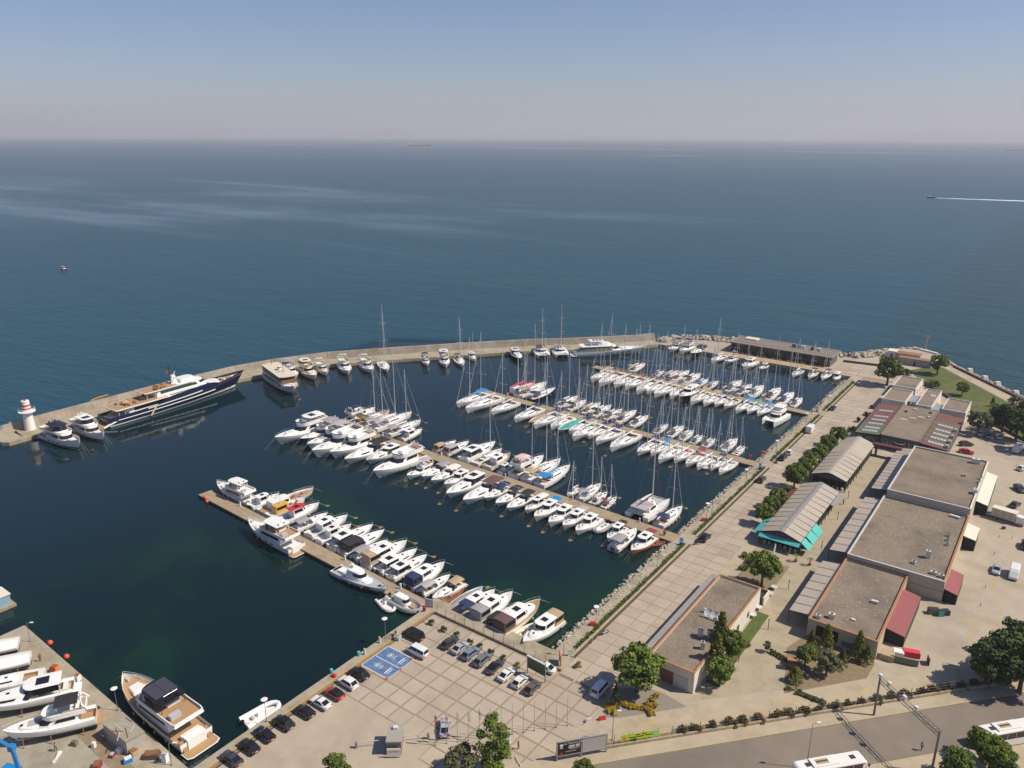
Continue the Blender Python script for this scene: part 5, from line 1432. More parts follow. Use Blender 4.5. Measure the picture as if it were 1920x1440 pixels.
bt = Boat('rowing_boat', 'orange wooden rowing boat below the second pontoon root', 'rowboat', G2(1234,1022,SL), R(55), 4.5); rowboat(bt, m=WOOD, inn=mat('orange_wood',(.42,.16,.07),.6))
bt = Boat('inflatable_boat', 'tiny white dinghy behind a sailing yacht bow at the third pontoon', 'dinghy', G2(1324,879,SL), R(200), 3.4); rib(bt, tubem=WHITE, cons=False)
bt = Boat('inflatable_boat', 'dark small dinghy at the breakwater corner quay', 'dinghy', G2(1234,649,SL), R(20), 5); rib(bt, tubem=CANVAS['black'])
# out at sea
bt = Boat('speedboat', 'small dark speedboat racing across the sea on the right', 'motorboat', G2(1747,371,SL), math.atan2((Vector(G2(1747,371,SL))-Vector(G2(1920,377,SL))).y, (Vector(G2(1747,371,SL))-Vector(G2(1920,377,SL))).x), 16); express(bt, hullm=NAVY, canvas='black')
a, c = Vector(G2(1752,371.3,SL)), Vector(G2(2010,380,SL)); d = (c-a); n = Vector((-d.y,d.x)).normalized()
mb = MB(); rr = random.Random(4); P = []
for i in range(41):
    t = i/40; w = lerp(3, 12, t**.7)*rr.uniform(.8,1.2); p = a+d*t
    P.append([(p.x+n.x*w*k, p.y+n.y*w*k, SL+.06+.12*(1-abs(k))) for k in (-1,-.4,.4,1)])
mb.loft(P, caps=False, closed=False)
struct(mb.build('wake', mat('sea_foam', (.75,.78,.80), .8, var=.15, scale=.2)), 'stuff')
bt = Boat('buoy_boat', 'tiny orange and white boat alone on the open sea, left', 'boat', G2(120,506,SL), .4, 6.5); cabinboat(bt, hullm=ORANGE)
def ship(px, py, L, label, m):
    x, y = G2(px, py, SL); bt = Boat('cargo_ship', label, 'ship', (x,y), TH+.12, L, 'cargo ships near the far shore')
    bt.hull(L*.15, L*.05, L*.065, m, bul=.5, rake=L*.04, tr=.95, full=.75, p=3, n=10)
    bt.part(MB().box(bt.X(.05),bt.X(.14),-L*.06,L*.06,L*.045,L*.13), 'bridge', WHITE); bt.part(MB().box(bt.X(.2),bt.X(.85),-L*.05,L*.05,L*.045,L*.07), 'cargo', GREYD); bt.part(MB().box(bt.X(.05),bt.X(.08),-L*.02,L*.02,L*.13,L*.16), 'funnel', NAVY)
ship(787,273.6,210,'long grey cargo ship near the far shore, left of centre', NAVY)
ship(766,274.6,90,'small grey ship just ahead of the long cargo ship', GREYD)
ship(1902,282,140,'dark cargo ship near the far right edge of the sea', REDP)
ship(1080,275.5,80,'tiny distant ship near the far shore, right of centre', GREYD)
# ================================================================ BUILDINGS
RENDER = mat('beige_render', (.46,.40,.31), .85, var=.07, scale=.7)
RENDW = mat('cream_render', (.66,.60,.50), .85, var=.06, scale=.7)
RENDD = mat('dark_render', (.075,.08,.085), .8, var=.15, scale=.6)
ROOFG = mat('gravel_roof', (.225,.178,.130), .95, var=.5, scale=3.2, col2=(.15,.12,.09), c2scale=.12, c2amt=.55, bump=.03, bscale=9, detail=6)
TERRA = mat('terracotta_coping', (.38,.17,.07), .8, var=.18, scale=1)
COPW = mat('pale_coping', (.52,.50,.47), .7, var=.1, scale=1)
METP = mat('roof_panel_beige', (.40,.34,.27), .55, var=.07, scale=.5, rand=.06)
METG = mat('roof_ridge_grey', (.24,.22,.20), .5, var=.08, scale=.6)
DARKF = mat('dark_steel', (.035,.035,.04), .5)
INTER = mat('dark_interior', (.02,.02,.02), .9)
REDR = mat('maroon_sheet_roof', (.27,.075,.075), .6, var=.08, scale=.6)
TEALA = mat('teal_awning', (.07,.42,.38), .7, var=.08, scale=.8)
ACW = mat('ac_unit_white', (.60,.59,.55), .5, var=.08, scale=2)
def flat_block(name, label, x0, x1, y0, y1, h, wallm, copm, par=.38, th=.3, roofm=None, cat='building', copside=None):
    t = thing(name, label, cat, ((x0+x1)/2, (y0+y1)/2, 0))
    w, d = (x1-x0)/2, (y1-y0)/2
    MB().box(-w,w,-d,-d+th,0,h).build('wall', wallm, t); MB().box(-w,w,d-th,d,0,h).build('wall', wallm, t)
    MB().box(-w,-w+th,-d+th,d-th,0,h).build('wall', wallm, t); MB().box(w-th,w,-d+th,d-th,0,h).build('wall', wallm, t)
    ro = MB().box(-w+th,w-th,-d+th,d-th,h-par-.2,h-par).build('roof', roofm or ROOFG, t)
    e = .06; c2 = copside or copm
    MB().box(-w-e,w+e,-d-e,-d+th+e,h+.002,h+.09).build('coping', copm, ro); MB().box(-w-e,w+e,d-th-e,d+e,h+.002,h+.09).build('coping', copm, ro)
    MB().box(-w-e,-w+th+e,-d+th+e,d-th-e,h+.002,h+.09).build('coping', copm, ro); MB().box(w-th-e,w+e,-d+th+e,d-th-e,h+.002,h+.09).build('coping', c2, ro)
    t['_w'], t['_d'], t['_h'] = w, d, h
    return t, w, d
def ac_unit(x, y, z, rz, label, sx=.9, sy=.9, sz=1.5, fans=1):
    t = thing('air_conditioner', label, 'air conditioner', (x,y,z), rz, 'rooftop air conditioning units')
    MB().box(-sx/2,sx/2,-sy/2,sy/2,.06,sz).build('casing', ACW, t)
    for i in range(fans):
        fx = (i-(fans-1)/2)*sx/max(1,fans)
        MB().lathe([(.30,0),(.30,.05),(.1,.06)], 12, (fx,0,sz)).build('fan', DARKF, t)
    MB().box(sx/2,sx/2+.02,-sy*.4,sy*.4,.25,sz-.2).build('grille', DARKF, t)
    MB().box(-sx*.45,-sx*.35,-sy/2,sy/2,0,.06).box(sx*.35,sx*.45,-sy/2,sy/2,0,.06).build('foot', DARKF, t)
    return t
def win(t, x0, x1, z0, z1, y, axis='y', m=None, frame=None, sub=2, out=-1):
    """framed window on a wall: axis 'y' lies in a wall facing -Y (at local y), axis 'x' in one facing +X (at local x=y)"""
    fr = frame or COPW
    def bx(a0,a1,z0_,z1_,d0,d1): return MB().box(a0,a1,y-d1,y-d0,z0_,z1_) if axis == 'y' else MB().box(y+d0,y+d1,a0,a1,z0_,z1_)
    f = bx(x0-.08,x1+.08,z0-.08,z1+.08,-.02,.05).build('window', fr, t)
    wd = (x1-x0)/sub
    for i in range(sub): bx(x0+i*wd+.04,x0+(i+1)*wd-.04,z0,z1,.04,.065).build('pane', m or GLASS, f)
    return f
# --- front office building by the entrance
t, w, d = flat_block('office_building', 'low beige office building with terracotta roof edge beside the entrance tree', 14.2, 23.7, 9.4, 45.3, 4.6, RENDW, TERRA)
MB().box(-w+5.5,-w+8.4,-d-.06,-d+.05,.1,2.9).build('shop_front', COPW, t)
for i in range(2): MB().box(-w+5.6+i*1.42,-w+6.85+i*1.42,-d-.09,-d-.05,.2,2.75).build('pane', mat('frosted_glass',(.42,.42,.40),.3), t)
MB().box(-w+2.6,-w+5.4,-d-.05,-d+.05,.1,2.9).build('door_panel', mat('dark_red_door',(.16,.06,.05),.6), t)
for y_ in (-d+2.0,): MB().box(w-.02,w+.05,y_,y_+2.2,.1,2.6).build('side_door', COPW, t)
for y_ in (-d+9,-d+13,-d+22,-d+28): win(t, y_, y_+1.2, 1.1, 2.5, w, 'x')
cn = MB().box(-w-2.3,-w-.02,-d+.6,d+1.0,3.05,3.4).build('canopy', mat('grey_canopy',(.27,.25,.23),.7,var=.1,scale=1), t)
for i in range(9): MB().box(-w-2.0,-w-1.8,-d+2+i*4,-d+2.2+i*4,0,3.05).build('canopy_post', COPW, t)
MB().box(-w-.03,-w+.02,-d+2,d-2,.4,2.7).build('west_glazing', GLASS, t)
for i, (px, py, f) in enumerate(((1313,1190,2),(1331,1192,2),(1317,1214,1))):
    x, y = G2(px, py, 4.5); ac_unit(x, y, 4.22, .35, '%s white outdoor unit from the satellite dishes on the office roof' % ['nearest','second','farthest'][i], 1.1 if f == 2 else .8, .8, 1.6, f)
for i, (px, py) in enumerate(((1328,1155),(1340,1160),(1352,1164))):
    x, y = G2(px, py, 4.6)
    q = thing('satellite_dish', ['left','middle','right'][i]+' white satellite dish of the three on the office roof', 'satellite dish', (x,y,4.22), R(-75), 'satellite dishes on the office roof')
    mb = MB(); rings = [[(.16*k*k+.35, .95*k*math.cos(2*math.pi*j/16), 1.0+.95*k*math.sin(2*math.pi*j/16)) for j in range(16)] for k in (.05,.4,.75,1.0)]
    mb.loft(rings, caps=False); o = mb.build('dish', mat('dish_white',(.7,.69,.66),.5), q, True); o.rotation_euler = (0, R(-28), 0)
    MB().tube([(0,0,0),(.2,0,.9)], .06, 5).build('pole', STEEL, q)
x, y = G2(1322,1145,4.6); q = thing('antenna', 'thin rooftop antenna pole beside the satellite dishes', 'antenna', (x,y,4.22)); MB().tube([(0,0,0),(0,0,3.5)], .04, 4).build('pole', STEEL, q); MB().box(-.3,.3,-.2,.2,.1,.9).build('box', ACW, q)
# dark walled planter behind the office
t = thing('planter_wall', 'dark walled planter with pale end panel behind the office building', 'planter', (19,47.8,0))
MB().box(-4.6,5.2,-1.9,-1.6,0,1.9).build('wall', RENDD, t); MB().box(-4.6,5.2,1.6,1.9,0,1.9).build('wall', mat('grey_wall_top',(.25,.22,.19),.8), t); MB().box(5.2,5.5,-1.9,1.9,0,1.95).build('end_panel', RENDW, t); MB().box(-4.6,5.2,-1.6,1.6,0,1.2).build('soil', mat('dark_green_bed',(.03,.04,.012),.9,var=.3,scale=2), t)

# --- three shop blocks stepping up along the plaza
def shop_block(label, x0, x1, y0, y1, h, cop, cop2, wm):
    t, w, d = flat_block('shop_building', label, x0, x1, y0, y1, h, wm, cop, copside=cop2)
    return t, w, d
b1, w, d = shop_block('low beige shop building with terracotta coping nearest the road', 35.4, 49.0, 40.6, 71.0, 4.1, TERRA, TERRA, RENDER)
MB().box(-w+1.8,-w+6.2,-d-.05,-d+.05,.8,3.2).build('dark_window', INTER, b1)
MB().box(-w+7,-w+12.5,-d-.05,-d+.04,.5,1.7).build('painted_panel', mat('blue_grey_mural',(.10,.14,.15),.7), b1)
b2, w, d = shop_block('middle beige shop building with wide gravel roof', 35.5, 56.3, 71.05, 110.8, 5.2, COPW, TERRA, RENDER)
MB().box(-w+14,w+.01,-d-.02,-d+.05,2.55,2.65).build('wall_joint', DARKF, b2)
b3, w, d = shop_block('tallest beige shop building with wide gravel roof beside the lorry', 36.0, 56.3, 110.85, 150.2, 7.0, COPW, RENDW, RENDER)
# lean-to arcade roofs in front of them
def arcade(label, y0, y1, x0, x1, z0, z1, n, gutter=True):
    t = thing('arcade', label, 'canopy', ((x0+x1)/2,(y0+y1)/2,0), 0, 'lean-to arcades along the plaza')
    w, d = (x1-x0)/2, (y1-y0)/2; s_ = 2*d/n
    for i in range(n):
        a0, a1 = -d+i*s_+.1, -d+(i+1)*s_-.1
        MB().add([(-w,a0,z0),(w,a0,z1),(w,a1,z1),(-w,a1,z0),(-w,a0,z0+.07),(w,a0,z1+.07),(w,a1,z1+.07),(-w,a1,z0+.07)], [(3,2,1,0),(4,5,6,7),(0,1,5,4),(1,2,6,5),(2,3,7,6),(3,0,4,7)]).build('roof_panel', METP, t)
    for i in range(n+1):
        a = -d+i*s_; k = .1
        MB().add([(-w-.1,a-k,z0-.05),(w,a-k,z1-.05),(w,a+k,z1-.05),(-w-.1,a+k,z0-.05),(-w-.1,a-k,z0+.1),(w,a-k,z1+.1),(w,a+k,z1+.1),(-w-.1,a+k,z0+.1)], [(3,2,1,0),(4,5,6,7),(0,1,5,4),(1,2,6,5),(2,3,7,6),(3,0,4,7)]).build('rafter', DARKF, t)
        if i % 2 == 0: MB().box(-w-.05,-w+.1,a-.08,a+.08,0,z0-.05).build('post', DARKF, t)
    MB().box(w,w+.35,-d,d,z1-.1,z1+.14).build('gutter', mat('grey_gutter',(.20,.21,.24),.4), t)
    MB().box(w+.36,w+.45,-d,d,.0,z1-.12).build('shop_glazing', INTER, t)
    return t
arcade('beige arcade roof with dark rafters in front of the nearest shop building', 43, 68.5, 30.8, 34.6, 2.9, 3.3, 7)
arcade('beige arcade roof with dark rafters in front of the middle shop building', 74, 110.5, 30.8, 34.7, 3.3, 3.8, 9)
arcade('beige arcade roof with dark rafters in front of the tallest shop building', 117.5, 155.5, 30.8, 35.1, 3.3, 3.9, 14)
# --- gabled market halls
def hall(label, x0, x1, y0, y1, ze, zr, n, plain, teal):
    t = thing('market_hall', label, 'hall', ((x0+x1)/2,(y0+y1)/2,0))
    w, d = (x1-x0)/2, (y1-y0)/2; s_ = 2*d/n
    for sg in (-1,1):
        for i in range(n):
            g = 0 if i >= n-plain else .1
            a0, a1 = -d+i*s_+g, -d+(i+1)*s_-g
            V = [(sg*w,a0,ze),(sg*.7,a0,zr-.12),(sg*.7,a1,zr-.12),(sg*w,a1,ze)]
            V += [(p[0],p[1],p[2]+.08) for p in V]
            o = MB().add(V, [(3,2,1,0),(4,5,6,7),(0,1,5,4),(1,2,6,5),(2,3,7,6),(3,0,4,7)]).build('roof_panel', METP, t)
        for i in range(n+1-plain):
            a = -d+i*s_; k = .1
            V = [(sg*(w+.1),a-k,ze-.06),(sg*.7,a-k,zr-.2),(sg*.7,a+k,zr-.2),(sg*(w+.1),a+k,ze-.06)]; V += [(p[0],p[1],p[2]+.18) for p in V]
            MB().add(V, [(3,2,1,0),(4,5,6,7),(0,1,5,4),(1,2,6,5),(2,3,7,6),(3,0,4,7)]).build('rafter', DARKF, t)
            MB().box(sg*w-.09,sg*w+.09,a-.09,a+.09,0,ze-.06).build('post', DARKF, t)
    V = [(-.75,-d-.1,zr-.13),(0,-d-.1,zr+.02),(.75,-d-.1,zr-.13),(.75,d+.1,zr-.13),(0,d+.1,zr+.02),(-.75,d+.1,zr-.13)]
    MB().add(V+[(p[0],p[1],p[2]+.12) for p in V], [(0,1,2,3,4,5)][:0]+[(6,7,10,11),(7,8,9,10),(0,6,11,5),(2,3,9,8),(0,1,7,6),(1,2,8,7),(3,4,10,9),(4,5,11,10)]).build('ridge_cap', METG if not plain else METP, t)
    # gable frame and the dark inside
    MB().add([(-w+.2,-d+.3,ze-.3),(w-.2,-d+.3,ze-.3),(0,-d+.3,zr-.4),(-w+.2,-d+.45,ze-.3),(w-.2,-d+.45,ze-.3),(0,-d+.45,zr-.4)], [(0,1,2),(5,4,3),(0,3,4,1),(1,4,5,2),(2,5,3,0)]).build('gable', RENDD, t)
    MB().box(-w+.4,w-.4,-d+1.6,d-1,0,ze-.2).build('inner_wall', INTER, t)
    for i in range(5): MB().box(-w+.3+i*(2*w-.8)/4,-w+.5+i*(2*w-.8)/4,-d+.32,-d+.44,0,ze-.3).build('gable_post', DARKF, t)
    for i in range(7): MB().obox((-w+1.2+i*1.3,-d+.9,0), .55,.55,.8,i).build('cafe_chair', COPW, t)
    return t, w, d
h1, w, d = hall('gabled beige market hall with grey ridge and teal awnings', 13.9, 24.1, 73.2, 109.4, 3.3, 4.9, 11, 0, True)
MB().add([(-w,-d-.05,3.2),(w,-d-.05,3.2),(w,-d-1.3,2.5),(-w,-d-1.3,2.5),(-w,-d-.05,3.26),(w,-d-.05,3.26),(w,-d-1.3,2.56),(-w,-d-1.3,2.56)], [(3,2,1,0),(4,5,6,7),(0,1,5,4),(1,2,6,5),(2,3,7,6),(3,0,4,7)]).build('awning', TEALA, h1)
for y_, l_ in ((-d+.2,3.2),(-d+4.2,4.2),(-d+8.8,4.2)):
    MB().add([(w+.1,y_,3.25),(w+2.1,y_,1.6),(w+2.1,y_+l_,1.6),(w+.1,y_+l_,3.25),(w+.1,y_,3.31),(w+2.1,y_,1.66),(w+2.1,y_+l_,1.66),(w+.1,y_+l_,3.31)], [(3,2,1,0),(4,5,6,7),(0,1,5,4),(1,2,6,5),(2,3,7,6),(3,0,4,7)]).build('awning', TEALA, h1)
for y_, l_, m in ((-d+.5,5.5,TEALA),(-d+7,5,TEALA),(-d+21,11,mat('maroon_awning',(.20,.05,.05),.7))):
    MB().add([(-w-.1,y_,3.25),(-w-1.9,y_,2.5),(-w-1.9,y_+l_,2.5),(-w-.1,y_+l_,3.25),(-w-.1,y_,3.31),(-w-1.9,y_,2.56),(-w-1.9,y_+l_,2.56),(-w-.1,y_+l_,3.31)], [(0,1,2,3),(7,6,5,4),(4,5,1,0),(5,6,2,1),(6,7,3,2),(7,4,0,3)]).build('awning', m, h1)
MB().add([(w+.1,d-9.5,3.25),(w+1.5,d-9.5,2.7),(w+1.5,d-.2,2.7),(w+.1,d-.2,3.25)], [(0,1,2,3)]).build('grey_awning', METG, h1)
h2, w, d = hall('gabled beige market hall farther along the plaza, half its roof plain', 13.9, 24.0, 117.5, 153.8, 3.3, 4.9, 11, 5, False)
# red arched gateway between hall and arcade
t = thing('gateway', 'dark red arched gateway canopy between market hall and arcade', 'gate', (28,153.5,0))
mb = MB(); rings = []
for x_ in (-4.2,4.2): rings.append([(x_, .9*math.cos(a), 3.6+.7*math.sin(a)) for a in [math.pi*i/8 for i in range(9)]])
mb.loft(rings, caps=True, closed=True).build('barrel_roof', mat('gate_maroon',(.16,.045,.05),.6), t)
for x_ in (-3.6,3.2): MB().box(x_,x_+.5,-.7,.7,0,3.6).build('pillar', DARKF, t)
MB().box(-3.1,3.2,-.6,-.5,0,.25).build('threshold', REDP, t)
# --- art gallery block with arched windows
t = thing('gallery_building', 'dark building with arched windows, gravel roof and red and green striped wings', 'building', (30,179.8,0))
MB().box(-5.9,5.9,-18.6,18.6,0,4.5).build('main_wall', RENDD, t)
ro = MB().box(-6.0,6.0,-18.7,18.7,4.5,4.75).build('roof', ROOFG, t)
for x_ in (-6.05,5.75): MB().box(x_,x_+.3,-18.75,18.75,4.76,4.95).build('coping', mat('olive_edge',(.20,.18,.11),.7), ro)
GRN = mat('green_roof_felt',(.115,.125,.075),.85,var=.12,scale=.7); RDF = mat('red_roof_felt',(.155,.07,.055),.85,var=.12,scale=.7); SKY = mat('skylight_panel',(.42,.43,.44),.35,var=.15,scale=2)
for sg, segs in ((-1,[(-18.4,-9.5,GRN),(-9.5,-6,GRN),(-6,18.4,RDF)]),(1,[(-18.4,-14,RDF),(-14,-12,GRN),(-12,-9,RDF),(-9,-7,GRN),(-7,-4.5,RDF),(-4.5,-2.5,GRN),(-2.5,0,RDF),(0,2,GRN),(2,5,RDF),(5,8.5,GRN),(8.5,18.4,RDF)])):
    xi, xo = sg*6.1, sg*14.0
    MB().box(min(xi,xo),max(xi,xo),-18.3,18.3,0,3.5).build('wing_wall', RENDD if sg < 0 else mat('grey_wing_wall',(.11,.10,.11),.8), t)
    for y0_, y1_, m in segs:
        V = [(xi,y0_,4.2),(xo*1.01,y0_,3.52),(xo*1.01,y1_,3.52),(xi,y1_,4.2)]; V += [(p[0],p[1],p[2]+.12) for p in V]
        MB().add(V, [(3,2,1,0),(4,5,6,7),(0,1,5,4),(1,2,6,5),(2,3,7,6),(3,0,4,7)]).build('roof_strip', m, t)
    ys = (-16,-12.5,-7.5,-3,1.5,9) if sg < 0 else (-15.5,-10.5,-6,-1.5,4)
    for y_ in ys:
        for k in range(5):
            f0, f1 = .22+k*.12, .22+k*.12+.10
            V = []
            for f, yy in ((f0,y_),(f1,y_),(f1,y_+1.7),(f0,y_+1.7)): V.append((lerp(xi,xo,f), yy, lerp(4.32,3.64,f)+.02))
            V += [(p[0],p[1],p[2]+.06) for p in V]
            MB().add(V, [(3,2,1,0),(4,5,6,7),(0,1,5,4),(1,2,6,5),(2,3,7,6),(3,0,4,7)]).build('skylight', SKY, t)
for cx_ in (-9.2, 10.2):                         # arched windows of the wings
    fr = MB().tube([(cx_-1.3,-18.36,.5)]+[(cx_+1.3*math.cos(a),-18.36,1.6+1.3*math.sin(a)) for a in [math.pi-math.pi*i/8 for i in range(9)]]+[(cx_+1.3,-18.36,.5)], .09, 4).build('arched_window', COPW, t)
    for a in (.6,1.2,1.94,2.54): MB().tube([(cx_,-18.36,1.6),(cx_+1.3*math.cos(a),-18.36,1.6+1.3*math.sin(a))], .05, 3).build('glazing_bar', COPW, fr)
for cx_ in (-12.6,7.2,13.0): win(t, cx_-.6, cx_+.6, .9, 2.7, -18.3)
for cx_ in (-4.4,-2.9,2.2,3.7): win(t, cx_-.6, cx_+.6, .9, 3.2, -18.6)
mb = MB().tube([(-1.8,-18.9,3.2),(-.6,-19.5,2.9),(.8,-19.6,2.9),(2.0,-18.9,3.2)], .13, 5).build('door_hood', COPW, t)
for i, (x_, y_) in enumerate(((-1.5,15),(3.8,14),(4.2,8.5),(-3.6,10.5))): MB().obox((x_,y_,4.75), .8,.7,.5,i).build('roof_vent', DARKF if i % 2 else ACW, t)
for i in range(3): MB().obox((1.8-2.2*i,8-3*i,4.752), 2.2,.6,.02,.1).build('roof_patch', RENDW, t)
for i, y_ in enumerate((-16,-11,-5,2)): MB().obox((13.6,y_,3.6), .9,1.3,1.1).build('duct', mat('galvanised_duct',(.36,.34,.31),.5), t)
# --- four pavilions behind it with glazed links
PV = [('pale pavilion with gravel roof nearest the big tree', 15.6,24.0,223,239.4),('pale pavilion with gravel roof beside the promenade',15.7,23.9,202.6,218.8),('narrow pale pavilion with gravel roof and rooflight',27.5,32.9,202.3,226.3),('pale pavilion with gravel roof nearest the right car park',36.2,44.0,202.6,218.3)]
for lb, x0, x1, y0, y1 in PV:
    t, w, d = flat_block('pavilion', lb, x0, x1, y0, y1, 4.5, RENDW, COPW, par=.25)
    win(t, -1.5, 1.5, .3, 2.6, -d)
    if 'narrow' in lb: MB().box(-.2,1.6,3,5.5,4.26,4.36).build('rooflight', SKY, t)
    win(t, -3, -1, .8, 2.4, w, 'x'); win(t, 2, 4, .8, 2.4, w, 'x')
for lb, x0, x1, y0, y1 in (('glazed link roof between the second and narrow pavilions',24.1,27.4,208,217),('glazed link roof between the narrow and right pavilions',33.0,36.1,203,211)):
    t = thing('glass_link', lb, 'roof', ((x0+x1)/2,(y0+y1)/2,0)); w, d = (x1-x0)/2,(y1-y0)/2
    for i in range(5): MB().box(-w,w,-d+i*2*d/5+.05,-d+(i+1)*2*d/5-.05,3.4,3.46).build('pane', mat('pale_glass',(.30,.33,.36),.15), t)
    MB().box(-w,w,-d-.06,-d,3.3,3.5).box(-w,w,d,d+.06,3.3,3.5).build('frame', DARKF, t)
    for sg in (-1,1): MB().box(-w,-w+.12,sg*d*.95-.06,sg*d*.95+.06,0,3.35).build('post', DARKF, t)
# --- service canopies on the car park side
def leanto(label, x0, x1, y0, y1, z0, z1, m):
    t = thing('service_canopy', label, 'canopy', ((x0+x1)/2,(y0+y1)/2,0)); w, d = (x1-x0)/2,(y1-y0)/2
    V = [(-w,-d,z1),(w,-d,z0),(w,d,z0),(-w,d,z1)]; V += [(p[0],p[1],p[2]+.08) for p in V]
    MB().add(V, [(3,2,1,0),(4,5,6,7),(0,1,5,4),(1,2,6,5),(2,3,7,6),(3,0,4,7)]).build('sheet_roof', m, t)
    MB().box(w-.1,w-.02,-d+.2,d-.2,0,z0-.1).build('green_screen', mat('green_screen',(.03,.07,.015),.9,var=.3,scale=2), t)
    MB().add([(-w,-d+.1,0),(w-.15,-d+.1,0),(w-.15,-d+.1,z0-.1),(-w,-d+.1,z1-.1)], [(0,1,2,3)]).build('end_screen', INTER, t)
    return t
leanto('maroon sheet canopy on the side of the nearest shop building', 49.05, 52.7, 48, 66, 2.5, 3.2, REDR)
leanto('short maroon sheet canopy on the side of the middle shop building', 56.35, 59.1, 71.5, 82, 2.5, 3.2, REDR)
leanto('white canopy on the side of the tallest shop building', 56.35, 59.3, 125, 149.5, 3.1, 3.8, RENDW)
leanto('small white canopy on the side of the middle shop building', 56.35, 59.2, 101, 109.3, 3.0, 3.6, RENDW)
# rooftop clutter
spots = [(1750,1048,6.2,'beside the gap'),(1756,1018,5.2,'')]
AC = [(1739,1045,5.2,1.0,1.0,1.9,'tall unit near the middle roof corner'),(1713,1056,5.2,.9,.7,.7,'low dark-shadowed unit left of the tall one'),(1776,1022,5.2,.6,.6,.7,'lowest of three small white units in a row on the middle roof'),(1777,1013,5.2,.6,.6,.7,'middle of three small white units in a row on the middle roof'),(1778,1005,5.2,.6,.6,.7,'topmost of three small white units in a row on the middle roof'),
      (1750,1076,5.2,1.3,.7,.7,'left of two white units at the near edge of the middle roof'),(1765,1082,5.2,1.1,.7,.7,'right of two white units at the near edge of the middle roof'),(1534,1158,4.1,.9,.8,.8,'white unit at the left end of the nearest shop roof'),(1559,1158,4.1,1.2,.9,1.1,'dark-fronted unit near the left end of the nearest shop roof'),
      (1829,868,7.0,2.0,1.4,1.5,'big grey unit at the far end of the tallest roof'),(1808,892,7.0,.9,.9,.7,'small unit by pipes on the tallest roof'),(1828,925,7.0,1.0,1.6,1.4,'unit with ducts beside the near right edge of the tallest roof'),(1836,905,7.0,.6,.6,.9,'lower white unit on the right edge of the tallest roof'),(1839,898,7.0,.6,.6,.9,'upper white unit on the right edge of the tallest roof'),(1600,1162,4.1,.9,.6,.25,'flat white unit lying on the nearest shop roof'),(1640,1130,4.1,1.4,.6,.6,'long white unit with duct on the nearest shop roof'),(1790,970,5.2,2.4,.7,.6,'long grey duct unit at the far right of the middle roof')]
for px, py, z, sx, sy, sz, lb in AC:
    x, y = G2(px, py, z-.3); ac_unit(x, y, z-.38, random.choice([0,.1,-.15]), lb, sx, sy, sz, 1 if sz > .6 else 0)
rnd = random.Random(8); mb = MB()
for bx0,bx1,by0,by1,z in ((36,48.3,41.5,70,3.73),(36.2,55.6,72,110,4.83),(36.8,55.6,112,149,6.63)):
    for i in range(70):
        x, y = rnd.uniform(bx0,bx1), rnd.gauss((by0+by1)/2,(by1-by0)/5); y = min(max(y,by0),by1)
        mb.obox((x,y,z), rnd.uniform(.1,.6), rnd.uniform(.05,.25), rnd.uniform(.02,.12), rnd.uniform(0,3))
struct(tag(mb.build('roof_debris', mat('pale_debris',(.42,.38,.32),.9,var=.3,scale=3)), 'scraps of pale debris strewn over the gravel shop roofs', 'debris'), 'stuff')
# --- restaurant on the breakwater root
t = thing('restaurant_building', 'long low restaurant with grey roof and dark glass front on the far quay', 'restaurant', (-39,256.6,0))
MB().box(-23.2,23.2,-6.2,6.0,0,4.1).build('glass_front', mat('dark_glazing',(.018,.02,.022),.15), t)
ro = MB().box(-24.2,24.3,-7.2,7.0,4.3,4.75).build('roof', mat('grey_flat_roof',(.22,.19,.155),.9,var=.15,scale=.6), t)
MB().box(-24.0,24.1,-7.0,6.8,4.08,4.3).build('soffit', DARKF, ro)
MB().box(-22.5,23.0,-4.2,5.6,4.752,4.85).build('roof_field', mat('gravel_roof_pale',(.20,.165,.135),.95,var=.2,scale=2.5), ro)
MB().box(-24.2,24.3,6.6,7.0,4.752,5.0).build('parapet', COPW, ro)
MB().box(-19.5,-13.5,1.5,5.8,4.86,5.4).build('roof_lantern', RENDW, ro)
for i in range(17): MB().box(-23+i*2.87,-22.82+i*2.87,-7.0,-6.7,0,4.1).build('column', DARKF, t)
for x_, sx_, m in ((4.5,1.6,DARKF),(7,1.2,DARKF),(9,1.3,ACW),(13,1.2,DARKF),(16,1.6,ACW)): MB().obox((x_,.5,4.86), sx_,1.2,1.4,.1).build('roof_plant', m, ro)
for i in range(12): MB().obox((-20+i*3.6,-8.4,0), .9,.9,.75,.3).build('terrace_table', TEAK, t)
sheet('boardwalk', [(-66,241.05),(-12.5,241.05),(-12.5,248.5),(-66,248.5)], .012, mat('boardwalk_timber',(.42,.30,.17),.8,var=.12,scale=1))
sheet('quay_path', [(-95.5,241.1),(-66.2,241.1),(-66.2,262),(-84,262),(-96,254)], .012, CONC)
t = tag(MB().prism([(-13,262.6),(12,266.6),(12,267.2),(-13,263.2)],0,1.0).build('garden_wall', mat('dark_parapet',(.12,.08,.07),.9)), 'low dark wall between the paved quay and the boulders', 'wall')
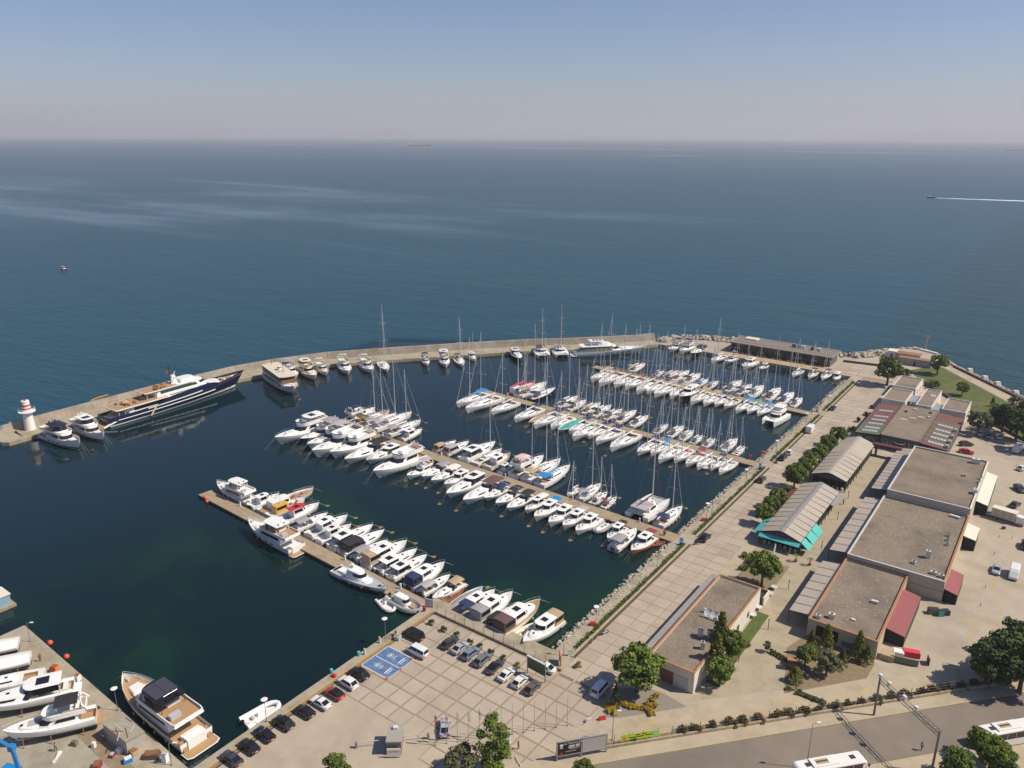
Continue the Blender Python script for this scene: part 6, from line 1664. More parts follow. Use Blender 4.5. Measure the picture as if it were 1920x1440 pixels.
# --- huts and cross on the cape
for lb, x0, x1, y0, y1, h, m in (('small white cabin with flat roof on the cape',1.5,5.2,284,289,3.2,RENDW),('long grey hut with rusty roof on the cape',5.6,15.5,283,288,2.9,mat('weathered_hut',(.36,.34,.31),.85,var=.2,scale=1)),('low grey workshop wall with rusty roof below the huts on the cape',8,21.5,275.5,279.2,3.0,mat('weathered_hut',(.36,.34,.31),.85))):
    t = thing('hut', lb, 'hut', ((x0+x1)/2,(y0+y1)/2,0)); w, d = (x1-x0)/2,(y1-y0)/2
    MB().box(-w,w,-d,d,0,h).build('wall', m, t); MB().box(-w-.2,w+.2,-d-.2,d+.2,h,h+.15).build('roof', RENDW if 'white' in lb else mat('rusty_sheet',(.26,.13,.08),.9,var=.3,scale=.6), t)
    MB().box(-.5,.5,-d-.04,-d+.02,0,2.1).build('door', DARKF, t)
x, y = G2(1735,656)
t = thing('timber_cross', 'tall pale timber cross standing at the tip of the cape', 'cross', (x,y,0)); MB().box(-.25,.25,-.25,.25,0,7.5).build('post', mat('pale_timber',(.42,.33,.17),.8), t); MB().box(-1.1,1.1,-.2,.2,6.2,6.6).build('crossbar', mat('pale_timber',(.42,.33,.17),.8), t)
tag(MB().prism([(8,309),(19.5,303.5),(20.3,304.5),(9,310.2)],0,.7).build('sea_bench', RENDW), 'low white curved bench wall by the cross', 'wall')
mb = thing('lawn_fence', 'thin dark mesh fence between pavilions and the seaside lawn', 'fence', (0,0,0))
fl = [(24.5,247),(34,236),(48,216),(62,200),(84,176)]
for (x0,y0),(x1,y1) in zip(fl, fl[1:]):
    L_ = math.hypot(x1-x0,y1-y0); n_ = int(L_/3)
    for i in range(n_): MB().tube([(x0+(x1-x0)*i/n_,y0+(y1-y0)*i/n_,0),(x0+(x1-x0)*i/n_,y0+(y1-y0)*i/n_,1.9)], .05, 4).build('fence_post', DARKF, mb)
    for z in (.3,1.1,1.85): MB().tube([(x0,y0,z),(x1,y1,z)], .02, 3).build('fence_rail', DARKF, mb)
rw = thing('retaining_wall', 'dark stone retaining wall below the lawn fence', 'wall', (0,0,0))
for (x0,y0),(x1,y1) in zip(fl, fl[1:]):
    dx, dy = x1-x0, y1-y0; L_ = math.hypot(dx,dy); nx_, ny_ = dy/L_*.8, -dx/L_*.8
    MB().prism([(x0-.8+nx_*0,y0-.8),(x1-.8,y1-.8),(x1-.2,y1-.2),(x0-.2,y0-.2)], 0, 1.0).build('wall_section', mat('dark_stone_wall',(.10,.085,.075),.9,var=.3,scale=2), rw)
# ================================================================ TREES AND PLANTS
def leaf_mat(name, c, c2, rand=.18):
    m = mat(name, c, .75, var=.3, scale=1.1, col2=c2, c2scale=.9, c2amt=.52, rand=rand, spec=.25)
    return m
LEAF = leaf_mat('leaf_green', (.085,.125,.018), (.17,.205,.03))
LEAFD = leaf_mat('leaf_dark', (.045,.068,.016), (.085,.11,.026))
LEAFY = leaf_mat('leaf_yellow_green', (.12,.14,.016), (.20,.19,.025))
LEAFO = leaf_mat('leaf_olive', (.10,.115,.05), (.16,.165,.08))
LEAFR = leaf_mat('leaf_reddish', (.07,.065,.018), (.13,.07,.03))
FLOW = leaf_mat('yellow_blossom', (.42,.27,.02), (.50,.36,.03), .1)
BARK = mat('bark', (.10,.075,.05), .9, var=.3, scale=4, bump=.02, bscale=8)
def leaf_cloud(seed, clumps, per, shape, size, clump_r):
    """many small leaf faces gathered in clumps inside a crown volume"""
    rnd = random.Random(seed); V = []; Fc = []
    for (cx, cy, cz, cr) in clumps:
        for i in range(per):
            while True:
                dx, dy, dz = rnd.uniform(-1,1), rnd.uniform(-1,1), rnd.uniform(-1,1)
                r2 = dx*dx+dy*dy+dz*dz
                if .25 < r2 < 1: break
            p = Vector((cx+dx*cr, cy+dy*cr, cz+dz*cr*.8))
            n = Vector((dx+rnd.uniform(-.7,.7), dy+rnd.uniform(-.7,.7), dz+.35+rnd.uniform(-.7,.7))).normalized()
            a = n.orthogonal().normalized(); b_ = n.cross(a)
            th = rnd.uniform(0,6.28); u = a*math.cos(th)+b_*math.sin(th); w = n.cross(u)
            s_ = size*rnd.uniform(.6,1.35)
            o = len(V)
            V += [tuple(p-u*s_), tuple(p+w*s_*.55+n*s_*.12), tuple(p+u*s_), tuple(p-w*s_*.55+n*s_*.12)]
            Fc.append((o,o+1,o+2,o+3))
    return V, Fc
def crown_mesh(kind, seed, leaf):
    rnd = random.Random(seed); cl = []
    if kind in ('broad', 'round'):
        n = 34 if kind == 'broad' else 26
        for i in range(n):
            z = rnd.uniform(-.85,1); rr = math.sqrt(max(0,1-z*z))*rnd.uniform(.55,1.0); a = i*2.399+rnd.uniform(-.4,.4)
            cl.append((rr*math.cos(a)*.82, rr*math.sin(a)*.82, .95+z*.62, rnd.uniform(.18,.36)))
        per, size = 95, .085
    elif kind == 'column':
        for i in range(40):
            z = rnd.random(); rr = (.30+.55*math.sin(min(1,z*1.15)*math.pi)**.8)*rnd.uniform(.45,.9); a = i*2.399
            cl.append((rr*math.cos(a), rr*math.sin(a), .35+z*2.3, rnd.uniform(.18,.30)))
        per, size = 85, .07
    elif kind == 'fir':
        for i in range(44):
            z = (i/44)**.8; rr = (1-z)*rnd.uniform(.5,.95)+.05; a = i*2.399
            cl.append((rr*math.cos(a), rr*math.sin(a), .2+z*2.0, .10+.16*(1-z)))
        per, size = 55, .07
    else:
        for i in range(16):
            a = i*2.399; rr = rnd.uniform(.1,.75); cl.append((rr*math.cos(a), rr*math.sin(a), rnd.uniform(.3,.75)*(1-.3*rr), rnd.uniform(.22,.34)))
        per, size = 60, .095
    V, Fc = leaf_cloud(seed+1, cl, per, kind, size, .3)
    me = bpy.data.meshes.new('crown'); me.from_pydata(V, [], Fc); me.materials.append(leaf)
    # trunk with limbs reaching into the crown
    mb = MB()
    if kind != 'bush':
        top = 2.2 if kind in ('column','fir') else 1.05
        mb.tube([(0,0,-.36 if kind not in ('fir','column') else -.15),(.02,.01,.1),(.0,.03,top*.55),(.02,0,top)], .085, 6, .03)
        for k in range(7):
            c = cl[(k*5) % len(cl)]; z0 = .1+.35*rnd.random()
            mb.tube([(0,0,z0),(c[0]*.5,c[1]*.5,lerp(z0,c[2],.65)),(c[0]*.9,c[1]*.9,c[2])], .035, 4, .012)
    else: mb.tube([(0,0,-.1),(0,0,.4)], .05, 5, .03)
    tm = mb.mesh('trunk'); tm.materials.append(BARK)
    return me, tm
PROTO = {}
for kind, lf, key in (('broad',LEAF,'broad'),('broad',LEAFD,'dark'),('round',LEAFO,'olive'),('column',LEAF,'column'),('fir',LEAFY,'fir'),('bush',LEAF,'bush'),('bush',LEAFD,'dbush'),('bush',LEAFR,'rbush'),('bush',LEAFY,'ybush'),('bush',FLOW,'flower'),('fir',LEAFD,'cone')):
    PROTO[key] = [crown_mesh(kind, 40+i*7+len(key), lf) for i in range(3 if key in ('broad','dark','bush','rbush') else 2)]
def tree(px, py, r, label, key='broad', h=None, xy=None, name=None, cat='tree', group=None, zc=None):
    """(px,py) is where the middle of the crown stands in the survey photo"""
    h = h or {'broad':1.0,'dark':1.0,'olive':.9,'column':1.0,'fir':1.0,'cone':1.0}.get(key,1.0)*r
    base = .34*h if key in ('broad','dark','olive') else 0
    zm = zc if zc is not None else (base+.95*h if base else (1.3*h if key in ('column','fir','cone') else .5*h))
    x, y = xy or G2(px, py, zm)
    t = thing(name or 'tree', label, cat, (x,y,0), random.uniform(0,6.28), group)
    cm, tm = random.choice(PROTO[key])
    a = put('trunk' if 'bush' not in key and key != 'flower' else 'stem', tm, t, (0,0,base)); a.scale = (r,r,h)
    b_ = put('crown' if 'bush' not in key and key != 'flower' else 'foliage', cm, t, (0,0,base)); b_.scale = (r,r,h)
    return t
# promenade trees
g_ = 'trees along the promenade side of the market halls'
for i, (px, py, r) in enumerate(((1433,960,3.0),(1446,944,2.7),(1458,930,2.9),(1482,918,1.8),(1492,888,3.7),(1508,872,3.0),(1521,860,3.0),(1538,846,3.0),(1553,829,3.2),(1572,814,3.4))):
    tree(px, py, r, '%s green tree from the near end of the promenade row beside the market halls' % ORD[i], group=g_)
for i, (px, py, r) in enumerate(((1598,803,1.6),(1610,786,1.3),(1624,775,1.1),(1634,762,1.0))):
    tree(px, py, r, '%s dark bush from the near end along the gallery wall' % ORD[i], 'dbush', h=r*1.6, name='bush', cat='bush', group='bushes along the gallery wall')
tree(1668,690,6.0,'large round dark green tree at the promenade end behind the pavilions','broad')
tree(1761,679,4.4,'round green tree at the cape end of the lawn','broad')
tree(1806,726,2.8,'bright green young tree standing on the lawn','broad')
tree(1700,697,3.2,'low dark shrub mass between the large tree and the huts','dbush',h=3.4,name='bush',cat='bush')
tree(1750,719,3.6,'low spreading dark shrub behind the narrow pavilion','dbush',h=3.4,name='bush',cat='bush')
tree(1880,762,2.6,'yellow green shrub on the lawn edge near the path','ybush',h=2.4,name='bush',cat='bush')
tree(1862,752,1.2,'small dark cypress on the lawn','cone',h=1.7)
for i, (px, py, r, k) in enumerate(((1838,788,4.6,'olive'),(1862,783,3.0,'dark'),(1885,778,5.0,'dark'),(1912,788,5.6,'dark'),(1930,770,4.8,'dark'),(1905,757,3.6,'olive'),(1945,810,5.5,'dark'))):
    tree(px, py, r, '%s dense dark tree from the left above the right car park' % ORD[i], k, group='trees above the right car park')
tree(1198,1248,5.2,'big broad tree in front of the office building','broad',h=4.6)
tree(1156,1298,1.3,'dark conical shrub beside the white people carrier','cone',h=2.3)
for i, (px, py, r, k) in enumerate(((1352,1183,3.0,'fir'),(1370,1205,3.2,'broad'),(1345,1222,2.8,'fir'),(1352,1255,2.9,'broad'),(1398,1207,1.3,'ybush'))):
    tree(px, py, r, '%s leafy tree from the dishes down the office garden strip' % ORD[i], k, group='trees in the office garden strip', h=r*1.05 if k != 'fir' else r*1.6)
tree(1432,1060,4.2,'big tree in the cafe garden before the teal awnings','broad')
for i, (px, py) in enumerate(((1400,1040),(1408,1052),(1396,1062))): tree(px, py, 1.6, '%s yellowish shrub from the far end of the cafe garden' % ORD[i], 'ybush', name='bush', cat='bush', group='yellowish shrubs of the cafe garden')
for i, (px, py, r, k, h) in enumerate(((1512,1225,2.2,'broad',2.2),(1522,1200,1.5,'fir',2.6),(1552,1190,1.9,'fir',2.7),(1553,1240,2.6,'olive',2.4),(1580,1232,1.4,'fir',2.0),(1612,1205,2.0,'fir',3.0),(1493,1262,1.9,'fir',1.5),(1628,1225,1.6,'fir',1.8))):
    tree(px, py, r, '%s tree from the left in the corner garden by the nearest shop building' % ORD[i], k, h=h, group='trees of the corner garden')
tree(1439,1210,.9,'small grey olive tree in a pot on the plaza','olive',h=1.2)
tree(926,1398,3.7,'tall dense green tree at the car park exit by the road','column',h=4.1)
tree(866,1428,3.4,'round tree with glossy leaves cut by the bottom frame edge','olive',h=3.0)
tree(628,1440,2.6,'bright green tree top at the bottom edge left of the kiosk','broad')
tree(1095,1444,2.2,'bright tree top at the bottom edge below the billboard','broad')
for i, (px, py, r) in enumerate(((1862,1238,4.6),(1890,1222,5.0),(1915,1195,4.8),(1925,1240,5.4))):
    tree(px, py, r, '%s dark tree from the left in the group above the road fence' % ORD[i], 'dark', group='dark trees above the road fence')
for i, (px, py, r) in enumerate(((1843,1392,2.8),(1862,1408,3.0),(1798,1432,2.9),(1880,1425,2.6))):
    tree(px, py, r, '%s bright green tree in the group beside the right hand coach' % ORD[i], 'broad', group='trees beside the right hand coach')
for i in range(26):
    px, py = lerp(1135,1275,random.random()), 0
rb = random.Random(21)
for i, (px, py) in enumerate(((1138,1320),(1142,1330),(1148,1323),(1152,1334),(1168,1316),(1176,1320),(1184,1322),(1192,1324),(1208,1326),(1214,1318),(1218,1330),(1224,1310),(1228,1322),(1232,1302),(1222,1336))):
    tree(px, py, rb.uniform(.75,1.0), '%s yellow flowering bush from the left in the roundabout bed' % ORD[i], 'flower', h=1.0, name='flower_bush', cat='bush', group='yellow flowering bushes of the entrance bed')
# hedge along the promenade, cut at the pontoon roots
def hedge(x0, x1, y0, y1, h, label, leafm, dens, rot=None, seed=1):
    t = thing('hedge', label, 'hedge', ((x0+x1)/2,(y0+y1)/2,0), 0, 'hedges of the marina')
    w, d = (x1-x0)/2, (y1-y0)/2; rnd = random.Random(seed); cl = []
    n = int(4*w*d*dens)
    for i in range(n): cl.append((rnd.uniform(-w,w), rnd.uniform(-d,d), rnd.uniform(.3,h-.15), rnd.uniform(.2,.34)))
    V, Fc = leaf_cloud(seed, cl, 22, '', .13, .3)
    me = bpy.data.meshes.new('foliage'); me.from_pydata(V, [], Fc); me.materials.append(leafm); put('foliage', me, t)
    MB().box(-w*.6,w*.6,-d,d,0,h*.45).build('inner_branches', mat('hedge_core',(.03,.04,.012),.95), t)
    return t
ys = [7.0]+ROOTS+[236]
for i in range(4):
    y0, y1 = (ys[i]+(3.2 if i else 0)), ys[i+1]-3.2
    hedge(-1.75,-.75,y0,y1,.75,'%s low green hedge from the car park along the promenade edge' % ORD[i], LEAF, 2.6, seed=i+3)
# oleander bushes behind the road wall
for i in range(34):
    s_ = 5+i*3.0+random.uniform(-.4,.4)
    if 4 < s_ < 14 and i in (1,2): continue
    x, y = RF(s_, 3.85)
    tree(0,0,random.uniform(1.0,1.5),'%s reddish green oleander bush from the banner along the road fence' % (ORD[i] if i < 28 else 'far %s' % ORD[i-28]),'rbush',h=random.uniform(1.2,1.7),xy=(x,y),name='oleander_bush',cat='bush',group='oleander bushes along the road fence')
hedge(*[v for v in (G2(1470,1300)[0],G2(1470,1300)[0]+9,G2(1470,1300)[1]+1.0,G2(1470,1300)[1]+2.2)], .7, 'clipped dark green hedge at the corner garden edge', LEAFD, 3, seed=9)
# palms on the plaza
for i, (px, py) in enumerate(((1493,1045),(1519,1052))):
    x, y = G2(px, py, 1.2); t = thing('palm_tree', ['left','right'][i]+' small palm in a pot between teal awnings and arcade', 'palm', (x,y,0), i, 'potted palms on the plaza')
    MB().lathe([(.3,0),(.42,.6)], 9).build('pot', mat('clay_pot',(.2,.10,.06),.8), t); MB().tube([(0,0,.5),(0,0,1.6)], .10, 6).build('trunk', BARK, t)
    for k in range(10):
        a = k*.63; MB().add([(0,0,1.6),(.5*math.cos(a)-.12*math.sin(a),.5*math.sin(a)+.12*math.cos(a),2.0),(1.2*math.cos(a),1.2*math.sin(a),1.55),(.5*math.cos(a)+.12*math.sin(a),.5*math.sin(a)-.12*math.cos(a),1.98)], [(0,1,2,3)]).build('frond', LEAF, t)

# ================================================================ VEHICLES
PAINT = {n: mat('car_'+n, c, .22, var=.02, scale=1, spec=.6) for n, c in dict(black=(.012,.012,.014), charcoal=(.05,.052,.058), grey=(.16,.165,.175), silver=(.36,.37,.39), white=(.72,.71,.69), red=(.40,.035,.02), navy=(.02,.03,.06), bluegrey=(.17,.21,.26), brown=(.12,.10,.09), crimson=(.42,.015,.03)).items()}
TYRE = mat('tyre', (.015,.015,.015), .8); RIM = mat('alloy_rim', (.42,.42,.43), .35, metal=.6); LAMPW = mat('headlamp', (.28,.28,.28), .1); LAMPR = mat('tail_lamp', (.35,.01,.01), .2); PLATE = mat('number_plate', (.7,.7,.68), .5)
CARS = {  # length, width, height, bonnet height, windscreen base/top, rear top/base, boot height  (x from front)
 'sedan': (4.6,1.82,1.42,.86, 1.25,2.15,3.15,4.15,.98),
 'hatch': (4.3,1.82,1.48,.90, 1.1,1.95,3.4,4.2,1.02),
 'suv': (4.55,1.88,1.64,1.0, 1.1,1.9,3.75,4.48,1.12),
 'van': (5.1,1.95,1.98,1.2, .75,1.45,4.85,5.02,1.25)}
def car_meshes(kind):
    L, W, H, hb, wb, wt, rt, rb_, bh = CARS[kind]
    body = MB(); w = W/2
    st = [(0,.45,.55,.82),(.10,.32,.68,.93),(.5,.28,hb*.93,.98),(wb,.28,hb,1.0),(2.2,.28,hb+.03,1.0),(3.3,.28,hb+.04,1.0),(rb_,.28,bh,.99),(L-.12,.32,bh*.94,.95),(L,.45,bh*.72,.86)]
    rings = []
    for x, z0, z1, k in st:
        ww = w*k
        rings.append([(L/2-x, -ww*.92, z0),(L/2-x,-ww,z0+(z1-z0)*.35),(L/2-x,-ww*.98,z1-.06),(L/2-x,-ww*.88,z1),(L/2-x,ww*.88,z1),(L/2-x,ww*.98,z1-.06),(L/2-x,ww,z0+(z1-z0)*.35),(L/2-x,ww*.92,z0)])
    body.loft(rings)
    cab = MB(); 
    def cr(x, z, k): return [(L/2-x,-w*k,z),(L/2-x,w*k,z)]
    pts = [(wb,hb-.02,.88),(wt,H-.05,.74),((wt+rt)/2,H,.75),(rt,H-.04,.73),(rb_,bh-.02,.86)]
    # roof and pillars: closed greenhouse
    P = [cr(*p) for p in pts]
    V = [v for pr in P for v in pr]; Fq = []
    for i in range(4): Fq.append((2*i,2*i+1,2*i+3,2*i+2))
    Fq += [(0,2,4,6,8),(9,7,5,3,1),(0,8,9,1)]
    cab.add(V, Fq)
    gl = {}
    def quad_on(i, e=.02, m=.08):
        a, b_, c, d = [Vector(v) for v in (P[i][0],P[i][1],P[i+1][1],P[i+1][0])]
        n = (b_-a).cross(d-a).normalized()
        if n.z < 0: n = -n
        f = lambda u, v: tuple(a*(1-u)*(1-v)+b_*u*(1-v)+c*u*v+d*(1-u)*v+n*e)
        return MB().quad(f(.06,m),f(.94,m),f(.92,1-m*.6),f(.08,1-m*.6))
    gl['windscreen'] = quad_on(0); gl['rear_window'] = quad_on(3)
    sides = []
    for sg in (-1,1):
        zl, zh = hb+.06, H-.13
        kl, kh = .885, .765
        y = lambda z: sg*(w*lerp(.88,.745,(z-hb)/(H-hb))+.03)
        mb = MB()
        x0, x1, x2, x3 = wb+.28, wt+.06, rt-.06, min(rb_-.18, rt+.45)
        xm = (x1+x2)/2
        mb.quad((L/2-x0,y(zl),zl),(L/2-xm+.05,y(zl),zl),(L/2-xm+.05,y(zh),zh),(L/2-x1,y(zh),zh))
        mb.quad((L/2-xm-.05,y(zl),zl),(L/2-x3,y(zl),zl),(L/2-x2,y(zh),zh),(L/2-xm-.05,y(zh),zh))
        sides.append(mb)
    wheel = MB(); rs = .33 if kind != 'suv' else .36
    rg = [[(rr*math.cos(2*math.pi*k/14), yy, rr*math.sin(2*math.pi*k/14)) for k in range(14)] for rr, yy in ((rs*.65,-.11),(rs,-.10),(rs,.10),(rs*.65,.11))]
    wheel.loft(rg)
    rim = MB(); rim.loft([[(rs*.64*math.cos(2*math.pi*k/10), yy, rs*.64*math.sin(2*math.pi*k/10)) for k in range(10)] for yy in (-.125,.125)])
    M_ = dict(body=body.mesh('body', True), cab=cab.mesh('cabin_roof', False), ws=gl['windscreen'].mesh('windscreen'), rw=gl['rear_window'].mesh('rear_window'), sw=[s_.mesh('side_window') for s_ in sides], wheel=wheel.mesh('tyre', True), rim=rim.mesh('rim'))
    for k in ('body','cab'): M_[k].materials.append(PAINT['white'])
    for m in (M_['ws'],M_['rw'],*M_['sw']): m.materials.append(GLASS)
    M_['wheel'].materials.append(TYRE); M_['rim'].materials.append(RIM)
    M_['hl'] = MB().box(L/2-.16,L/2+.005,-.18,.18,hb*.68,hb*.68+.14).mesh('headlight'); M_['hl'].materials.append(LAMPW)
    M_['tl'] = MB().box(-L/2-.005,-L/2+.14,-.16,.16,bh*.74,bh*.74+.16).mesh('tail_light'); M_['tl'].materials.append(LAMPR)
    M_['pl'] = MB().box(-L/2-.02,-L/2+.03,-.26,.26,.55,.67).mesh('number_plate'); M_['pl'].materials.append(PLATE)
    M_['mir'] = MB().obox((0,0,0),.14,.2,.14).mesh('mirror'); M_['mir'].materials.append(DARKF)
    return M_
CM = {k: car_meshes(k) for k in CARS}
def car(px, py, d, kind, colr, label, roof=None, group=None, cat='car', xy=None):
    L, W, H, hb, wb, wt, rt, rb_, bh = CARS[kind]; M_ = CM[kind]
    x, y = xy or G2(px, py, .7)
    t = thing('parked_car' if cat == 'car' else cat, label, cat, (x,y,.04), math.atan2(d[1],d[0])+random.uniform(-.03,.03), group)
    bo = put('body', M_['body'], t, mat=PAINT[colr]); ca = put('cabin_roof', M_['cab'], t, mat=PAINT[roof or colr])
    put('windscreen', M_['ws'], ca); put('rear_window', M_['rw'], ca)
    for s_ in M_['sw']: put('side_window', s_, ca)
    for wx in (L/2-.9, -L/2+.85):
        for sg in (-1,1):
            q = put('wheel', M_['wheel'], t, (wx, sg*(W/2-.11), .33)); put('rim', M_['rim'], q)
    for sg in (-1,1):
        put('headlight', M_['hl'], bo, (0,sg*W*.33,0)); put('tail_light', M_['tl'], bo, (0,sg*W*.36,0)); put('mirror', M_['mir'], bo, (L/2-wb-.35, sg*(W/2+.05), hb+.02))
    put('number_plate', M_['pl'], bo)
    return t
W_ = (-1,0); E_ = (1,0); N_ = (0,1); S_ = (0,-1)
gq = 'cars parked along the car park quay'
for px, py, k, c, lb, rf in ((434,1421,'sedan','charcoal','dark grey saloon first from the bottom edge along the quay',None),(467,1398,'hatch','black','black hatchback second from the bottom edge along the quay',None),(496,1375,'sedan','black','black saloon nosed out third from the bottom edge along the quay',None),(531,1354,'suv','black','black estate fourth from the bottom edge along the quay',None),(571,1333,'hatch','black','black hatchback left of the white coupe along the quay',None),(601,1316,'sedan','white','white coupe between black hatchback and red car along the quay',None),(627,1299,'hatch','red','orange red hatchback with black roof on the quay','black'),(652,1279,'suv','white','white off-roader right of the red hatchback on the quay',None),(673,1262,'suv','black','black off-roader beside the blue charging bays',None)):
    car(px, py, W_, k, c, lb, rf, gq)
car(775,1190,W_,'van','black','black van at the head of the quay row near the red cabinet', cat='van')
v = car(783,1221,W_,'van','white','white van with dark blue side panel beside the charging bays', cat='van')
MB().box(-1.5,.6,-.99,-.975,.5,1.1).build('side_panel', PAINT['navy'], v); MB().box(-2.56,-2.55,-.8,.8,.45,.75).build('rear_stripes', REDP, v)
gr = 'cars parked in a row before the pontoon fence'
for px, py, k, c, lb in ((843,1204,'hatch','charcoal','dark hatchback at the left end of the row before the pontoon fence'),(863,1213,'sedan','silver','silver saloon second from left in the row before the fence'),(883,1224,'suv','bluegrey','blue grey estate third from left in the row before the fence'),(905,1236,'suv','grey','grey off-roader fourth from left in the row before the fence'),(928,1249,'sedan','charcoal','dark grey saloon with black roof fifth in the row before the fence'),(951,1263,'sedan','white','white saloon sixth in the row before the fence'),(976,1276,'hatch','white','white hatchback next to the last in the row before the fence'),(999,1288,'hatch','brown','brown grey hatchback at the right end of the row before the fence')):
    car(px, py, N_, k, c, lb, 'black' if 'black roof' in lb else None, gr)
car(1022,1250,W_,'sedan','white','white saloon half hidden behind the green board')
car(834,1363,(-.62,.78),'sedan','silver','silver saloon beside the flagpoles leaving the barrier')
car(1126,1291,N_,'van','white','white people carrier under the big entrance tree')
gp = 'vehicles parked along the promenade kerb'
for px, py, k, c, lb, ct in ((1322,1007,'suv','black','black off-roader parked by the second pontoon root','car'),(1428,898,'suv','charcoal','dark off-roader parked on the promenade near the third pontoon','car'),(1468,857,'suv','black','black off-roader behind the white hatchback on the promenade','car'),(1481,847,'hatch','white','white hatchback on the promenade by the lamp post','car'),(1562,764,'sedan','navy','dark blue saloon farthest along the promenade','car')):
    car(px, py, N_, k, c, lb, None, gp)
def panel_van(px, py, d, label, L=5.6, H=2.5):
    x, y = G2(px, py, 1.2); t = thing('delivery_van', label, 'van', (x,y,.04), math.atan2(d[1],d[0])); W = 1.0
    mb = MB(); rings = []
    for xx, z0, z1, k in ((-L/2,.4,H*.96,.95),(-L/2+.1,.3,H,1),(L/2-1.7,.3,H,1),(L/2-1.0,.3,H*.80,.97),(L/2-.35,.3,1.25,.97),(L/2,.4,.95,.9)):
        rings.append([(xx,-W*k,z0),(xx,-W*k,z1-.15),(xx,-W*k*.85,z1),(xx,W*k*.85,z1),(xx,W*k,z1-.15),(xx,W*k,z0)])
    mb.loft(rings).build('body', PAINT['white'], t)
    MB().quad((L/2-1.62,-.82,H-.08),(L/2-1.62,.82,H-.08),(L/2-.45,.82,1.34),(L/2-.45,-.82,1.34)).build('windscreen', GLASS, t)
    for sg in (-1,1): MB().box(L/2-1.7,L/2-.9,sg*1.005-.01,sg*1.005+.01,1.25,1.75).build('side_window', GLASS, t)
    for wx in (L/2-1.0,-L/2+1.0):
        for sg in (-1,1): q = put('wheel', CM['van']['wheel'], t, (wx,sg*.9,.33)); put('rim', CM['van']['rim'], q)
    MB().box(-L/2-.015,-L/2+.02,-.85,-.02,.5,2.1).box(-L/2-.015,-L/2+.02,.02,.85,.5,2.1).build('rear_door', OFFW, t)
    return t
panel_van(1520,803,N_,'white delivery van on the promenade by the farthest pontoon')
panel_van(1909,840,(-.25,-1),'white van with roof dome beside the dark trees', 6.0, 2.6)
panel_van(1902,1072,S_,'white minibus parked beside the silver car in the right car park', 5.4, 2.4)
gl_ = 'cars in the right hand car park'
for px, py, d, k, c, lb in ((1839,812,N_,'hatch','white','white hatchback at the left end under the dark trees'),(1855,816,N_,'sedan','silver','silver saloon between two white cars under the dark trees'),(1876,818,N_,'hatch','white','white hatchback at the right end under the dark trees'),(1812,832,(.8,.6),'suv','charcoal','dark pickup beside the red saloon near the gallery'),(1812,846,(1,.1),'sedan','crimson','bright red saloon at the corner of the tallest shop building'),(1918,877,(.5,1),'hatch','white','white hatchback at the right frame edge above the lorry'),(1912,916,(.6,-1),'suv','charcoal','dark off-roader above the lorry in the right car park'),(1904,945,(.3,1),'hatch','charcoal','dark hatchback just above the lorry box'),(1869,1067,S_,'sedan','silver','silver saloon beside the white minibus'),(1922,1022,S_,'suv','black','dark car cut by the right frame edge')):
    car(px, py, d, k, c, lb, None, gl_)
# lorry with a pale box body
x, y = G2(1885,968,1.2); t = thing('box_lorry', 'pale box lorry with lowered tail lift in the right car park', 'lorry', (x,y,.04), math.atan2(-.18,1))
MB().box(-3.2,2.6,-1.2,1.2,.85,3.1).build('cargo_box', mat('lorry_box',(.48,.44,.37),.6,var=.05,scale=1), t); MB().box(-3.25,2.65,-1.25,1.25,3.102,3.18).build('box_roof', RENDW, t)
MB().loft([[(2.75,-1.1,.5),(4.9,-1.1,.5),(4.9,1.1,.5),(2.75,1.1,.5)],[(2.75,-1.1,1.5),(4.9,-1.1,1.4),(4.9,1.1,1.4),(2.75,1.1,1.5)],[(2.75,-1.0,2.5),(4.2,-1.0,2.4),(4.2,1.0,2.4),(2.75,1.0,2.5)]]).build('cab', PAINT['white'], t)
MB().quad((4.86,-.95,1.5),(4.86,.95,1.5),(4.28,.9,2.32),(4.28,-.9,2.32)).build('windscreen', GLASS, t)
MB().box(-6.2,-3.25,-1.1,1.1,.75,.9).build('tail_lift', mat('blue_grey_ramp',(.22,.26,.34),.5), t); MB().box(-3.2,4.6,-.5,.5,.5,.85).build('chassis', DARKF, t)
for i in range(3): MB().box(-2.6+i*1.8,-1.6+i*1.8,-1.215,-1.2,1.1,2.9).build('side_panel', DARKF if i == 9 else mat('lorry_panel',(.40,.36,.30),.6), t)
for wx in (3.9,-2.0):
    for sg in (-1,1): q = put('wheel', CM['suv']['wheel'], t, (wx,sg*1.05,.42)); q.scale = (1.2,1.2,1.2); put('rim', CM['suv']['rim'], q)
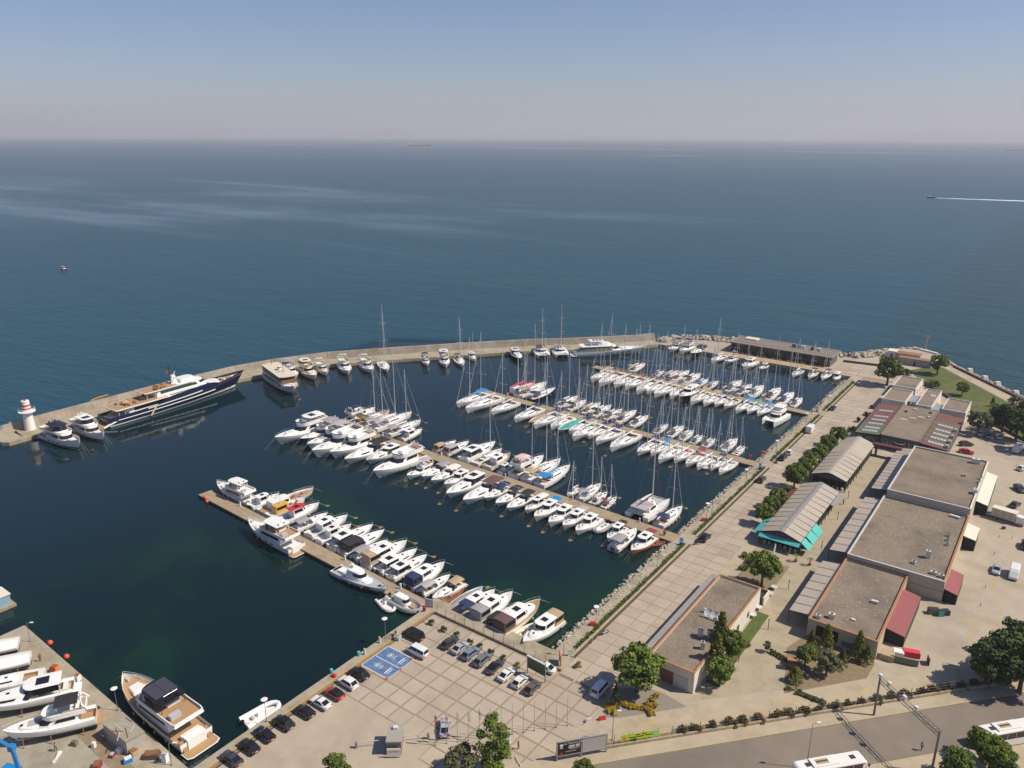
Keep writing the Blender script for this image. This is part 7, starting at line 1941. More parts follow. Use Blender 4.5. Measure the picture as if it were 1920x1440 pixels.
# coaches on the road
def coach(s_, n_, label, number, flip=1):
    x, y = RF(s_, n_); t = thing('coach', label, 'bus', (x,y,.02), math.atan2(RD.y,RD.x)+(0 if flip > 0 else math.pi), 'coaches on the road'); L, W, H = 12.2, 1.27, 3.4
    mb = MB(); rings = []
    for xx, k, zt in ((-L/2,.93,H*.94),(-L/2+.25,1,H-.05),(-L/2+.6,1,H),(L/2-.8,1,H),(L/2-.2,.98,H*.93),(L/2,.9,H*.75)):
        rings.append([(xx,-W*k,.35),(xx,-W*k,zt-.22),(xx,-W*k*.86,zt),(xx,W*k*.86,zt),(xx,W*k,zt-.22),(xx,W*k,.35)])
    bo = mb.loft(rings).build('body', mat('coach_white',(.76,.73,.68),.3,var=.03,scale=1), t)
    for sg in (-1,1):
        for i in range(6): MB().box(-L/2+.7+i*1.78,-L/2+2.38+i*1.78,sg*1.275-.012,sg*1.275+.012,1.75,2.85).build('side_window', GLASS, t)
        MB().box(-L/2+.4,L/2-.5,sg*1.28-.01,sg*1.28+.01,2.87,3.02).build('side_band', mat('plum_band',(.16,.03,.06),.4), t)
        for wx in (-L/2+3.0, L/2-2.4): q = put('wheel', CM['suv']['wheel'], t, (wx,sg*1.16,.5)); q.scale = (1.4,1.3,1.4); put('rim', CM['suv']['rim'], q)
    MB().quad((-L/2-.02,-1.0,1.7),(-L/2-.02,1.0,1.7),(-L/2+.02,1.0,2.95),(-L/2+.02,-1.0,2.95)).build('rear_window', GLASS, t)
    MB().quad((L/2+.02,-1.0,1.3),(L/2+.02,1.0,1.3),(L/2-.12,1.0,2.75),(L/2-.12,-1.0,2.75)).build('windscreen', GLASS, t)
    rp = MB().box(-L/2+2.6,-L/2+7.2,-.95,.95,H+.002,H+.22).build('roof_unit', mat('coach_white',(.76,.73,.68),.3), t)
    MB().box(-L/2+3.4,-L/2+5.6,-.5,.5,H+.222,H+.26).build('fan_tray', CANVAS['tan'], rp)
    for i in range(5): MB().lathe([(.17,0),(.17,.04)], 10, (-L/2+3.65+i*.42,0,H+.26)).build('fan', BLACKP, rp)
    for xx in (-L/2+1.6,L/2-2.6): MB().box(xx,xx+.9,-.4,.4,H+.002,H+.06).build('roof_hatch', mat('tinted_hatch',(.06,.05,.055),.2), t)
    for sg in (-1,1): MB().obox((L/2+.15,sg*1.35,2.3), .2,.25,.45).build('mirror', BLACKP, t)
    if number: text_obj(number, 1.0, mat('coach_red',(.45,.02,.03),.4), t, (-L/2+2.6,-1.285,.75), (R(90),0,0), depth=.004)
    return t
def RS(px, py, z=0):
    p = Vector(G2(px,py,z))-P0; return p.dot(RD), p.dot(RN)
s1, n1 = RS(1550,1417,3.4); coach(s1, n1-1.1, 'white coach with roof fans at the bottom edge of the road', None)
s2, n2 = RS(1832,1361,3.4); coach(s2+6.1, n2-1.1, 'white coach with a red number parked beside the road trees', '21')

# ================================================================ STREET FURNITURE
LAMPM = mat('lamp_post_grey', (.20,.20,.20), .5); LAMPH = mat('lamp_head_white', (.72,.71,.68), .5)
def lamp(px, py, h, label, arm=False, z=0.0):
    x, y = G2(px, py, z); t = thing('street_lamp', label, 'street lamp', (x,y,z), TH, 'lamp posts of the marina')
    MB().tube([(0,0,0),(0,0,h)], .07, 6, .05).build('post', LAMPM, t); MB().lathe([(.16,0),(.16,.25),(.08,.3)], 8).build('base', LAMPM, t)
    if arm: MB().tube([(0,0,h),(.8,.1,h+.15)], .05, 5).build('arm', LAMPM, t); MB().obox((1.0,.1,h+.08), .7,.3,.12).build('lamp_head', LAMPH, t)
    else: MB().lathe([(.12,0),(.55,.12),(.6,.2),(.2,.26)], 14, (0,0,h)).build('lamp_head', LAMPH, t, True)
for px, py, h, lb, a in ((500,1353,4.6,'disc lamp on the quay behind the white inflatable',0),(723,1197,4.6,'disc lamp on the quay near the charging bays',0),(1117,1172,4.4,'disc lamp on the promenade nearest the car park',0),(1325,971,4.2,'disc lamp on the promenade by the second pontoon',0),(1334,966,4.8,'plain lamp just behind a disc lamp near the second pontoon',1),(1398,905,4.2,'disc lamp on the promenade near the third pontoon root',0),(1455,849,4.2,'disc lamp on the promenade beyond the third pontoon',0),(1511,796,4.2,'disc lamp by the white delivery van',0),(1554,762,4.2,'disc lamp beside the farthest pontoon root',0),(221,1332,4.6,'disc lamp at the boatyard shed corner',0),(57,1203,4.4,'lamp with one arm at the far boatyard corner',1),(1232,1062,4.2,'lamp behind the rowing boat on the promenade',1),(1057,1229,4.4,'lamp beside the orange framed sign',1),(322,1435,4.4,'lamp at the boatyard quay by the blue fence',1),(1148,1388,6.0,'lamp beside the billboard on the service road',1),(1512,1440,9.0,'tall road lamp standing over the near coach',1),(906,660,5.0,'thin lamp on the breakwater quay',1)):
    lamp(px, py, h, lb, bool(a))
# flagpoles
for i in range(13):
    px = 760+(340+123.3*i)/6; py = 1200+(1186-18.2*i)/6
    x, y = G2(px, py); fl = ['with a red flag','with a white and red flag','with a plain white flag','with a second plain white flag','with a white and blue flag'][i] if i < 5 else 'without a flag, %s from the right end' % ORD[12-i]
    t = thing('flagpole', 'thin steel flagpole %s' % fl, 'flagpole', (x,y,0), 0, 'row of flagpoles in the car park')
    MB().tube([(0,0,0),(0,0,6.4)], .055, 6, .035).build('pole', mat('pole_steel',(.30,.30,.31),.4), t); MB().lathe([(.15,0),(.15,.08)], 8).build('foot', DARKF, t)
    if i < 5:
        fm = REDP if i == 0 else CANVAS['white']; mb = MB(); P = []
        for k in range(6):
            u = k/5; P.append([(.05+.38*u+.05*math.sin(k*2), .12*math.sin(k*1.7), 6.3-.25*u), (.05+.30*u, .14*math.sin(k*1.7+.6), 4.4-.35*u)])
        fo = mb.loft(P, caps=False, closed=False).build('flag', fm, t)
        if i == 0: MB().lathe([(.001,0),(.13,0),(.13,.01)], 10).build('crescent', CANVAS['white'], fo).location = (.25,0,5.5)
        if i in (1,4): MB().obox((.22,-.02,5.3), .2,.26,.35).build('emblem', REDP if i == 1 else CANVAS['blue'], fo)
# planter boxes with shrubs before the parked row
for i, (px, py) in enumerate(((809,1167),(832,1180),(856,1190),(881,1204),(899,1212),(920,1223),(943,1234),(969,1248),(1084,1247))):
    x, y = G2(px, py, .5); t = thing('planter', '%s planter box with dark shrub from the left along the fence' % ORD[i] if i < 8 else 'lone planter box with shrub at the promenade corner', 'planter', (x,y,.04), .1*i, 'planter boxes before the fence')
    MB().obox((0,0,0), 1.2,.75,.55,0,1.08).build('box', mat('planter_concrete',(.26,.22,.17),.9), t); cm, tm = PROTO['dbush'][i % 2] if i not in (7,8) else PROTO['ybush'][0]
    q = put('shrub', cm, t, (0,0,.45)); q.scale = (.85,.75,.85)
# wire fence between car park and pontoon path
t = thing('wire_fence', 'thin wire fence with dark posts between car park and pontoon path', 'fence', (0,0,0))
for i in range(12): MB().tube([(-32+2.6*i,.22,0),(-32+2.6*i,.22,2.1)], .045, 5).build('fence_post', DARKF, t)
for z in (.6,1.1,1.6,2.05): MB().tube([(-32,.22,z),(-3.4,.22,z)], .012, 3).build('wire', LAMPM, t)
# road wall, fence and banner
t = thing('road_wall', 'low pale stone wall along the footway of the road', 'wall', (0,0,0))
for i in range(46):
    s0 = -2+i*3.0; MB().prism([RF(s0,2.82),RF(s0+2.96,2.82),RF(s0+2.96,3.18),RF(s0,3.18)], 0, .62).build('wall_block', mat('stone_wall',(.33,.27,.18),.9,var=.25,scale=2,rand=.1), t)
t = thing('road_fence', 'thin mesh fence with dark posts above the road wall', 'fence', (0,0,0))
for i in range(52): p = RF(-4+i*2.65,3.42,.1); MB().tube([p,(p[0],p[1],2.2)], .05, 5).build('fence_post', DARKF, t)
for z in (.9,1.5,2.1): MB().tube([RF(-4,3.42,z),RF(132,3.42,z)], .01, 3).build('wire', LAMPM, t)
# green banner on the fence
s0, n0 = RS(1165,1390,1.0); s1, n1 = RS(1236,1377,1.0)
t = thing('banner', 'lime green printed banner hung on the road fence', 'banner', RF(s0,3.3,.75), math.atan2(RD.y,RD.x)); bl = s1-s0
MB().box(0,bl,-.02,.02,0,1.3).build('cloth', mat('lime_banner',(.42,.55,.02),.7), t)
for k, (a, c, z) in enumerate(((.38,.50,.95),(.54,.66,1.0),(.20,.40,.55),(.42,.60,.55),(.63,.82,.62))): MB().box(bl*a,bl*c,-.03,-.021,z-.1,z+.1).build('printed_line', mat('print_dark',(.03,.05,.01),.7), t)
MB().lathe([(.01,0),(.42,0),(.42,.01)], 16).build('round_emblem', mat('print_blue',(.25,.50,.45),.7), t).matrix_local = Matrix.Translation((bl*.9,-.03,.75)) @ Matrix.Rotation(R(90),4,'X')
MB().box(bl*.05,bl*.13,-.03,-.021,.1,.95).build('printed_figure', mat('print_orange',(.55,.20,.06),.7), t)
# double billboard by the road
a_, b_ = Vector(G2(1044,1428)), Vector(G2(1136,1411)); dd = b_-a_
t = thing('billboard', 'double roadside billboard, black advert left and blank panel right', 'billboard', (a_.x,a_.y,0), math.atan2(dd.y,dd.x)); bl = dd.length; FR = mat('billboard_frame',(.30,.26,.24),.5)
for xx in (0,bl*.49,bl): MB().box(xx-.12,xx+.12,-.12,.12,0,4.0).build('post', FR, t)
for x0, x1, m, nm in ((.15,bl*.49-.15,mat('advert_black',(.012,.010,.014),.6),'advert_panel'),(bl*.49+.15,bl-.15,mat('blank_panel',(.42,.39,.35),.8,var=.1,scale=1.5),'blank_panel')):
    MB().box(x0,x1,-.14,.0,1.2,3.9).build(nm, m, t)
    MB().box(x0-.05,x1+.05,-.2,.05,3.9,4.05).box(x0-.05,x1+.05,-.2,.05,1.05,1.2).build('frame_bar', FR, t)
TXW = mat('lettering_white',(.7,.7,.68),.6)
text_obj("ALTINOVA'DA", .52, TXW, t, (bl*.32,-.15,3.3), (R(90),0,0))
for k, (a, c, z, m) in enumerate(((.23,.34,2.95,TXW),(.36,.45,2.98,TXW),(.22,.35,2.62,TXW),(.37,.45,2.66,TXW),(.24,.44,2.3,FR),(.16,.38,1.85,FR),(.05,.11,2.72,TXW))): MB().box(bl*a,bl*c,-.155,-.141,z-.09,z+.09).build('printed_line', m, t)
MB().lathe([(.01,0),(.32,0),(.32,.01)], 14).build('advert_emblem', TXW, t).matrix_local = Matrix.Translation((bl*.08,-.15,3.25)) @ Matrix.Rotation(R(90),4,'X')
MB().box(bl*.05,bl*.11,-.155,-.141,1.45,1.7).build('advert_mark', REDP, t)
# green board and orange sign at the promenade corner
a_, b_ = Vector(G2(989,1262)), Vector(G2(1022,1280)); dd = b_-a_
t = thing('notice_board', 'large dark green notice board on posts before the white saloon', 'sign', (a_.x,a_.y,0), math.atan2(dd.y,dd.x)); bl = dd.length
for xx in (0,bl): MB().box(xx-.08,xx+.08,-.08,.08,0,4.3).build('post', LAMPM, t)
MB().box(.1,bl-.1,-.06,.06,1.4,4.1).build('board', mat('board_green',(.05,.10,.03),.4,var=.15,scale=.8), t); MB().box(-.05,bl+.05,-.35,.1,4.12,4.26).build('top_rail', COPW, t)
x, y = G2(1050,1244); t = thing('framed_sign', 'orange framed upright sign panel by the promenade corner', 'sign', (x,y,.02), R(-52)); OF = mat('sign_orange',(.58,.17,.09),.5)
MB().box(-1.0,-.85,-.12,.12,0,2.3).build('frame_post', OF, t); MB().box(.85,1.0,-.12,.12,0,2.3).build('frame_post', OF, t); MB().box(-1.0,1.0,-.12,.12,2.302,2.45).build('frame_top', OF, t); MB().box(-.85,.85,-.05,.05,.3,2.3).build('panel', mat('sign_panel',(.13,.13,.07),.4), t)
x, y = G2(1071,1229); t = tag(MB().obox((x,y,0), 1.5,.1,1.5,R(50)).build('white_sign', COPW), 'plain white sign panel beside the promenade hedge', 'sign')
# pontoon root furniture
for i, (px, py) in enumerate(((796,1146),(1246,1000),(1407,858),(1539,757))):
    x, y = G2(px, py); t = thing('lifebuoy_stand', 'red lifebuoy cabinet at the root of the %s pontoon' % ['nearest','second','third','farthest'][i], 'lifebuoy', (x,y,0 if i in (0,) else PZ), .5, 'red lifebuoy cabinets')
    MB().obox((0,0,.3), .7,.5,1.1,0,.95).build('cabinet', REDP, t); MB().obox((0,0,0), .12,.12,.3).build('post', STEEL, t); MB().tube([(.3*math.cos(a),-.3,.85+.3*math.sin(a)) for a in [2*math.pi*k/12 for k in range(13)]], .06, 4).build('ring', ORANGE, t)
for i, (px, py) in enumerate(((1320,976),(1111,1172),(1431,850))):
    x, y = G2(px, py); tag(MB().obox((x,y,0), 1.3,.9,.75,.7,.8).build('red_chest', REDP), ['red chest on the promenade by the second pontoon lamp','red chest at the foot of the nearest promenade lamp','red chest on the promenade near the third pontoon root'][i], 'chest', 'red chests on the promenade')
for i, (px, py, m, lb) in enumerate(((1277,1022,'blue','blue and white bin post at the second pontoon root'),(1425,880,'blue','blue and white bin post at the third pontoon root'),(1532,772,'grey','grey bin post at the farthest pontoon root'))):
    x, y = G2(px, py); t = thing('waste_bin', lb, 'bin', (x,y,0), .4, 'bins at the pontoon roots'); MB().obox((0,0,0), .8,.8,1.0,0,.95).build('bin_body', CANVAS[m], t); MB().obox((0,.5,0), .9,.12,1.9).build('notice_panel', COPW, t)
# white utility cabinets and dinghy carts on the quay strip
for i, (px, py, hh, m, lb) in enumerate(((805,1138,2.0,COPW,'large white board at the nearest pontoon gate'),(712,1205,1.4,COPW,'white fuel pedestal beside the teal barrel, right one'),(684,1227,1.4,COPW,'white fuel pedestal beside the teal barrel, left one'),(673,1229,.9,TEALA,'teal barrel on the quay near the charging bays'),(622,1262,.9,TEALA,'teal barrel on the quay behind the red car'),(626,1269,.6,REDP,'red crate beside the teal barrel on the quay'))):
    x, y = G2(px, py); tag((MB().obox((x,y,0), 2.0,.15,hh,.3) if i == 0 else (MB().lathe([(.32,0),(.36,.4),(.32,hh)], 10, (x,y,0)) if m is TEALA else MB().obox((x,y,0), .4 if i < 3 else .9,.4 if i < 3 else .7,hh,.2,.7))).build(['gate_board','fuel_pedestal','fuel_pedestal','barrel','barrel','crate'][i], m), lb, ['board','pedestal','pedestal','barrel','barrel','crate'][i])
x, y = G2(746,1199); t = thing('crate_stack', 'grey tub of odds and ends by the white van', 'tub', (x,y,.04)); MB().obox((0,0,0), 1.1,1.1,.9,.2,1.1).build('tub', GREYD, t); MB().obox((.1,0,.9), .6,.5,.3,.8).build('contents', CANVAS['tan'], t)
def cycle(x, y, rz, label, c, motor=False):
    t = thing('motorbike' if motor else 'bicycle', label, 'motorbike' if motor else 'bicycle', (x,y,.04), rz, 'two-wheelers of the marina'); r = .32; wb = .62
    for sx in (-wb,wb): MB().tube([(sx+r*math.cos(a),0,r+r*math.sin(a)) for a in [2*math.pi*k/14 for k in range(15)]], .08 if motor else .03, 5).build('wheel', TYRE, t)
    if motor: MB().loft([[(-.7,-.14,.5),(-.7,.14,.5),(-.7,.14,.8),(-.7,-.14,.8)],[(.0,-.18,.4),(.0,.18,.4),(.0,.18,.72),(.0,-.18,.72)],[(.5,-.12,.55),(.5,.12,.55),(.5,.12,1.0),(.5,-.12,1.0)]]).build('body', c, t); MB().box(-.7,.0,-.14,.14,.802,.9).build('seat', RUBBER, t)
    else: MB().tube([(-wb,0,r),(-.15,0,.32),(-.2,0,.8),(.4,0,.82),(-.15,0,.32)], .03, 4).tube([(wb,0,r),(.4,0,.95)], .03, 4).build('frame', c, t); MB().box(-.32,-.08,-.07,.07,.82,.88).build('saddle', RUBBER, t)
    MB().tube([(.42,-.28,1.02),(.42,.28,1.02)], .03, 4).build('handlebar', STEEL, t)
for i, (px, py, mo, m, lb) in enumerate(((1306,1019,1,BLACKP,'black motorbike behind the black off-roader on the promenade'),(1134,1186,1,COPW,'white scooter parked by the promenade hedge'),(1120,1193,0,LEAFY,'yellow green bicycle beside the white scooter'),(1111,1200,0,STEEL,'grey bicycle farthest from the white scooter'),(1456,866,1,BLACKP,'black motorbike parked behind the dark off-roader'),(742,1189,1,BLACKP,'dark motorbike on the quay near the disc lamp'),(733,1193,0,REDP,'red bicycle on the quay near the disc lamp'),(1670,708,1,BLACKP,'dark motorbike under the large promenade tree'))):
    x, y = G2(px, py, .4); cycle(x, y, .9+.3*i, lb, m, bool(mo))
# charging bays
t = thing('charging_bays', 'two blue painted charging bays with white outline and icons', 'parking bay', (-28.95,-17.9,.05))
BLUE = mat('bay_blue',(.055,.15,.32),.8,var=.1,scale=.6,col2=(.22,.22,.24),c2scale=1.1,c2amt=.54); BW_ = mat('bay_white',(.66,.64,.60),.8,var=.1,scale=2)
for sg in (-1,1):
    MB().box(-3.5,3.5,min(.1*sg,3.6*sg),max(.1*sg,3.6*sg),-.004,.004).build('bay_field', BLUE, t)
    cx_ = -1.0; cy_ = sg*1.85
    MB().loft([[((.62-d_)*math.cos(2*math.pi*k/24)+cx_,(.62-d_)*math.sin(2*math.pi*k/24)+cy_,.008) for k in range(24)] for d_ in (0,.10)], caps=False).build('icon_ring', BW_, t)
    MB().add([(cx_-.2,cy_-.3,.009),(cx_+.15,cy_-.3,.009),(cx_+.15,cy_+.3,.009),(cx_-.2,cy_+.3,.009)], [(0,1,2,3)]).build('icon_mark', BW_, t)
    MB().box(.0,.14,cy_-.6,cy_+.6,.006,.010).build('icon_line', BW_, t); MB().box(1.7,1.95,cy_-.95,cy_+.95,.006,.010).build('bay_bar', BW_, t); MB().box(2.25,2.42,cy_-.8,cy_-.35,.006,.010).box(2.25,2.42,cy_-.25,cy_+.8,.006,.010).build('bay_bar', BW_, t)
MB().box(-3.6,3.6,-.08,.08,.006,.01).box(-3.6,3.6,3.6,3.75,.006,.01).box(-3.6,3.6,-3.75,-3.6,.006,.01).box(3.5,3.65,-3.59,3.59,.006,.01).box(-3.65,-3.5,-3.59,3.59,.006,.01).build('outline', BW_, t)
def cone(px, py, label):
    x, y = G2(px, py, .05); t = thing('traffic_cone', label, 'traffic cone', (x,y,.05), 0, 'traffic cones'); MB().obox((0,0,0), .45,.45,.05).build('base', ORANGE, t); MB().lathe([(.17,.05),(.10,.35)], 9).build('lower_cone', ORANGE, t, True); MB().lathe([(.10,.35),(.075,.5)], 9).build('white_band', COPW, t); MB().lathe([(.075,.5),(.03,.75)], 9).build('cone_tip', ORANGE, t, True)
for px, py, lb in ((772,1236,'traffic cone at the right corner of the blue bays'),(751,1255,'traffic cone between the two blue bays'),(725,1273,'traffic cone at the lower corner of the blue bays')): cone(px, py, lb)
# gate kiosk with barriers
x, y = G2(742,1400); t = thing('gate_kiosk', 'grey gatehouse kiosk with barrier arms and lettered sign', 'kiosk', (x,y,.0), R(38))
MB().box(-1.2,1.2,-1.9,1.9,0,2.7).build('cabin', mat('kiosk_grey',(.24,.22,.19),.6), t); MB().box(-1.35,1.35,-2.1,2.1,2.702,2.95).build('roof', mat('kiosk_roof',(.33,.30,.25),.7), t)
MB().box(-1.21,-1.19,-1.5,1.5,1.1,2.2).build('side_window', GLASS, t); MB().box(-.4,.4,.6,1.3,2.952,3.4).build('roof_unit', ACW, t)
MB().box(-1.15,1.15,-2.6,-2.45,.3,1.9).build('sign_panel', RENDW, t); text_obj('SeturMarinas', .36, mat('sign_red',(.30,.03,.04),.5), t, (0,-2.61,1.25), (R(90),0,0))
for i, (px, py, dx) in enumerate(((803,1385,-1),(668,1402,1))):
    x, y = G2(px, py); q = thing('barrier', ['barrier arm right of the gate kiosk','barrier arm left of the gate kiosk'][i], 'barrier', (x,y,0), TH+.15, 'gate barriers'); MB().obox((0,0,0), .4,.4,1.1).build('cabinet', LAMPM, q); MB().box(min(0,dx*4.2),max(0,dx*4.2),-.05,.05,1.0,1.1).build('arm', COPW, q)
for i, (px, py, m, lb) in enumerate(((1104,1353,COPW,'white plastic road barrier block by the entrance bed'),(1129,1349,REDP,'red plastic road barrier block by the entrance bed'),(1128,1352,REDP,''))):
    if lb: x, y = G2(px, py); tag(MB().obox((x,y,0), 1.5,.5,.7,TH+.3,.7).build('barrier_block', m), lb, 'barrier', 'plastic barrier blocks')
x, y = G2(955,1412); t = thing('guard_booth', 'small white guard booth half hidden behind the tall tree', 'booth', (x-1.4,y+.6,0), R(30)); MB().box(-.9,.9,-.9,.9,0,2.5).build('cabin', RENDW, t); MB().box(-1.05,1.05,-1.05,1.05,2.502,2.65).build('roof', COPW, t); MB().box(-.6,.6,-.92,-.9,1.0,2.0).build('window', GLASS, t)
tag(MB().tube([G(967,1418,.3),G(976,1437,.3)], .08, 5).build('barrier_pole', COPW), 'white pole lying at the exit beside the guard booth', 'pole')
# overhead gantry across the road
a_, b_ = Vector(G2(1638,1342)), Vector(G2(1762,1372,8.2)); b_ = a_+(b_-a_).normalized()*((b_-a_).length)
dd = b_-a_; t = thing('road_gantry', 'grey steel gantry truss spanning the road on two posts', 'gantry', (a_.x,a_.y,0), math.atan2(dd.y,dd.x)); gl2 = dd.length; GS = mat('gantry_steel',(.16,.15,.145),.5)
for xx in (0,gl2): MB().tube([(xx,0,0),(xx,0,8.3)], .20, 8, .16).build('post', GS, t)
for z, yv in ((8.2,-.25),(7.4,-.25),(8.2,.3),(7.4,.3)): MB().tube([(0,yv,z),(gl2,yv,z)], .07, 4).build('chord', GS, t)
for i in range(14):
    x0 = i*gl2/14; MB().tube([(x0,-.25,7.4 if i % 2 else 8.2),(x0+gl2/14,-.25,8.2 if i % 2 else 7.4)], .035, 3).build('brace', GS, t); MB().tube([(x0,-.25,8.2),(x0,.3,8.2)], .03, 3).build('cross_tie', GS, t)
for k in (.0,.16,.42,.62): MB().obox((gl2*k,.1,8.3), .7,.5,.6).build('camera_box', ACW, t)
# people
def person(x, y, rz, top, legs, label, z=0.0):
    t = thing('person', label, 'person', (x,y,z), rz)
    def body(name, vs_, es, rad, m, root):
        me = bpy.data.meshes.new(name); me.from_pydata(vs_, es, []); o = put(name, me, t); me.materials.append(m)
        sk = o.modifiers.new('skin', 'SKIN'); sk.use_smooth_shade = True
        for i, r_ in enumerate(rad): me.skin_vertices[0].data[i].radius = r_
        me.skin_vertices[0].data[root].use_root = True
        o.modifiers.new('sub', 'SUBSURF').levels = 1; return o
    V = [(0,0,.95),(0,0,1.2),(0,0,1.42),(0,0,1.53),(.02,0,1.66),(.02,0,1.76),(0,.2,1.4),(.02,.27,1.15),(.1,.28,.92),(0,-.2,1.4),(-.02,-.27,1.15),(.04,-.28,.92),(0,.1,.9),(.12,.11,.5),(.05,.11,.08),(.2,.12,.04),(0,-.1,.9),(-.1,-.11,.5),(-.25,-.11,.1),(-.12,-.12,.04)]
    Ed = [(0,1),(1,2),(2,3),(3,4),(4,5),(2,6),(6,7),(7,8),(2,9),(9,10),(10,11),(0,12),(12,13),(13,14),(14,15),(0,16),(16,17),(17,18),(18,19)]
    Rd = [(.15,.11),(.15,.11),(.14,.10),(.06,.06),(.10,.09),(.07,.07),(.06,.06),(.05,.05),(.035,.035),(.06,.06),(.05,.05),(.035,.035),(.09,.09),(.07,.07),(.05,.05),(.035,.035),(.09,.09),(.07,.07),(.05,.05),(.035,.035)]
    body('body', V, Ed, Rd, legs, 0)
    MB().lathe([(.16,.98),(.19,1.15),(.21,1.38),(.10,1.47)], 9).build('shirt', top, t, True); MB().ball((.0,0,1.72), .105, 8, 5).build('hair', mat('dark_hair',(.02,.015,.012),.7), t, True)
    return t
JN = mat('dark_trousers',(.03,.03,.035),.8)
for px, py, m, lb in ((1727,1407,CANVAS['mauve'],'person in grey top walking across the road below the gantry'),(1581,946,CANVAS['maroon'],'person in dark red top walking between market hall and arcade'),(105,1408,CANVAS['grey'],'person bending to work beside the dry-docked flybridge boat'),(196,1390,CANVAS['tan'],'worker with white helmet beside the boatyard shed'),(1467,926,CANVAS['black'],'person in black standing under the promenade trees'),(76,1240,CANVAS['red'],'person in red on the boatyard quay'),(972,1405,CANVAS['red'],'person in red by the guard booth')):
    x, y = G2(px, py); person(x, y, random.uniform(0,6), m, JN, lb)

# ================================================================ BOATYARD
hd_ = math.atan2(-.86,-.5)
def dry(kind, x, y, L, label, name, cat, **k):
    bt = Boat(name, label, cat, (x,y), hd_, L); bt.root.location.z = 1.25
    {'F':flyboat,'E':express,'S':sailboat,'V':covered}[kind](bt, **k)
    for o in list(bt.root.children):
        if o.name.split('.')[0] in ('mooring_line','weed_clump','fender','mast','rigging','boom','sail_cover','furled_headsail'):
            for c in list(o.children): bpy.data.objects.remove(c)
            bpy.data.objects.remove(o)
    # bottom of the hull below the waterline and the steel props it stands on
    mb = MB(); B_ = bt.B; rings = []
    for i in range(8):
        t_ = i/7; w = bt.wb(t_); q = lerp(.86,.40,t_**1.5); rings.append([(bt.X(t_*.93),w*q,.02),(bt.X(t_*.93),w*q*.55,-.5*(1-t_**3)),(bt.X(t_*.93),0,-.8*(1-t_**4)),(bt.X(t_*.93),-w*q*.55,-.5*(1-t_**3)),(bt.X(t_*.93),-w*q,.02)])
    mb.loft(rings, caps=True, closed=False).build('underwater_hull', NAVY if kind != 'E' else BLACKP, bt.root)
    for t_ in (.15,.5,.8):
        for sg in (-1,1): MB().tube([(bt.X(t_),sg*bt.wb(t_)*.95,-1.25),(bt.X(t_),sg*bt.wb(t_)*.8,.3)], .07, 5).build('steel_prop', mat('prop_rust',(.28,.16,.08),.8), bt.root)
        MB().box(bt.X(t_)-.2,bt.X(t_)+.2,-.4,.4,-1.25,-.8).build('keel_block', WOOD, bt.root)
    return bt
dry('F',-61.7,-66.7,14.0,'white flybridge motor boat propped ashore next to the boatyard shed','motor_yacht','motor yacht', canvas='black')
dry('E',-72.8,-66.6,16.5,'white sports cruiser with hardtop propped ashore, second from the shed','motor_cruiser','motorboat', roof='hard')
dry('S',-80.2,-67.0,14,'white mastless sailing yacht hull propped ashore, third from the shed','sailing_yacht','sailboat', canvas=None, bim=False, wheel=False)
dry('V',-88.2,-66.2,14,'boat under white shrink wrap at the far end of the boatyard','covered_boat','boat', canvas='white')
dry('V',-95.0,-65.5,14,'second boat under white wrap behind the first, at the frame edge','covered_boat','boat', canvas='white')
P4_ = [G2(193,1358,2.8),G2(229,1336,2.8),G2(270,1373,2.8),G2(236,1392,2.8)]
t = thing('yard_shed', 'flat-roofed grey boatyard shed with clutter on its roof', 'shed', (0,0,0))
MB().prism(P4_, 0, 2.8).build('wall', mat('shed_wall',(.40,.36,.31),.85,var=.1,scale=1), t)
cx_ = sum(p[0] for p in P4_)/4; cy_ = sum(p[1] for p in P4_)/4
MB().prism([(cx_+(p[0]-cx_)*1.04,cy_+(p[1]-cy_)*1.04) for p in P4_], 2.802, 2.95).build('roof', mat('shed_roof',(.32,.28,.21),.9,var=.2,scale=.8), t)
for i in range(9): MB().obox((cx_+random.uniform(-1.8,1.8),cy_+random.uniform(-1.8,1.8),2.95), random.uniform(1,3),.12,.1,random.uniform(0,3)).build('roof_clutter', random.choice([WOOD,STEEL,TEAK]), t)
rb = random.Random(31)
for i, (px, py, sx, sy, sz, m, nm, lb) in enumerate(((250,1412,1.6,1.1,1.0,'tan','workbench','yellow wooden workbench before the boatyard shed'),(224,1408,1.0,.9,.8,'white','white_box','white box beside the workbench'),(240,1425,1.4,1.1,.7,'blue','blue_crate','blue crate near the boatyard workbench'),(210,1416,.9,.7,.5,'maroon','purple_bag','purple bag on the boatyard ground'),(176,1398,.6,.6,.9,'white','white_drum','small white drum left of the shed'),(310,1425,1.0,.8,1.6,'white','white_cabinet','tall white cabinet by the quay lamp'),(285,1417,2.6,1.4,.9,'brown','scrap_pile','heap of timber and scrap before the cabinet'),(182,1437,1.6,1.2,.9,'maroon','purple_bundle','purple wrapped bundle at the bottom edge'),(140,1395,1.0,.7,.9,'olive','green_box','dark green box beside the propped flybridge boat'),(107,1418,2.6,.35,.3,'white','white_tube','long white tube lying on the boatyard ground'),(145,1273,1.1,1.0,1.1,'white','white_chest','white chest on the boatyard quay edge'),(103,1257,1.4,1.1,1.3,'orange','pump_unit','rusty orange pump unit on the boatyard quay'))):
    x, y = G2(px, py, .3); t = thing(nm, lb, nm.split('_')[-1], (x,y,.012), rb.uniform(0,3)); MB().obox((0,0,0), sx,sy,sz,0,.92).build('body', CANVAS[m], t); MB().obox((.05,0,sz), sx*.8,sy*.75,.12,.2).build('top', random.choice([OFFW,WOOD,GREYD]), t)
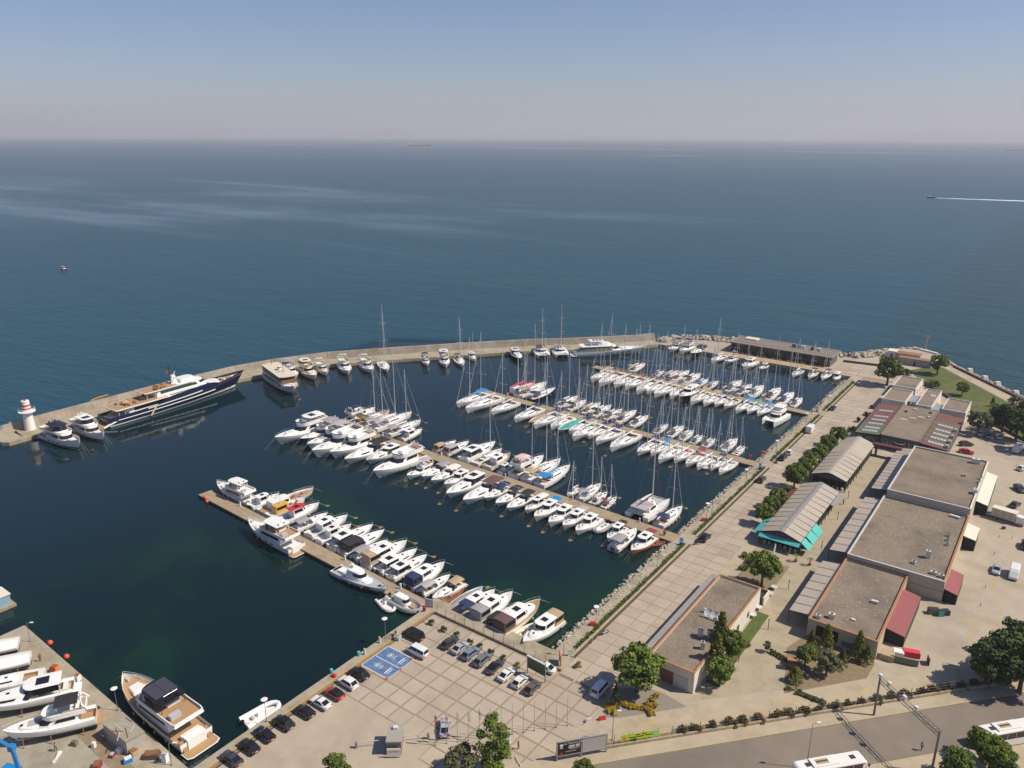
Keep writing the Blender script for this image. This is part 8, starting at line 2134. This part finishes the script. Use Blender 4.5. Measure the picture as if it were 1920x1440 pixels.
for i, (px, py) in enumerate(((94,1205),(125,1231),(291,1362),(82+302,932),(388,940))):
    z = -.5; x, y = G2(px, py, z); t = thing('buoy_fender', ['red ball fender on the far boatyard quay edge, left one','red ball fender on the far boatyard quay edge, right one','red ball fender between the solar trawler yacht and quay','red ball fender at the nearest pontoon end, left one','red ball fender at the nearest pontoon end, right one'][i], 'fender', (x,y,z), 0, 'red ball fenders'); MB().ball((0,0,0), .55, 10, 7).build('ball', ORANGE, t, True); MB().tube([(0,0,.5),(.2,-.5,.9)], .03, 4).build('lanyard', ROPE, t)
# blue mobile crane at the frame corner
t = thing('yard_crane', 'bright blue boatyard crane boom entering at the lower left', 'crane', (*G2(30,1452), 0)); BC = mat('crane_blue',(.02,.20,.50),.4,var=.08,scale=1)
p0, p1, p2 = Vector(G(38,1450,1.0)), Vector(G(22,1402,6.5)), Vector(G(-25,1372,9.0)); o0 = Vector(t.location)
MB().tube([p0-o0,p1-o0], .38, 4, .32).build('lower_boom', BC, t); MB().tube([p1-o0,p2-o0], .32, 4, .22).build('upper_boom', BC, t); MB().obox(tuple(p1-o0-Vector((0,0,.5))), .9,.9,1.0,.5).build('boom_joint', BC, t); MB().obox((0,-1.5,0), 3,4,1.4,.4).build('carriage', BC, t)
# yellow crane lorry on the breakwater
x, y = G2(200,762); t = thing('yellow_crane', 'yellow folded crane machine on the breakwater behind the navy yacht', 'crane', (x-1.0,y,.02), 1.2); YC = mat('crane_yellow',(.60,.32,.03),.5)
MB().obox((0,0,.5), 3.2,1.8,1.2).build('carrier', YC, t); MB().tube([(0,0,1.6),(1.5,0,4.2),(-2.4,0,3.6),(-4.6,0,2.9)], .28, 5).build('folding_arm', YC, t)
for sx in (-1.1,1.1):
    for sg in (-1,1): q = put('wheel', CM['suv']['wheel'], t, (sx,sg*.9,.38))
# floating hut cut by the left edge
x, y = G2(-4,1128,SL+1.2); t = thing('floating_hut', 'pale floating hut with blue glazing cut by the left edge', 'hut', (x,y,SL), 0); MB().box(-3,3,-2.5,2.5,-.4,.6).build('pontoon_base', PDECK, t); MB().box(-2.2,2.2,-1.8,1.8,.602,3.0).build('cabin', mat('hut_blue_glass',(.25,.38,.45),.3), t); MB().box(-2.4,2.4,-2.0,2.0,3.002,3.2).build('roof', RENDW, t)
# rubbish corner, containers and bollards of the right car park
for i, (px, py, sx, sy, sz, m, nm, lb) in enumerate(((1695,1243,5.0,.15,1.4,'olive','screen_fence','dark green screen fence around the rubbish corner'),(1664,1232,2.4,2.2,1.2,'tan','rubbish_heap','heap of furniture and rubbish behind the screen fence'),(1684,1226,2.0,1.6,1.0,'white','white_boards','white boards leaning in the rubbish corner'),(1708,1227,3.2,1.4,1.1,'red','red_tarp','red tarpaulin over goods at the car park corner'),(1740,1242,.12,1.6,1.5,'brown','wooden_board','wooden framed board standing at the car park corner'),(1750,1148,2.2,1.3,1.2,'olive','waste_container','dark green waste container between the two maroon canopies'),(1763,1152,1.2,1.0,1.3,'teal','glass_bank','green bottle bank beside the waste container'),(1773,1150,1.4,1.2,1.1,'navy','waste_container','blue waste container right of the bottle bank'),(1882,990,.8,.6,.6,'brown','planter_stump','brown stump planter below the lorry'))):
    x, y = G2(px, py, .3); t = thing(nm, lb, nm.split('_')[-1], (x,y,.012), TH*.4 if i in (0,) else .1*i); MB().obox((0,0,0), sx,sy,sz,0,1.0).build('body', CANVAS[m], t); MB().obox((0,0,sz+.002), sx*.9+.05,sy*.9+.05,.08,0).build('rim', DARKF if i > 4 else CANVAS[m], t)
for i, (px, py) in enumerate(((1873,1008),(1897,1010),(1864,1040),(1847,1103),(1838,1137),(1905,875))):
    x, y = G2(px, py); tag(MB().lathe([(.07,0),(.07,.8),(.02,.85)], 7, (x,y,.012)).build('bollard', TERRA), '%s rusty bollard from the top between bays of the right car park' % ORD[i], 'bollard', 'bollards of the right car park')
# plaza clutter: white cafe tables, parasol bases, sign boards
for i, (px, py) in enumerate(((1423,1138),(1412,1152),(1445,1112),(1452,1100))):
    x, y = G2(px, py, .7); t = thing('cafe_table', '%s round white cafe table from the office end along the plaza' % ORD[i], 'table', (x,y,.01), 0, 'white cafe tables'); MB().lathe([(.75,.72),(.75,.76)], 16).build('table_top', COPW, t); MB().lathe([(.25,0),(.05,.05),(.05,.72)], 8).build('pedestal_leg', COPW, t)
x, y = G2(1449,1040,1.5); t = thing('folded_parasol', 'large folded white parasol in the cafe garden', 'parasol', (x,y,.01), .4); MB().tube([(0,0,0),(.3,.5,3.4)], .05, 5).build('pole', STEEL, t); MB().tube([(.15,.3,1.9),(.5,.9,3.9)], .28, 8, .15).build('folded_canopy', CANVAS['white'], t)
for i, (px, py) in enumerate(((1478,1105),(1440,1180),(1590,935),(1570,975),(1540,1030),(1385,1240))):
    x, y = G2(px, py); t = thing('bollard_light', '%s slim dark bollard light on the plaza' % ORD[i], 'bollard light', (x,y,.01), 0, 'bollard lights on the plaza'); MB().tube([(0,0,0),(0,0,2.2)], .08, 6).build('post', DARKF, t); MB().obox((0,0,2.2), .2,.2,.25).build('lamp_head', DARKF, t)
t = thing('plant_row', 'row of potted shrubs across the plaza near the corner garden', 'planter', (0,0,0))
for i in range(7):
    x, y = G2(lerp(1446,1478,i/6), lerp(1222,1240,i/6), .3); MB().lathe([(.2,0),(.28,.4)], 8, (x,y,.01)).build('pot', DARKF, t); q = put('shrub', PROTO['bush'][i % 3][0], t, (x,y,.35)); q.scale = (.55,.55,.8)
x, y = G2(1484,1245,1.0); t = thing('pizza_cart', 'small covered handcart with red roof at the plaza edge', 'cart', (x,y,.01), .4); MB().box(-.7,.7,-.5,.5,.5,1.2).build('counter', WOOD, t); MB().box(-.9,.9,-.65,.65,2.1,2.25).build('roof', TERRA, t); posts((-.65,.65),(-.45,.45),0,2.1,.04).build('post', DARKF, t)
# seafront lamp shelters on the right
for i, (px, py) in enumerate(((1818,697),(1846,711),(1870,722),(1904,739))):
    x, y = G2(px, py); t = thing('sea_shelter', '%s small white concrete block from the cape along the seafront' % ORD[i], 'block', (x,y,0), .7, 'white blocks along the seafront'); MB().obox((0,0,0), 2.6,1.8,1.5,0,.75).build('block', RENDW, t); MB().obox((1.5,.4,0), 1.0,1.5,1.3).build('dark_side', DARKF, t)
